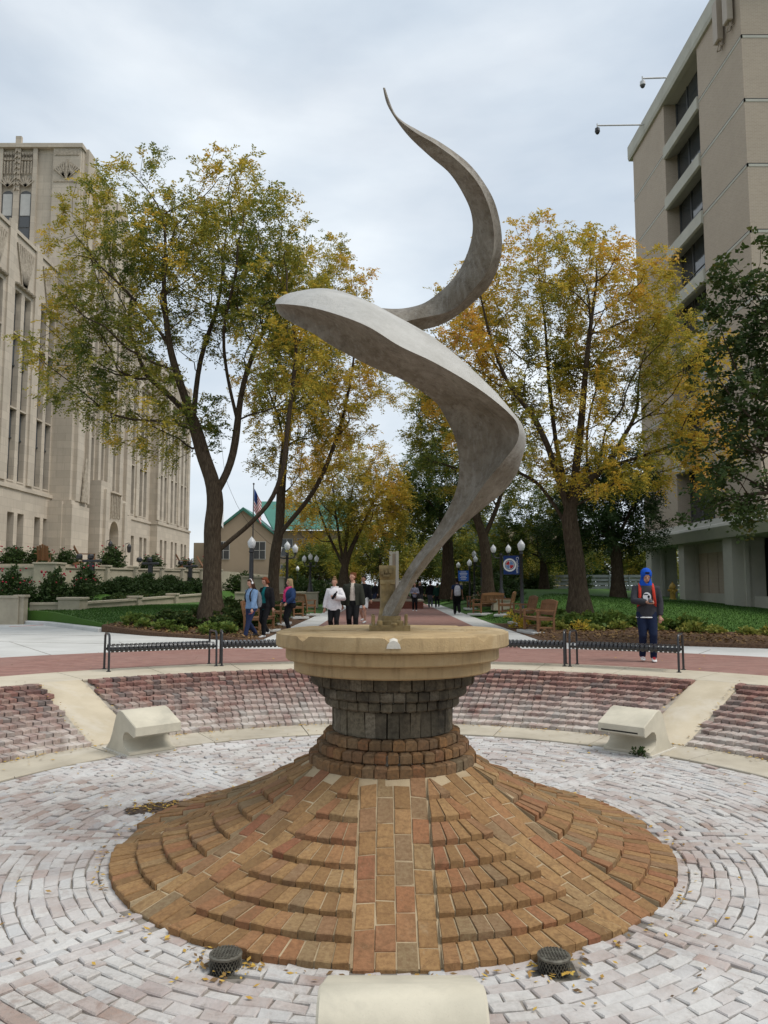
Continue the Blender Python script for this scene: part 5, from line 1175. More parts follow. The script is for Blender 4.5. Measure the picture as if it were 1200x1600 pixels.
    'B3': {'limbs': [[(-6.62, 80, 0.45), (-6.64, 80, 2.76)], [(-6.64, 80, 2.76), (-8.47, 80, 3.42), (-8.85, 80, 5.24)], [(-6.64, 80, 2.76), (-5.18, 80, 3.75), (-4.83, 80, 5.24)], [(-6.64, 80, 2.76), (-6.52, 80, 5.54)]], 'crowns': [((-6.64, 80, 3.75), (3.65, 4.0, 2.99)), ((-8.46, 80, 2.85), (2.19, 3.5, 1.79)), ((-4.81, 80, 2.85), (2.19, 3.5, 1.79))], 'N': 252, 'R': 0.22, 'S': 3145, 'leaf': 0.196, 'hue': 0.3, 'seed': 22},
    'B4': {'limbs': [[(8.4, 70, 0.58), (8.42, 70, 2.6)], [(8.42, 70, 2.6), (6.84, 70, 4.05), (6.53, 70, 6.09)], [(8.42, 70, 2.6), (9.72, 70, 4.34), (10.06, 70, 6.09)], [(8.42, 70, 2.6), (8.58, 70, 6.44)]], 'crowns': [((8.44, 70, 4.34), (3.2, 4.0, 3.51)), ((6.83, 70, 3.29), (1.92, 3.5, 2.1)), ((10.03, 70, 3.29), (1.91, 3.5, 2.1))], 'N': 252, 'R': 0.22, 'S': 3145, 'leaf': 0.196, 'hue': 0.22, 'seed': 23},
    'B5': {'limbs': [[(18.28, 68, 0.6), (18.33, 68, 2.57)], [(18.33, 68, 2.57), (16.65, 68, 3.13), (16.35, 68, 4.68)], [(18.33, 68, 2.57), (19.71, 68, 3.41), (20.08, 68, 4.68)], [(18.33, 68, 2.57), (18.5, 68, 4.94)]], 'crowns': [((18.35, 68, 3.41), (3.39, 4.0, 2.55)), ((16.64, 68, 2.65), (2.03, 3.5, 1.52)), ((20.03, 68, 2.65), (2.03, 3.5, 1.52))], 'N': 252, 'R': 0.22, 'S': 3145, 'leaf': 0.196, 'hue': 0.16, 'seed': 24},
    'B6': {'limbs': [[(23.48, 66, 0.63), (23.54, 66, 2.54)], [(23.54, 66, 2.54), (21.91, 66, 3.08), (21.64, 66, 4.73)], [(23.54, 66, 2.54), (24.88, 66, 3.36), (25.26, 66, 4.73)], [(23.54, 66, 2.54), (23.73, 66, 5.0)]], 'crowns': [((23.57, 66, 3.36), (3.29, 4.0, 2.74)), ((21.9, 66, 2.54), (1.97, 3.5, 1.64)), ((25.18, 66, 2.54), (1.97, 3.5, 1.64))], 'N': 252, 'R': 0.22, 'S': 3145, 'leaf': 0.196, 'hue': 0.28, 'seed': 25},
    'B7': {'limbs': [[(-2.81, 85, 0.38), (-2.82, 85, 2.83)], [(-2.82, 85, 2.83), (-4.59, 85, 4.24), (-4.96, 85, 6.54)], [(-2.82, 85, 2.83), (-1.41, 85, 4.59), (-1.06, 85, 6.54)], [(-2.82, 85, 2.83), (-2.69, 85, 6.93)]], 'crowns': [((-2.83, 85, 4.59), (3.54, 4.0, 3.9)), ((-4.59, 85, 3.43), (2.12, 3.5, 2.33)), ((-1.06, 85, 3.43), (2.12, 3.5, 2.33))], 'N': 252, 'R': 0.22, 'S': 3145, 'leaf': 0.196, 'hue': 0.42, 'seed': 26},
    'B8': {'limbs': [[(6.95, 84, 0.39), (6.97, 84, 2.82)], [(6.97, 84, 2.82), (5.23, 84, 3.51), (4.89, 84, 5.43)], [(6.97, 84, 2.82), (8.37, 84, 3.86), (8.74, 84, 5.43)], [(6.97, 84, 2.82), (7.13, 84, 5.75)]], 'crowns': [((6.98, 84, 3.86), (3.48, 4.0, 3.15)), ((5.23, 84, 2.92), (2.09, 3.5, 1.88)), ((8.71, 84, 2.92), (2.09, 3.5, 1.88))], 'N': 252, 'R': 0.22, 'S': 3145, 'leaf': 0.196, 'hue': 0.35, 'seed': 27},
    'B9': {'limbs': [[(11.65, 64, 0.66), (11.68, 64, 2.5)], [(11.68, 64, 2.5), (10.35, 64, 2.5), (10.11, 64, 3.83)], [(11.68, 64, 2.5), (12.75, 64, 2.77), (13.03, 64, 3.83)], [(11.68, 64, 2.5), (11.81, 64, 4.04)]], 'crowns': [((11.68, 64, 2.77), (2.66, 4.0, 2.12)), ((10.35, 64, 2.13), (1.59, 3.5, 1.28)), ((13.0, 64, 2.13), (1.59, 3.5, 1.28))], 'N': 252, 'R': 0.22, 'S': 3145, 'leaf': 0.196, 'hue': 0.3, 'seed': 28},
}
def leaf_mat(name, stops, trans=.35):
    n = NM(name); col = n.ramp(n.attr('hue').outputs['Fac'], stops)
    n.set(col, .62, 0, .25)
    tr = n.new('ShaderNodeBsdfTranslucent'); n.link(col, tr.inputs[0]); ms = n.new('ShaderNodeMixShader'); ms.inputs[0].default_value = trans
    out = [x for x in n.t.nodes if x.type == 'OUTPUT_MATERIAL'][0]
    n.link(n.b.outputs[0], ms.inputs[1]); n.link(tr.outputs[0], ms.inputs[2]); n.link(ms.outputs[0], out.inputs[0]); return n.m
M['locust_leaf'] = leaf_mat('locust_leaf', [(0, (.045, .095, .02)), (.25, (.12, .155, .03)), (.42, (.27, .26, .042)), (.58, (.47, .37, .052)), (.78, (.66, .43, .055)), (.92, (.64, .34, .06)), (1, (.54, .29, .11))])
M['broad_leaf'] = leaf_mat('broad_leaf', [(0, (.028, .055, .014)), (.35, (.055, .085, .02)), (.6, (.14, .12, .025)), (.85, (.38, .21, .03)), (1, (.30, .13, .04))], .25)
n = NM('bark'); mp_ = n.new('ShaderNodeMapping'); n.link(n.P(), mp_.inputs[0]); mp_.inputs['Scale'].default_value = (7, 7, 1.6)
bk = n.noise(3, 8, .7, mp_.outputs[0])
n.set(n.ramp(bk, [(.3, (.030, .022, .015)), (.55, (.075, .056, .038)), (.75, (.13, .105, .075))]), .95, 0, .1); n.bump(bk, .8, .05); M['bark'] = n.m

def fast_mesh(name, verts, quads, hue=None):
    me = bpy.data.meshes.new(name); nv, nf = len(verts), len(quads)
    me.vertices.add(nv); me.vertices.foreach_set('co', verts.astype(np.float32).ravel())
    k = quads.shape[1]; me.loops.add(nf * k); me.loops.foreach_set('vertex_index', quads.astype(np.int32).ravel())
    me.polygons.add(nf); me.polygons.foreach_set('loop_start', np.arange(0, nf * k, k, dtype=np.int32))
    me.update(calc_edges=True)
    if hue is not None: at = me.attributes.new('hue', 'FLOAT', 'FACE'); at.data.foreach_set('value', hue.astype(np.float32))
    return me
def leaves(base, dirs, L, n_leaf, leaf, hue, r, broad=False, fold=.5):
    """sprays of small leaves: base (S,3), dirs (S,3) unit, each spray L long with n_leaf leaflets -> verts, quads, hue"""
    S = len(base); up = np.array([0, 0, 1.0]); side = np.cross(dirs, up + r.normal(0, .25, (S, 3))); side /= np.linalg.norm(side, axis=1, keepdims=True) + 1e-9
    nrm = np.cross(side, dirs)
    t = (np.arange(n_leaf) + .6) / n_leaf
    ln = L * r.uniform(.7, 1.25, (S, 1, 1))
    sag = -(t ** 2)[None, :, None] * up * ln * .35
    p = base[:, None, :] + dirs[:, None, :] * (t[None, :, None] * ln) + sag
    sg = np.where(np.arange(n_leaf) % 2 == 0, 1.0, -1.0)[None, :, None]
    ax = side[:, None, :] * sg + dirs[:, None, :] * .55 + r.normal(0, .28, (S, n_leaf, 3)) - up * .12
    ax /= np.linalg.norm(ax, axis=2, keepdims=True)
    wv = np.cross(ax, nrm[:, None, :] + r.normal(0, .55, (S, n_leaf, 3))); wv /= np.linalg.norm(wv, axis=2, keepdims=True) + 1e-9
    sz = leaf * r.uniform(.7, 1.3, (S, n_leaf, 1)); wd = sz * (.36 if broad else .24)
    a = p; b = p + ax * sz * .45 + wv * wd; c = p + ax * sz; d = p + ax * sz * .45 - wv * wd
    V = np.stack([a, b, c, d], 2).reshape(-1, 3); Q = np.arange(len(V)).reshape(-1, 4)
    H = (hue[:, None] + r.normal(0, .07, (S, n_leaf))).ravel(); return V, Q, np.clip(H, 0, 1)
def grow(spec, r, bf=.32):
    pos, par, path = [], [], []
    def addnode(p, pa): pos.append(np.array(p, float)); par.append(pa); path.append(0 if pa < 0 else path[pa] + np.linalg.norm(pos[-1] - pos[pa])); return len(pos) - 1
    for li, l in enumerate(spec['limbs']):
        pts = catmull(l, 4)
        if li == 0: k = addnode(pts[0], -1)
        else:
            k = int(np.argmin(np.linalg.norm(np.array(pos) - np.array(l[0]), axis=1)))
        for p in pts[1:]:
            k = addnode(np.array(p) + r.normal(0, .035 if li else .012, 3), k)
    nsk = len(pos)
    vol = np.array([c[1][0] * c[1][1] * c[1][2] for c in spec['crowns']]) ** .8; vol /= vol.sum(); tg = []
    for c, rad in spec['crowns']:
        m = int(spec['N'] * vol[len(tg)]) + 1; d = r.normal(0, 1, (m, 3)); d /= np.linalg.norm(d, axis=1, keepdims=True)
        tg.append(np.array(c) + d * (r.uniform(0, 1, (m, 1)) ** .42) * np.array(rad))
    tg = np.vstack(tg); zmin = spec['limbs'][0][-1][2] - .4; tg = tg[tg[:, 2] > zmin]
    P = np.array(pos); D = np.linalg.norm(tg[:, None] - P[None], axis=2) + bf * np.array(path)[None]
    # the trunk itself carries no twigs
    D[:, :len(catmull(spec['limbs'][0], 4)) - 1] += 4.0
    best = D.min(1); bi = D.argmin(1); alive = np.ones(len(tg), bool)
    while alive.any():
        i = int(np.argmin(np.where(alive, best, 1e9))); alive[i] = False; k = int(bi[i]); a, b = pos[k], tg[i]; d = np.linalg.norm(b - a); ns = max(1, int(d / .45)); new = []
        for s in range(1, ns + 1):
            t = s / ns; q = a + (b - a) * t; q = q + np.array([0, 0, .10 * d * sin(pi * t) * (1 if t < 1 else 0)]) + (r.normal(0, .04, 3) if s < ns else 0)
            k = addnode(q, k); new.append(k)
        for q in new:
            dd = np.linalg.norm(tg - pos[q], axis=1) + bf * path[q]; u = dd < best; best = np.where(u, dd, best); bi = np.where(u, q, bi)
    return np.array(pos), par, nsk
def make_tree(key, name, label, group):
    sp = TREES[key]; r = np.random.default_rng(100 + sp['seed']); P, par, nsk = grow(sp, r)
    n = len(P); ch = [[] for _ in range(n)]
    for i, p in enumerate(par):
        if p >= 0: ch[p].append(i)
    cnt = np.zeros(n)
    for i in range(n - 1, -1, -1): cnt[i] = max(1, sum(cnt[c] for c in ch[i]))
    # nodes are appended after their parents, so the reverse loop is enough
    r0 = .0075 if not sp.get('far') else .012; e = math.log(cnt[0]) / math.log(sp['R'] / r0); rad = r0 * cnt ** (1 / e)
    b0 = sp['limbs'][0][0]
    t = thing(name, label, 'tree', b0, group=group, world=True)
    mb = MB(); done = [False] * n; starts = [(0, -1)]
    while starts:
        i, p = starts.pop(); chain = [] if p < 0 else [p]; k = i
        while True:
            chain.append(k)
            if not ch[k]: break
            o = sorted(ch[k], key=lambda c: -cnt[c]); starts += [(c, k) for c in o[1:]]; k = o[0]
        if len(chain) > 1:
            rr = [min(rad[q], rad[chain[1]] * 1.15) if (p >= 0 and j == 0) else rad[q] for j, q in enumerate(chain)]
            if i == 0:
                rr[0] *= 1.75
                if len(rr) > 2: rr[1] *= 1.28; rr[2] *= 1.1
            pts = [P[q] for q in chain]
            for _ in range(3 if max(rr) > .05 else 1): pts = [pts[0]] + [(pts[j - 1] + 2 * pts[j] + pts[j + 1]) / 4 for j in range(1, len(pts) - 1)] + [pts[-1]]
            if i == 0: pts[0] = pts[0] - np.array([0, 0, .25])
            for _ in range(3): rr = [rr[0]] + [(rr[j - 1] + 2 * rr[j] + rr[j + 1]) / 4 for j in range(1, len(rr) - 1)] + [rr[-1]]
            mr = max(rr); mb.tube(pts, rr, 12 if mr > .12 else 7 if mr > .04 else 4 if mr > .015 else 3, False)
    mb.build('trunk', M['bark'], t, sm=True)
    tips = np.array([i for i in range(nsk, n) if cnt[i] <= 3]); S = sp['S']
    f = .5 + .5 * np.sin(P[tips] @ np.array([1.3, .9, 1.1]) + r.uniform(0, 6)) * np.sin(P[tips] @ np.array([-.8, 1.5, .7]) + 2)
    w_ = .25 + f + r.uniform(0, .8, len(tips)); w_ /= w_.sum(); pick = r.choice(tips, S, p=w_)
    base = P[pick] + r.normal(0, .11, (S, 3)); pp = np.array([par[i] for i in pick]); d = P[pick] - P[pp]; d /= np.linalg.norm(d, axis=1, keepdims=True) + 1e-9
    d = d * .7 + r.normal(0, .65, (S, 3)); d[:, 2] -= .08; d /= np.linalg.norm(d, axis=1, keepdims=True)
    cen = np.mean([c[0] for c in sp['crowns']], axis=0); ext = np.max(np.abs(P[nsk:] - cen), axis=0)
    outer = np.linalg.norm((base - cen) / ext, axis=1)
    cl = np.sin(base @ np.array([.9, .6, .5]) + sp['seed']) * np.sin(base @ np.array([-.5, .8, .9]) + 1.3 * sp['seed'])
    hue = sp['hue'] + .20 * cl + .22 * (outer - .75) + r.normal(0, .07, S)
    br = sp.get('broad', False); nl = 8 if br else 12 if sp['leaf'] < .1 else 9
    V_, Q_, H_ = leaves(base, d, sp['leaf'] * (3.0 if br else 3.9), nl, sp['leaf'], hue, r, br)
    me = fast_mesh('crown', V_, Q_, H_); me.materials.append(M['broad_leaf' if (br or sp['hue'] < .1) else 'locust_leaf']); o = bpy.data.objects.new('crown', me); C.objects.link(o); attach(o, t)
    return t
make_tree('T1', 'locust_tree', 'large multi-stemmed green and gold tree left of the path before the limestone building', 'trees along the path')
make_tree('T2', 'locust_tree', 'second tree left of the path, dark forked trunk with thin golden crown', 'trees along the path')
make_tree('T3', 'locust_tree', 'small fan-stemmed yellow tree left of the path beyond the walkers', 'trees along the path')
make_tree('T5', 'locust_tree', 'large golden tree right of the path in front of the brick block', 'trees along the path')
make_tree('T6', 'locust_tree', 'forked-trunk tree right of the path behind the seal banner', 'trees along the path')
make_tree('T7', 'locust_tree', 'dense green tree right of the path behind the blue notice', 'trees along the path')
make_tree('T8', 'lawn_tree', 'dark green tree with dark trunk on the right lawn beside the brick block', 'trees on the right lawn')
make_tree('T10', 'lawn_tree', 'olive tree behind the large golden tree, at the back of the right lawn', 'trees on the right lawn')
make_tree('T9', 'broadleaf_tree', 'broad-leaved dark tree reaching in from the right edge before the brick block', None)
for k, lab in (('B1', 'distant olive tree behind the pylon, left of it'), ('B2', 'distant olive tree behind the pylon, right of it'), ('B3', 'low distant tree in front of the tan building, left of the yellow tree'), ('B4', 'distant tree behind the forked trunk right of the path'),
               ('B5', 'distant low dark tree at the back of the right lawn'), ('B6', 'distant tree seen through the open ground floor of the brick block'), ('B7', 'distant golden tree behind the fan-stemmed tree'), ('B8', 'distant tree at the end of the path, behind the three far walkers'), ('B9', 'distant low tree behind the seal banner lamp')):
    make_tree(k, 'distant_tree', lab, 'distant trees at the end of the path')
# ================================================================== PEOPLE
def cmat(name, c, b=.25): return plain(name, c, tuple(x * .72 for x in c), 14, .85, b, 90, 0, .15)
M['skin'] = plain('skin', (.48, .27, .19), (.43, .235, .165), 10, .55); M['skin_dark'] = plain('skin_dark', (.20, .105, .065), (.17, .09, .055), 10, .55)
M['eye'] = plain('eye_dark', (.02, .015, .012), (.02, .015, .012)); M['lip'] = plain('lip', (.32, .11, .095), (.3, .1, .09))
def remeshed(mb, name, voxel, sm=4):
    me = mb.mesh(name); ob = bpy.data.objects.new(name, me); C.objects.link(ob)
    m_ = ob.modifiers.new('r', 'REMESH'); m_.mode = 'VOXEL'; m_.voxel_size = voxel; m_.use_smooth_shade = True
    if sm: s_ = ob.modifiers.new('s', 'SMOOTH'); s_.factor = .5; s_.iterations = sm
    dg = bpy.context.evaluated_depsgraph_get(); out = bpy.data.meshes.new_from_object(ob.evaluated_get(dg)); bpy.data.objects.remove(ob); bpy.data.meshes.remove(me)
    out.name = name; out.polygons.foreach_set('use_smooth', [True] * len(out.polygons)); return out
def ik(a, t, l1, l2, pole):
    a, t, pole = Vector(a), Vector(t), Vector(pole); d = t - a; L_ = min(d.length, (l1 + l2) * .999); d.normalize(); t = a + d * L_
    x = (l1 * l1 - l2 * l2 + L_ * L_) / (2 * L_); h = sqrt(max(l1 * l1 - x * x, 0)); pv = pole - d * pole.dot(d)
    if pv.length < 1e-5: pv = Vector((0, 1, 0))
    pv.normalize(); return a + d * x + pv * h, t
TORSO = {'m': [(.82, .150, .108, .012), (.90, .166, .120, .012), (1.0, .155, .110, .004), (1.11, .152, .104, 0), (1.23, .172, .114, .004), (1.33, .186, .114, .01), (1.40, .170, .098, .012), (1.445, .10, .080, .012), (1.48, .064, .064, .008)],
         'f': [(.82, .158, .116, .012), (.90, .172, .126, .014), (1.0, .145, .106, .006), (1.09, .132, .098, 0), (1.20, .148, .122, -.006), (1.29, .160, .122, -.004), (1.39, .152, .094, .010), (1.435, .085, .074, .012), (1.48, .056, .058, .008)]}
def ell(z, rx, ry, cy, n=20, ex=2.3): return [(rx * math.copysign(abs(cos(2 * pi * k / n)) ** (2 / ex), cos(2 * pi * k / n)), cy + ry * math.copysign(abs(sin(2 * pi * k / n)) ** (2 / ex), sin(2 * pi * k / n)), z) for k in range(n)]
def person(label, loc, heading, height, sex='m', stride=.22, hands=((.30, -.05, .80), (-.30, -.05, .80)), top=None, bottom=None, under=None, shoes=(.03, .03, .03), skin='skin', hair=None, hair_style='short', head=(0, 0),
           sleeve='long', wide=1.0, open_front=None, shorts=False, voxel=.014, top_z=.84, under_z=.80, lift=0.0, hood=None, group='people walking on the path', fit=.022, leg_fit=.016, elbow=((.6, .8, -.1), (-.6, .8, -.1)), extras=None):
    t = thing('person', label, 'person', loc, heading, group); s_ = height / 1.75; t.scale = (s_, s_, s_)
    hips = [(.092, 0, .90), (-.092, 0, .90)]; ank = [(.095, -stride, .085), (-.095, stride * .9, .10 + .06 * (stride > .1))]
    legs = []
    for h, a in zip(hips, ank):
        k, a2 = ik(h, a, .425, .425, (0, -1, 0)); legs.append((Vector(h), k, a2))
    sh = .182 if sex == 'm' else .158
    arms = []
    for sg, hd, el in ((1, hands[0], elbow[0]), (-1, hands[1], elbow[1])):
        a = (sg * sh, .012, 1.385); k, h = ik(a, hd, .285, .255, el); arms.append((Vector(a), k, h))
    Rh = Euler((head[0], 0, head[1])).to_matrix(); piv = Vector((0, .005, 1.50))
    def hp(p): return tuple(Rh @ (Vector(p) - piv) + piv)
    B = MB(); tz = TORSO[sex]
    B.loft([ell(z, rx * wide, ry * wide, cy) for z, rx, ry, cy in tz])
    B.tube([(0, .010, 1.43), hp((0, .004, 1.55))], [.062, .054], 12)
    def head_ball(c, r): m_ = MB(); m_.ball((0, 0, 0), r, 14, 10); B.add([hp((p[0] + c[0], p[1] + c[1], p[2] + c[2])) for p in m_.v], m_.f)
    head_ball((0, -.008, 1.655), (.074, .092, .098)); head_ball((0, -.036, 1.585), (.056, .056, .058)); head_ball((0, -.103, 1.628), (.013, .02, .026))
    for e in (-1, 1): head_ball((e * .075, .0, 1.635), (.012, .02, .03))
    for h, k, a in legs:
        B.tube([h + Vector((0, 0, .03)), h.lerp(k, .5), k, k.lerp(a, .3), a], [.088, .072, .055, .056, .036], 12); B.tube([a + Vector((0, .03, -.045)), a + Vector((0, -.16, -.06))], [.035, .028], 8)
    for i, (a, k, h) in enumerate(arms):
        d = (h - k).normalized(); B.tube([a + Vector((-.03 * (1 - 2 * i), 0, 0)), a, a.lerp(k, .5), k, k.lerp(h, .35), h], [.045, .055, .046, .039, .038, .025], 10)
        sx = d.cross(Vector((0, 1, .2))).normalized(); nz = sx.cross(d).normalized(); pm = h + d * .05
        B.tube([h - d * .01, h + d * .04, h + d * .085], [.026, .036, .030], 8)
        for f in range(4):
            q = h + d * .075 + sx * ((f - 1.5) * .018); l_ = (.058, .07, .066, .05)[f]
            B.tube([q, q + d * l_ * .55 + nz * .010, q + d * l_ * .85 + nz * .034], [.0095, .009, .008], 6)
        B.tube([h + d * .03 + sx * .028, h + d * .06 + sx * .055, h + d * .09 + sx * .058 + nz * .012], [.013, .011, .009], 6)
    me = remeshed(B, 'body', max(voxel * .72, .008), 2); me.materials.append(M[skin]); o = bpy.data.objects.new('body', me); C.objects.link(o); o.parent = t
    def garment(mb, name, col, vx=voxel, sm=3, cut=None, thick=0.0):
        g = remeshed(mb, name, vx, sm); mt = M.get(col) if isinstance(col, str) else None
        if mt is None:
            key = 'cloth_%.3f_%.3f_%.3f' % col
            mt = M.setdefault(key, None) or cmat('cloth', col); M[key] = mt
        if cut:
            bm = bmesh.new(); bm.from_mesh(g); bmesh.ops.delete(bm, geom=[f for f in bm.faces if cut(f.calc_center_median())], context='FACES'); bm.to_mesh(g); bm.free()
        g.materials.append(mt); ob = bpy.data.objects.new(name, g); C.objects.link(ob); ob.parent = t
        if thick: so = ob.modifiers.new('thickness', 'SOLIDIFY'); so.thickness = thick; so.offset = -1
        return ob
    # trousers
    if bottom:
        mb = MB(); mb.loft([ell(z, rx * wide + leg_fit, ry * wide + leg_fit, cy) for z, rx, ry, cy in tz[:3]])
        for h, k, a in legs:
            if shorts: mb.tube([h + Vector((0, 0, .03)), h.lerp(k, .5), h.lerp(k, .92)], [.098 + leg_fit, .098 + leg_fit, .095 + leg_fit], 12)
            else: mb.tube([h + Vector((0, 0, .03)), h.lerp(k, .5), k, k.lerp(a, .4), a + Vector((0, .005, -.01))], [.092 + leg_fit, .078 + leg_fit, .060 + leg_fit, .055 + leg_fit, .046 + leg_fit], 12)
        garment(mb, 'shorts' if shorts else 'trousers', bottom)
    for h, k, a in legs:
        mb = MB(); rings = []
        for y, w_, hh in ((.075, .022, .05), (.06, .036, .075), (.02, .040, .085), (-.05, .042, .075), (-.12, .048, .05), (-.17, .042, .038), (-.195, .02, .022)):
            rings.append([(a.x + w_ * cos(2 * pi * q / 12), a.y + y, max(0, a.z - .085 + .005 + (hh * .5 + hh * .5 * sin(2 * pi * q / 12)))) for q in range(12)])
        mb.loft(rings); sob = mb.build('shoe', M.setdefault('shoe_%.2f' % shoes[0], None) or cmat('shoe_leather', shoes), t, sm=True); M['shoe_%.2f' % shoes[0]] = sob.data.materials[0]
    def topmesh(d, z0, sl, fl=1.0):
        mb = MB(); rings = []
        zz = [q for q in tz if q[0] > z0]; rings.append(ell(z0, lerp(tz[1][1], tz[2][1], .3) * wide * fl + d, lerp(tz[1][2], tz[2][2], .3) * wide * fl + d, .008))
        for z, rx, ry, cy in zz[:-1]: rings.append(ell(z, rx * wide + d, ry * wide + d, cy))
        rings.append(ell(1.475, .074 + d * .4, .074 + d * .4, .01)); mb.loft(rings)
        for i, (a, k, h) in enumerate(arms):
            inn = a + Vector((-.06 * (1 - 2 * i), 0, -.02))
            if sl == 'long': mb.tube([inn, a, a.lerp(k, .5), k, k.lerp(h, .5), k.lerp(h, .95)], [.062 + d, .060 + d, .052 + d, .047 + d, .042 + d, .034 + d * .8], 12)
            elif sl == 'short': mb.tube([inn, a, a.lerp(k, .6)], [.062 + d, .060 + d, .056 + d], 12)
        return mb
    if under: garment(topmesh(.008, under_z, None), 'shirt', under)
    if top:
        cut = None
        if open_front: cut = lambda c: c.y < 0 and abs(c.x) < open_front * (.55 + .8 * (1.5 - c.z)) and c.z < 1.49 and abs(c.x) < .13 if True else False
        garment(topmesh(fit + (.012 if open_front else 0), top_z, sleeve), 'jacket' if open_front else 'top', top, cut=cut, thick=.012 if open_front else 0)
    if hair:
        mb = MB()
        def hb(c, r): m_ = MB(); m_.ball((0, 0, 0), r, 14, 10); mb.add([hp((p[0] + c[0], p[1] + c[1], p[2] + c[2])) for p in m_.v], m_.f)
        hb((0, .020, 1.678), (.083, .090, .092)); hb((0, -.045, 1.725), (.062, .045, .035))
        if hair_style == 'short': hb((0, .045, 1.62), (.072, .055, .06))
        if hair_style == 'tousled':
            for q in range(9): a = q * .7; hb((.05 * cos(a), .02 + .06 * sin(a), 1.735), (.035, .035, .03))
            hb((0, .045, 1.63), (.076, .058, .065))
        if hair_style in ('long', 'bob'):
            zl = 1.36 if hair_style == 'long' else 1.55; m_ = MB()
            m_.loft([ell(1.70, .075, .05, .045, 14), ell(1.60, .088, .055, .05, 14), ell((1.6 + zl) / 2, .092, .05, .065, 14), ell(zl, .075, .03, .07, 14)]); mb.add([hp(p) for p in m_.v], m_.f)
            for e in (-1, 1): mb.tube([hp((e * .066, -.015, 1.70)), hp((e * .082, -.005, 1.62)), hp((e * .085, -.02, max(zl, 1.42)))], [.028, .026, .018], 8)
        if hair_style == 'bun': hb((0, .02, 1.785), (.045, .045, .04)); hb((0, .04, 1.62), (.07, .05, .05))
        garment(mb, 'hair', hair, vx=.011, sm=2)
    if hood:
        mb = MB()
        def hb(c, r): m_ = MB(); m_.ball((0, 0, 0), r, 16, 12); mb.add([hp((p[0] + c[0], p[1] + c[1], p[2] + c[2])) for p in m_.v], m_.f)
        hb((0, .020, 1.675), (.108, .118, .122)); hb((0, .03, 1.56), (.098, .10, .11)); mb.loft([ell(1.56, .10, .10, .015), ell(1.46, .125, .115, .015), ell(1.42, .12, .11, .015)])
        fc = Vector(hp((0, -.085, 1.615))); iv = Rh.inverted()
        def cut(c): q = iv @ (Vector(c) - fc); return q.y < .035 and (q.x / .066) ** 2 + (q.z / .092) ** 2 < 1
        garment(mb, 'hood', hood, vx=.011, sm=3, cut=cut, thick=.012)
    for e in (-1, 1):
        mb = MB(); mb.ball(hp((e * .028, -.090, 1.652)), (.010, .008, .006), 8, 6); mb.build('eye', M['eye'], t, sm=True)
    mb = MB(); mb.ball(hp((0, -.089, 1.578)), (.02, .008, .006), 8, 6); mb.build('mouth', M['lip'], t, sm=True)
    t.location.z += lift
    return t, arms, legs, hp, s_
def local(t, p): return tuple(Matrix.Translation(t.location) @ Euler((0, 0, t.rotation_euler[2])).to_matrix().to_4x4() @ Matrix.Diagonal((*t.scale, 1)) @ Vector(p))
def backpack(t, label, col, strap, shoulder_x=.105):
    b = thing('backpack', label, 'backpack', tuple(t.location), t.rotation_euler[2]); b.scale = t.scale
    mb = MB(); mb.loft([ell(z, rx, ry, cy, 18, 3.2) for z, rx, ry, cy in ((.90, .10, .05, .20), (.93, .145, .085, .215), (1.05, .155, .10, .225), (1.25, .15, .09, .215), (1.36, .12, .07, .195), (1.41, .06, .04, .175))])
    me = remeshed(mb, 'pack', .014, 3); me.materials.append(cmat('pack_cloth', col)); o = bpy.data.objects.new('pack', me); C.objects.link(o); o.parent = b
    mb = MB(); mb.loft([ell(z, rx, .04, cy, 14, 3) for z, rx, cy in ((.95, .08, .30), (1.0, .11, .305), (1.12, .105, .315), (1.18, .07, .305))]); me = remeshed(mb, 'pocket', .013, 3); me.materials.append(o.data.materials[0]); o2 = bpy.data.objects.new('pocket', me); C.objects.link(o2); o2.parent = b
    sm_ = cmat('strap_cloth', strap)
    for e in (-1, 1):
        x = e * shoulder_x; pts = catmull([(x * .8, .16, 1.38), (x, .07, 1.475), (x * 1.05, -.03, 1.455), (x * 1.12, -.115, 1.36), (x * 1.2, -.145, 1.22), (x * 1.35, -.10, 1.08), (x * 1.3, .08, .98), (x * 1.0, .16, .97)], 4)
        mb = MB(); rings = []
        for q, p in enumerate(pts):
            d = np.array(pts[min(q + 1, len(pts) - 1)]) - np.array(pts[max(q - 1, 0)]); d /= np.linalg.norm(d) + 1e-9; sx = np.array([1.0, 0, 0]); nn = np.cross(sx, d); nn /= np.linalg.norm(nn) + 1e-9
            rings.append([tuple(p + sx * .026 + nn * .008), tuple(p - sx * .026 + nn * .008), tuple(p - sx * .026 - nn * .008), tuple(p + sx * .026 - nn * .008)])
        mb.loft(rings); mb.build('strap', sm_, b, sm=True)
    return b
def prop(name, label, cat, t, p, build): o = thing(name, label, cat, local(t, p), t.rotation_euler[2]); build(o); return o
def phone(o, col=(.02, .02, .022)):
    mb = MB(); mb.cbox((0, 0, 0), (.075, .15, .010), Euler((.5, 0, 0)).to_matrix(), .003); mb.build('case', cmat('phone_case', col), o)
    mb = MB(); R_ = Euler((.5, 0, 0)).to_matrix(); mb.cbox(R_ @ Vector((0, 0, .0065)), (.066, .138, .002), R_); mb.build('screen', M['glass'], o)
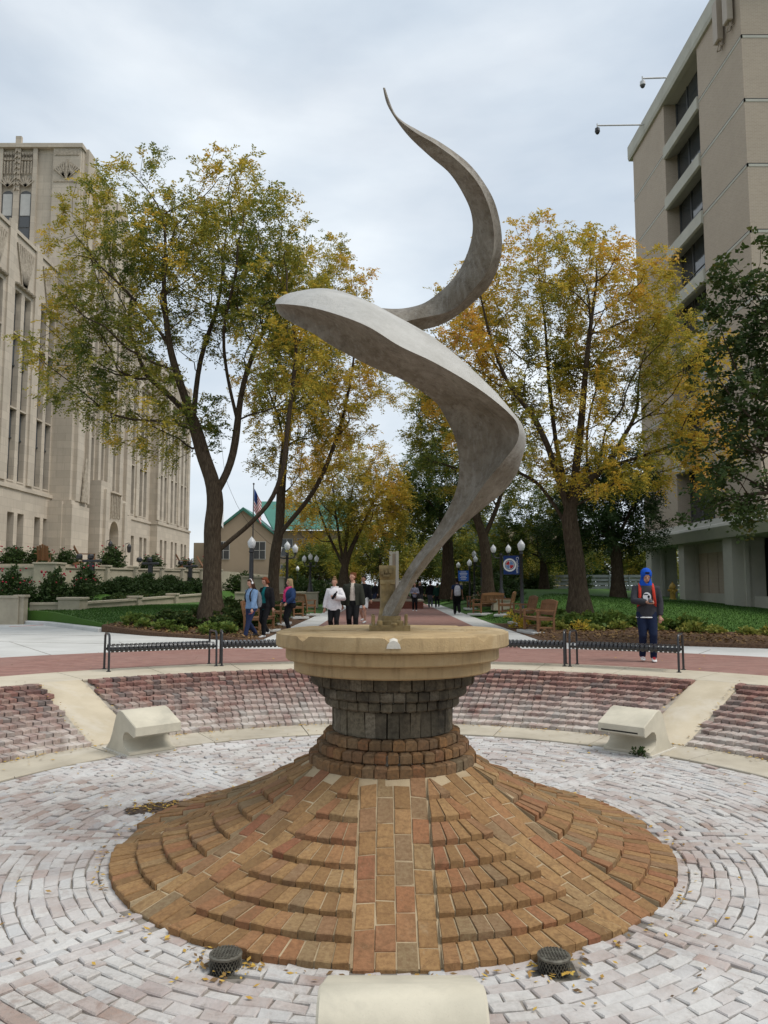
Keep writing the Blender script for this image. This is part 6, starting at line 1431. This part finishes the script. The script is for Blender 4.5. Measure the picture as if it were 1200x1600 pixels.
# 1 hooded person with phone, behind the right bench
hm, arms, legs, hp, s_ = person('person in dark grey hoodie with blue hood up, looking down at a phone', (5.20, 15.35, .004), -.22, 1.80, 'm', .06, ((.235, -.05, .86), (-.02, -.27, 1.13)), top=(.045, .045, .052), bottom=(.012, .02, .05), shoes=(.72, .70, .68), hair=(.012, .010, .009), head=(.42, .12), hood=(.012, .085, .48), voxel=.012, fit=.027, group=None, elbow=((.7, .7, 0), (-.9, .25, -.3)))
hm['group'] = 'people around the court'
mb = MB(); cx, cz = .0, 1.20       # round pale print on the chest
for q in range(3):
    rings = []
ycf = -.155
mb.extrude([(.075 * cos(2 * pi * k / 20), ycf, cz + .03 + .085 * sin(2 * pi * k / 20)) for k in range(20)], (0, .02, 0)); mb.build('chest_print', M['print_white'], hm)
mb = MB(); mb.extrude([(.03 + .022 * cos(2 * pi * k / 10), ycf - .004, cz + .03 + .03 * sin(2 * pi * k / 10)) for k in range(10)], (0, .01, 0)); mb.build('chest_print_mark', cmat('print_dark', (.03, .03, .035)), hm)
mb = MB(); mb.extrude([(-.02 + .045 * cos(2 * pi * k / 10), ycf - .004, cz + .075 + .012 * sin(2 * pi * k / 10)) for k in range(10)], (0, .01, 0)); mb.build('chest_print_mark', cmat('print_dark', (.03, .03, .035)), hm)
mb = MB(); mb.loft([ell(z, .205, .155, .008) for z in (.826, .85)]); me = remeshed(mb, 'shirt_hem', .012, 2); me.materials.append(M['print_white']); o = bpy.data.objects.new('shirt_hem', me); C.objects.link(o); o.parent = hm
for lg in legs:
    a = lg[2]; mb = MB()
    for q in range(4): mb.bar((a.x - .026, a.y - .055 - q * .022, .088 - q * .010), (a.x + .026, a.y - .055 - q * .022, .088 - q * .010), .012, .010)
    mb.build('laces', cmat('lace_red', (.55, .05, .06)), hm)
backpack(hm, 'red backpack worn by the blue-hooded person', (.50, .025, .022), (.55, .05, .03), .11)
prop('phone', 'dark phone held by the blue-hooded person', 'phone', hm, tuple(arms[1][2] + Vector((.06, -.055, .03))), phone)
# 2, 3 two women left
w1, arms, legs, hp, s_ = person('woman in light blue blouse with headphones striding past the left bench', (-3.72, 21.7, .004), .85 - 1.55, 1.66, 'f', .30, ((.22, -.16, .83), (-.24, .10, .84)), top=(.17, .27, .43), bottom=(.02, .03, .075), shoes=(.03, .03, .03), hair=(.06, .03, .018), hair_style='long', head=(.25, -.1), fit=.034, top_z=.88)
mb = MB(); pts = [hp((.088 * cos(pi * k / 10), .01, 1.66 + .105 * sin(pi * k / 10))) for k in range(11)]; mb.tube(pts, .010, 6)
for e in (-1, 1): mb.ball(hp((e * .092, .005, 1.64)), (.02, .035, .04), 10, 8)
hd = thing('headphones', 'white headphones on the woman in the light blue blouse', 'headphones', tuple(w1.location), w1.rotation_euler[2]); hd.scale = w1.scale; mb.build('band', M['print_white'], hd, sm=True)
backpack(w1, 'grey backpack worn by the woman in the light blue blouse', (.16, .165, .18), (.03, .03, .035), .09)
prop('phone', 'red-cased phone in the hand of the woman in light blue', 'phone', w1, tuple(arms[0][2] + Vector((0, -.03, -.10))), lambda o: phone(o, (.5, .06, .07)))
w2, arms, legs, hp, s_ = person('woman with short red hair, black cardigan and teal top walking beside the blue blouse', (-3.40, 22.35, .004), .15 - .75, 1.72, 'f', .20, ((.25, .02, .84), (-.26, -.10, .86)), top=(.012, .012, .014), bottom=(.010, .010, .012), under=(.01, .16, .17), open_front=.10, hair=(.16, .045, .02), hair_style='bob', head=(.35, -.2), shoes=(.5, .5, .5), wide=1.08, top_z=.80)
# 4 denim jacket
w3, arms, legs, hp, s_ = person('woman in blue denim jacket, white shirt and pink scarf with long fair hair', (-2.92, 24.0, .004), -1.05, 1.68, 'f', .06, ((.22, -.20, .98), (-.22, -.18, .98)), top=(.022, .045, .115), bottom=(.010, .010, .012), under=(.62, .62, .66), open_front=.05, hair=(.34, .24, .13), hair_style='long', head=(.05, -.35), wide=1.26, top_z=.98, under_z=.84, shoes=(.02, .02, .02), elbow=((.8, .6, -.3), (-.8, .6, -.3)))
mb = MB()
for e in (-1, 1): mb.tube([(e * .07, .05, 1.50), (e * .085, -.06, 1.47), (e * .045, -.165, 1.36), (e * .04, -.185, 1.18), (e * .045, -.18, 1.02)], [.03, .036, .036, .036, .03], 10)
mb.tube([(-.085, -.03, 1.48), (0, -.12, 1.45), (.085, -.03, 1.48)], .036, 10)
me = remeshed(mb, 'scarf', .013, 2); me.materials.append(cmat('scarf_pink', (.60, .05, .17))); o = bpy.data.objects.new('scarf', me); C.objects.link(o); o.parent = w3
# 5 white hoodie
w4, arms, legs, hp, s_ = person('woman in white hoodie with hair tied up, carrying a dark bottle', (-1.42, 22.2, .006), -.12, 1.68, 'f', .12, ((.06, -.22, 1.20), (-.30, -.02, .82)), top=(.70, .68, .69), bottom=(.010, .010, .011), hair=(.20, .12, .065), hair_style='bun', head=(.1, 0), fit=.048, top_z=.80, shoes=(.6, .6, .6), elbow=((1, .2, -.5), (-.6, .8, -.1)))
mb = MB()
mb.loft([ell(1.46, .12, .115, .03), ell(1.52, .115, .11, .045), ell(1.50, .07, .07, .04)]); me = remeshed(mb, 'hood', .013, 2); me.materials.append(cmat('hoodie_white', (.70, .68, .69))); o = bpy.data.objects.new('hood', me); C.objects.link(o); o.parent = w4
mb = MB(); mb.lathe([(.035, -.1), (.038, -.095), (.038, .08), (.02, .11), (.02, .14)], 12, cap=True); b_ = thing('bottle', 'dark bottle held by the woman in the white hoodie', 'bottle', local(w4, tuple(arms[0][2] + Vector((-.02, -.06, .03)))), 0); b_.rotation_euler = (.4, .6, 0); o = mb.build('flask', cmat('flask_dark', (.015, .015, .017)), b_, sm=True)
mb = MB(); mb.lathe([(.024, .135), (.024, .165), (.01, .17)], 10, cap=True); mb.build('lid', M['black_metal'], b_)
# 6 olive jacket
m1, arms, legs, hp, s_ = person('man in open dark olive jacket over cream t-shirt, looking to the left', (-.90, 22.4, .006), -.05, 1.84, 'm', .14, ((.30, -.06, .80), (-.30, .02, .80)), top=(.035, .038, .028), bottom=(.010, .010, .011), under=(.60, .54, .46), open_front=.085, hair=(.16, .06, .025), hair_style='tousled', head=(.0, -.75), shoes=(.02, .02, .02), top_z=.84, under_z=.88, fit=.028)
# 7 shorts
m2, arms, legs, hp, s_ = person('man in black jacket and white shorts walking behind the olive jacket', (-.80, 30.8, .006), -.3, 1.84, 'm', .16, ((.30, -.05, .80), (-.30, .05, .82)), top=(.012, .013, .016), bottom=(.62, .62, .62), shorts=True, hair=(.03, .02, .014), shoes=(.7, .7, .7), head=(0, -.5), fit=.03)
# 8 from behind
m3, arms, legs, hp, s_ = person('dark-haired man in navy shirt and black trousers walking away on the right footway', (3.70, 39.2, .012), pi, 1.82, 'm', .12, ((.28, .04, .82), (-.28, -.04, .82)), top=(.015, .028, .075), bottom=(.008, .008, .009), sleeve='short', skin='skin_dark', hair=(.012, .010, .009), hair_style='tousled', shoes=(.02, .02, .02), voxel=.018, leg_fit=.03)
backpack(m3, 'pale grey backpack on the man walking away', (.50, .50, .55), (.04, .04, .05), .10)
# 9-13 farther people
w5, *_ = person('woman in grey jacket standing on the path facing the camera, right of the flame base', (1.76, 44.4, .006), 0, 1.62, 'f', .03, ((.10, -.22, 1.10), (-.10, -.22, 1.10)), top=(.24, .24, .31), bottom=(.01, .01, .012), hair=(.03, .02, .015), hair_style='long', shoes=(.7, .7, .7), voxel=.02)
m4, *_ = person('man in black top and grey trousers walking away, far down the path', (3.02, 50.4, .006), pi - .1, 1.76, 'm', .14, top=(.010, .010, .013), bottom=(.13, .15, .18), hair=(.015, .012, .01), shoes=(.5, .5, .5), voxel=.022)
m5, *_ = person('shorter person in dark green jacket walking away, far down the path', (3.46, 50.2, .006), pi, 1.60, 'm', .12, top=(.012, .05, .035), bottom=(.02, .022, .03), hair=(.015, .012, .01), shoes=(.5, .5, .5), voxel=.022)
m6, *_ = person('person in black with white cap far behind the grey jacket', (2.55, 55, .006), .6, 1.72, 'm', .2, top=(.012, .012, .014), bottom=(.05, .05, .06), hair=(.62, .62, .62), shoes=(.5, .5, .5), voxel=.024)
m7, *_ = person('grey-haired person in black jacket behind the far brick planter, left of it', (-.62, 54.5, .006), -.8, 1.74, 'm', .1, top=(.012, .013, .018), bottom=(.03, .04, .08), hair=(.45, .42, .38), shoes=(.1, .1, .1), voxel=.024)
m8, *_ = person('person in blue jacket behind the far brick planter, half hidden by the post', (.10, 56, .006), .5, 1.66, 'm', .1, top=(.05, .10, .22), bottom=(.03, .03, .04), hair=(.05, .03, .02), shoes=(.1, .1, .1), voxel=.024)
# ================================================================== SHRUBS, BED PLANTS, LITTER
def clump(name, label, cat, loc, rx, ry, h, S, leaf, hue, mat='broad_leaf', group=None, broad=True, stems=7, seed=0, flowers=None):
    r = np.random.default_rng(300 + seed); t = thing(name, label, cat, loc, group=group)
    d = r.normal(0, 1, (S, 3)); d /= np.linalg.norm(d, axis=1, keepdims=True); d[:, 2] = np.abs(d[:, 2])
    b = d * (r.uniform(0, 1, (S, 1)) ** .4) * np.array([rx, ry, h]); b[:, 2] += .02
    lump = .82 + .18 * np.sin(b[:, :1] * 7 + seed) * np.sin(b[:, 1:2] * 6 + 2 * seed); b *= lump
    dd = d + r.normal(0, .5, (S, 3)); dd[:, 2] += .35; dd /= np.linalg.norm(dd, axis=1, keepdims=True)
    V_, Q_, H_ = leaves(b, dd, leaf * 2.2, 6, leaf, hue + r.normal(0, .08, S), r, broad)
    V_[:, 2] = np.maximum(V_[:, 2], .0)
    me = fast_mesh('foliage', V_, Q_, H_); me.materials.append(M[mat]); o = bpy.data.objects.new('foliage', me); C.objects.link(o); o.parent = t
    mb = MB()
    for k in range(stems): a = r.uniform(0, 6.28); q = r.uniform(.3, .8); mb.tube([(0, 0, -.03), (cos(a) * rx * q * .5, sin(a) * ry * q * .5, h * .45), (cos(a) * rx * q, sin(a) * ry * q, h * .8)], [.012, .009, .004], 4, False)
    mb.build('stems', M['bark'], t)
    if flowers:
        for k in range(flowers[1]):
            a = r.uniform(0, 6.28); q = r.uniform(.5, .95); mb = MB(); mb.ball((cos(a) * rx * q, sin(a) * ry * q, h * r.uniform(.6, .98)), (.045, .045, .035), 6, 4); mb.build('flower', M[flowers[0]], t, sm=True)
    return t
M['rose'] = plain('rose_red', (.35, .02, .04), (.25, .015, .03)); M['violet'] = plain('flower_violet', (.30, .24, .45), (.25, .2, .4))
M['hosta_leaf'] = leaf_mat('hosta_leaf', [(0, (.05, .10, .02)), (.4, (.12, .18, .035)), (.7, (.27, .28, .06)), (1, (.42, .36, .08))], .25)
def dress(root, i):                       # copies of a clump turned and stretched so that no two match
    root.rotation_euler = (0, 0, i * 2.1); k = .85 + .3 * ((i * 37) % 10) / 10; root.scale = (k, k * (.9 + .2 * ((i * 13) % 7) / 7), k * (.85 + .35 * ((i * 29) % 9) / 9))
ORD = ['first', 'second', 'third', 'fourth', 'fifth', 'sixth', 'seventh', 'eighth', 'ninth', 'tenth', 'eleventh', 'twelfth', 'thirteenth', 'fourteenth', 'fifteenth', 'sixteenth', 'seventeenth', 'eighteenth', 'nineteenth', 'twentieth', 'twenty-first', 'twenty-second', 'twenty-third']
def many(proto, spots, labels, zf):
    od = sorted(range(len(spots)), key=lambda i: spots[i][0] / spots[i][1]); rank = {q: k for k, q in enumerate(od)}
    for i, (x, y) in enumerate(spots):
        o = proto if i == 0 else copy_tree(proto); o.location = (x, y, zf(x, y) - .01); dress(o, i); o['label'] = labels + ', ' + ORD[rank[i]] + ' from the left'
rs = random.Random(5)
# ---- rose bed behind the low left wall, dark hedge shrubs and a pale row in front
RB = clump('rose_shrub', 'x', 'shrub', (0, 0, 0), .75, .7, 1.25, 420, .10, .10, group='rose shrubs behind the left garden wall', seed=1, flowers=('rose', 9))
many(RB, [(-18.2, 31.6), (-17.0, 32.0), (-15.9, 31.5), (-14.9, 32.3), (-13.9, 32.6), (-14.6, 34.2), (-13.1, 33.6), (-16.4, 34.0), (-13.7, 35.6)], 'leafy rose shrub with red blooms behind the left garden wall', zL)
HB = clump('hedge_shrub', 'x', 'shrub', (0, 0, 0), .7, .6, .95, 480, .085, .0, group='dark hedge shrubs below the terrace wall', seed=2)
many(HB, [(-13.2 + .1 * k + rs.uniform(-.1, .1), 37.0 + 1.05 * k) if k < 6 else (-12.7 + .1 * (k - 5), 43.3 + 1.1 * (k - 6)) for k in range(13)], 'dense dark green hedge shrub below the terrace wall', zL)
PB = clump('border_plant', 'x', 'plant', (0, 0, 0), .6, .5, .42, 260, .08, .22, group='pale border plants along the low wall', seed=3)
many(PB, [(-12.45 + .09 * k, 35.0 + .85 * k) for k in range(13)], 'low pale green border plant along the low garden wall', zL)
TB = clump('terrace_shrub', 'x', 'shrub', (0, 0, 0), .95, .8, 1.1, 420, .11, .12, group='shrubs on the terrace at the building foot', seed=4, flowers=('rose', 5))
many(TB, [(-21.5, 41.5), (-20.1, 41.8), (-19.0, 42.6), (-18.3, 44.4), (-16.6, 47), (-15.2, 50.5), (-14.6, 57), (-14.0, 62)], 'leafy rose shrub on the terrace by the limestone building', lambda x, y: TER)
# ---- left bed: lush clumps round the big trunk and by the benches
GB = clump('bed_plant', 'x', 'plant', (0, 0, 0), .55, .5, .55, 200, .13, .28, group='leafy plants in the left bed', seed=5)
many(GB, [(-5.0, 24.0), (-4.5, 25.0), (-4.7, 26.6), (-5.4, 26.3), (-4.4, 30.4), (-4.3, 31.5), (-4.9, 32.2), (-5.6, 28.4), (-6.0, 26.6), (-6.4, 24.6), (-7.0, 25.2), (-4.3, 27.0), (-4.1, 35.3), (-4.6, 36.2), (-5.3, 24.9)], 'leafy green plant in the mulch bed left of the path', zL)
LB = clump('small_bed_plant', 'x', 'plant', (0, 0, 0), .26, .24, .22, 60, .09, .42, 'hosta_leaf', group='small plants in the left mulch', seed=6)
many(LB, [(-6.1, 23.2), (-6.8, 23.9), (-7.6, 24.5), (-5.2, 22.9), (-8.2, 25.2), (-7.3, 26.1), (-6.2, 25.4), (-5.0, 22.4), (-4.6, 22.8), (-8.0, 26.3)], 'small yellow-green plant dotted in the left mulch', zL)
# ---- right bed: hostas and ground cover
HO = clump('hosta_plant', 'x', 'plant', (0, 0, 0), .38, .34, .26, 90, .15, .30, 'hosta_leaf', group='hostas in the right bed', seed=7)
many(HO, [(5.6, 24.6), (6.1, 25.2), (6.7, 24.9), (7.3, 24.6), (7.0, 24.0), (6.2, 24.1), (7.9, 24.2), (5.5, 26.0), (6.0, 26.6), (5.5, 27.2), (8.5, 23.5), (9.1, 23.0), (6.6, 25.8), (5.3, 29.0), (5.6, 30.2)], 'green hosta in the bed along the right lawn', zR)
YO = clump('pale_hosta', 'x', 'plant', (0, 0, 0), .26, .24, .17, 55, .10, .66, 'hosta_leaf', group='pale yellow-green plants in the right bed', seed=8)
many(YO, [(6.3, 23.3), (7.1, 23.5), (8.0, 23.2), (5.4, 23.9), (8.9, 22.4), (9.5, 22.3), (10.2, 21.8), (10.8, 21.5), (11.4, 21.0), (5.2, 24.9)], 'pale yellow-green plant dotted in the right mulch', zR)
FB2 = clump('brown_plant', 'x', 'plant', (0, 0, 0), .3, .26, .36, 40, .09, .62, 'locust_leaf', group='browning plants by the right benches', seed=9)
many(FB2, [(5.4, 25.2), (5.0, 26.6), (5.9, 23.3), (5.2, 31.3), (4.6, 26.2)], 'browning thin plant by the right wooden benches', zR)
GC = clump('understory_shrub', 'x', 'shrub', (0, 0, 0), 1.5, 1.2, 1.5, 420, .16, .16, group='shrubs under the distant trees', seed=10)
many(GC, [(5.9, 40.5), (6.4, 43), (7.2, 46), (6.0, 52), (7.6, 55), (5.4, 58), (-5.0, 48), (-5.8, 51), (-4.6, 55), (-6.5, 58), (-4.4, 62), (-8.5, 55), (5.0, 64), (-3.9, 70), (4.6, 70), (-1.5, 78), (1.5, 80), (4, 80), (9, 60.5), (12, 60), (15.5, 60.5), (-10.5, 57)], 'loose olive shrub under the distant trees', lambda x, y: zR(x, y) if x > 4.2 else zL(x, y) if x < -3.3 else .0)
t = clump('weed', 'small green weed at the foot of the right concrete seat', 'plant', pol(4.34, .77, ZF), .07, .05, .06, 16, .04, .2, seed=11); t.location = pol(4.36, .785, ZF)
# ---- grass blades over the lawns near enough to show (one mass)
def blades(name, pts, h, label):
    r = np.random.default_rng(9); P_ = np.array(pts); N_ = len(P_); a = r.uniform(0, 6.28, N_); wv = np.stack([np.cos(a), np.sin(a), np.zeros(N_)], 1) * .012; tip = P_ + np.stack([r.normal(0, .02, N_), r.normal(0, .02, N_), r.uniform(.6, 1.2, N_) * h], 1)
    V_ = np.stack([P_ - wv, P_ + wv, tip], 1).reshape(-1, 3); me = fast_mesh(name, V_, np.arange(len(V_)).reshape(-1, 3), r.uniform(.1, .5, N_)); me.materials.append(M['grass_blade']); o = bpy.data.objects.new(name, me); C.objects.link(o); tag(o, label, 'grass', kind='stuff')
M['grass_blade'] = leaf_mat('grass_blade', [(0, (.02, .055, .008)), (.5, (.04, .10, .014)), (1, (.08, .15, .025))], .3)
pts = []
def inside_bed_right(x, y):
    for (a, b) in zip(BR[:-1], BR[1:]):
        if a[0] <= x <= b[0]: return y < lerp(a[1], b[1], (x - a[0]) / (b[0] - a[0]))
    return False
while len(pts) < 32000:
    x, y = rs.uniform(4.4, 19), 20 + 20 * rs.random() ** 1.3
    if x > 16.8 or inside_bed_right(x, y): continue
    pts.append((x, y, zR(x, y) - .006))
blades('right_lawn_grass', pts, .055, 'short mown grass of the right lawn')
pts = []; BLF = BL + [(-12.65, 29.5), (-17, 32.4)]
while len(pts) < 22000:
    x, y = rs.uniform(-17, -3.6), rs.uniform(24.5, 38); ok = False
    for (a, b) in zip(BLF[:-1], BLF[1:]):
        if b[0] <= x <= a[0]: ok = y > lerp(a[1], b[1], (x - a[0]) / (b[0] - a[0])) + .05
    if ok and not (x < -12.2 and y > 30.5): pts.append((x, y, zL(x, y) - .006))
blades('left_lawn_grass', pts, .055, 'short mown grass of the left lawn')
# ---- fallen leaves, grit in joints, mulch chips (uncounted litter)
M['litter'] = leaf_mat('fallen_leaf', [(0, (.10, .06, .03)), (.3, (.22, .13, .05)), (.6, (.45, .27, .05)), (1, (.55, .38, .08))], .1)
def flat_leaves(name, pts, size, label, tilt=.25, hue=(0, 1)):
    r = np.random.default_rng(4); P_ = np.array(pts); N_ = len(P_); a = r.uniform(0, 6.28, N_); z = r.normal(0, tilt, N_); ax = np.stack([np.cos(a), np.sin(a), z * .5], 1); wv = np.stack([-np.sin(a), np.cos(a), r.normal(0, tilt, N_)], 1); s = size * r.uniform(.6, 1.4, (N_, 1))
    P_[:, 2] += .5 * s[:, 0] * (np.abs(z) * .5 + .15) + .002
    V_ = np.stack([P_ - ax * s * .5, P_ + wv * s * .22, P_ + ax * s * .5, P_ - wv * s * .22], 1).reshape(-1, 3); me = fast_mesh(name, V_, np.arange(len(V_)).reshape(-1, 4), r.uniform(*hue, N_)); me.materials.append(M['litter']); o = bpy.data.objects.new(name, me); C.objects.link(o); tag(o, label, 'leaves', kind='stuff')
pts = []
for _ in range(520): a, r_ = rs.uniform(0, 6.28), sqrt(rs.uniform(2.3 ** 2, 5.3 ** 2)); pts.append(pol(r_, a, ZF + .004 + (.006 if r_ > 4.63 else 0)))
for _ in range(420): a = rs.uniform(-1.3, 1.3); pts.append(pol(5.37 - abs(rs.gauss(0, .08)), a, ZF + .012))
for _ in range(240): a = rs.uniform(0, 6.28); pts.append(pol(2.27 + abs(rs.gauss(0, .045)), a, ZF + .004))
for q in (.745, -.745):
    for _ in range(90): pts.append((lambda r_: pol(r_, q + rs.choice((-1, 1)) * (.30 + abs(rs.gauss(0, .06))) / r_, lerp(ZF, 0, (r_ - 5.38) / 2.17) + .035))(rs.uniform(5.45, 7.4)))
for _ in range(60): a = rs.gauss(1.56, .09); pts.append(pol(rs.uniform(.44, .76), a, site((0, 0, 1.036))[2]))
for _ in range(200): a = rs.uniform(-1.2, 1.2); pts.append(pol(rs.uniform(7.6, 12.4), a, .008))
for _ in range(160): pts.append((pol(2.40, -1.18, 0)[0] + rs.gauss(0, .2), pol(2.40, -1.18, 0)[1] + rs.gauss(0, .12), ZF + .008))
for d in [site((q[0], q[1], 0)) for q in DRAINS]:
    for _ in range(70): pts.append((d[0] + rs.gauss(0, .13), d[1] + rs.gauss(.0, .10), ZF + .004))
flat_leaves('fallen_leaves', pts, .042, 'scattered fallen yellow and brown leaflets in the court')
pts = []
while len(pts) < 9000:
    k = rs.random()
    if k < .55:
        x, y = rs.uniform(4.4, 14), rs.uniform(17, 28)
        if inside_bed_right(x, y) and hypot(x - FX, y - FY) > 14.0 and y > np.interp(x, [e[0] for e in EDR], [e[1] for e in EDR]) + .05: pts.append((x, y, zR(x, y) + .004))
    else:
        x, y = rs.uniform(-9, -3.5), rs.uniform(20.6, 30)
        if y > np.interp(-x, [-e[0] for e in EDL], [e[1] for e in EDL]) + .1 and y < np.interp(-x, [-e[0] for e in BL], [e[1] for e in BL]): pts.append((x, y, zL(x, y) + .004))
flat_leaves('mulch_chips', pts, .09, 'brown bark chips covering the planting beds', .5, (0, .35))
# damp soil patch where a few floor bricks are missing beside the mound
r = np.random.default_rng(2); mb = MB(); ring = []; c_ = Vector(pol(2.40, -1.18, 0))
for k in range(60): a = 2 * pi * k / 60; q = .62 + .5 * r.random(); ring.append((c_.x + .34 * q * cos(a) * .8 + .12 * sin(a), c_.y + .24 * q * sin(a), ZF + .003))
mb.add([(c_.x, c_.y, ZF + .010)] + ring, [(0, 1 + k, 1 + (k + 1) % 60) for k in range(60)]); o = mb.build('soil_patch', plain('dark_soil', (.09, .06, .045), (.04, .028, .02), 20, .9, .6, 60), kind='structure')
# construction paint marks on the left walk
M['red_paint'] = plain('marking_paint', (.50, .05, .04), (.45, .06, .05), 12, .8)
mb = MB(); pts = catmull([(-13.6, 28.2, 0), (-13.2, 28.6, 0), (-13.0, 29.1, 0), (-12.75, 29.25, .0)], 5)
for a, b in zip(pts[:-1], pts[1:]): mb.bar((a[0], a[1], -.001), (b[0], b[1], -.001), .10, .004)
struct(mb, 'paint_mark', M['red_paint'])
print('objects', len(bpy.data.objects))
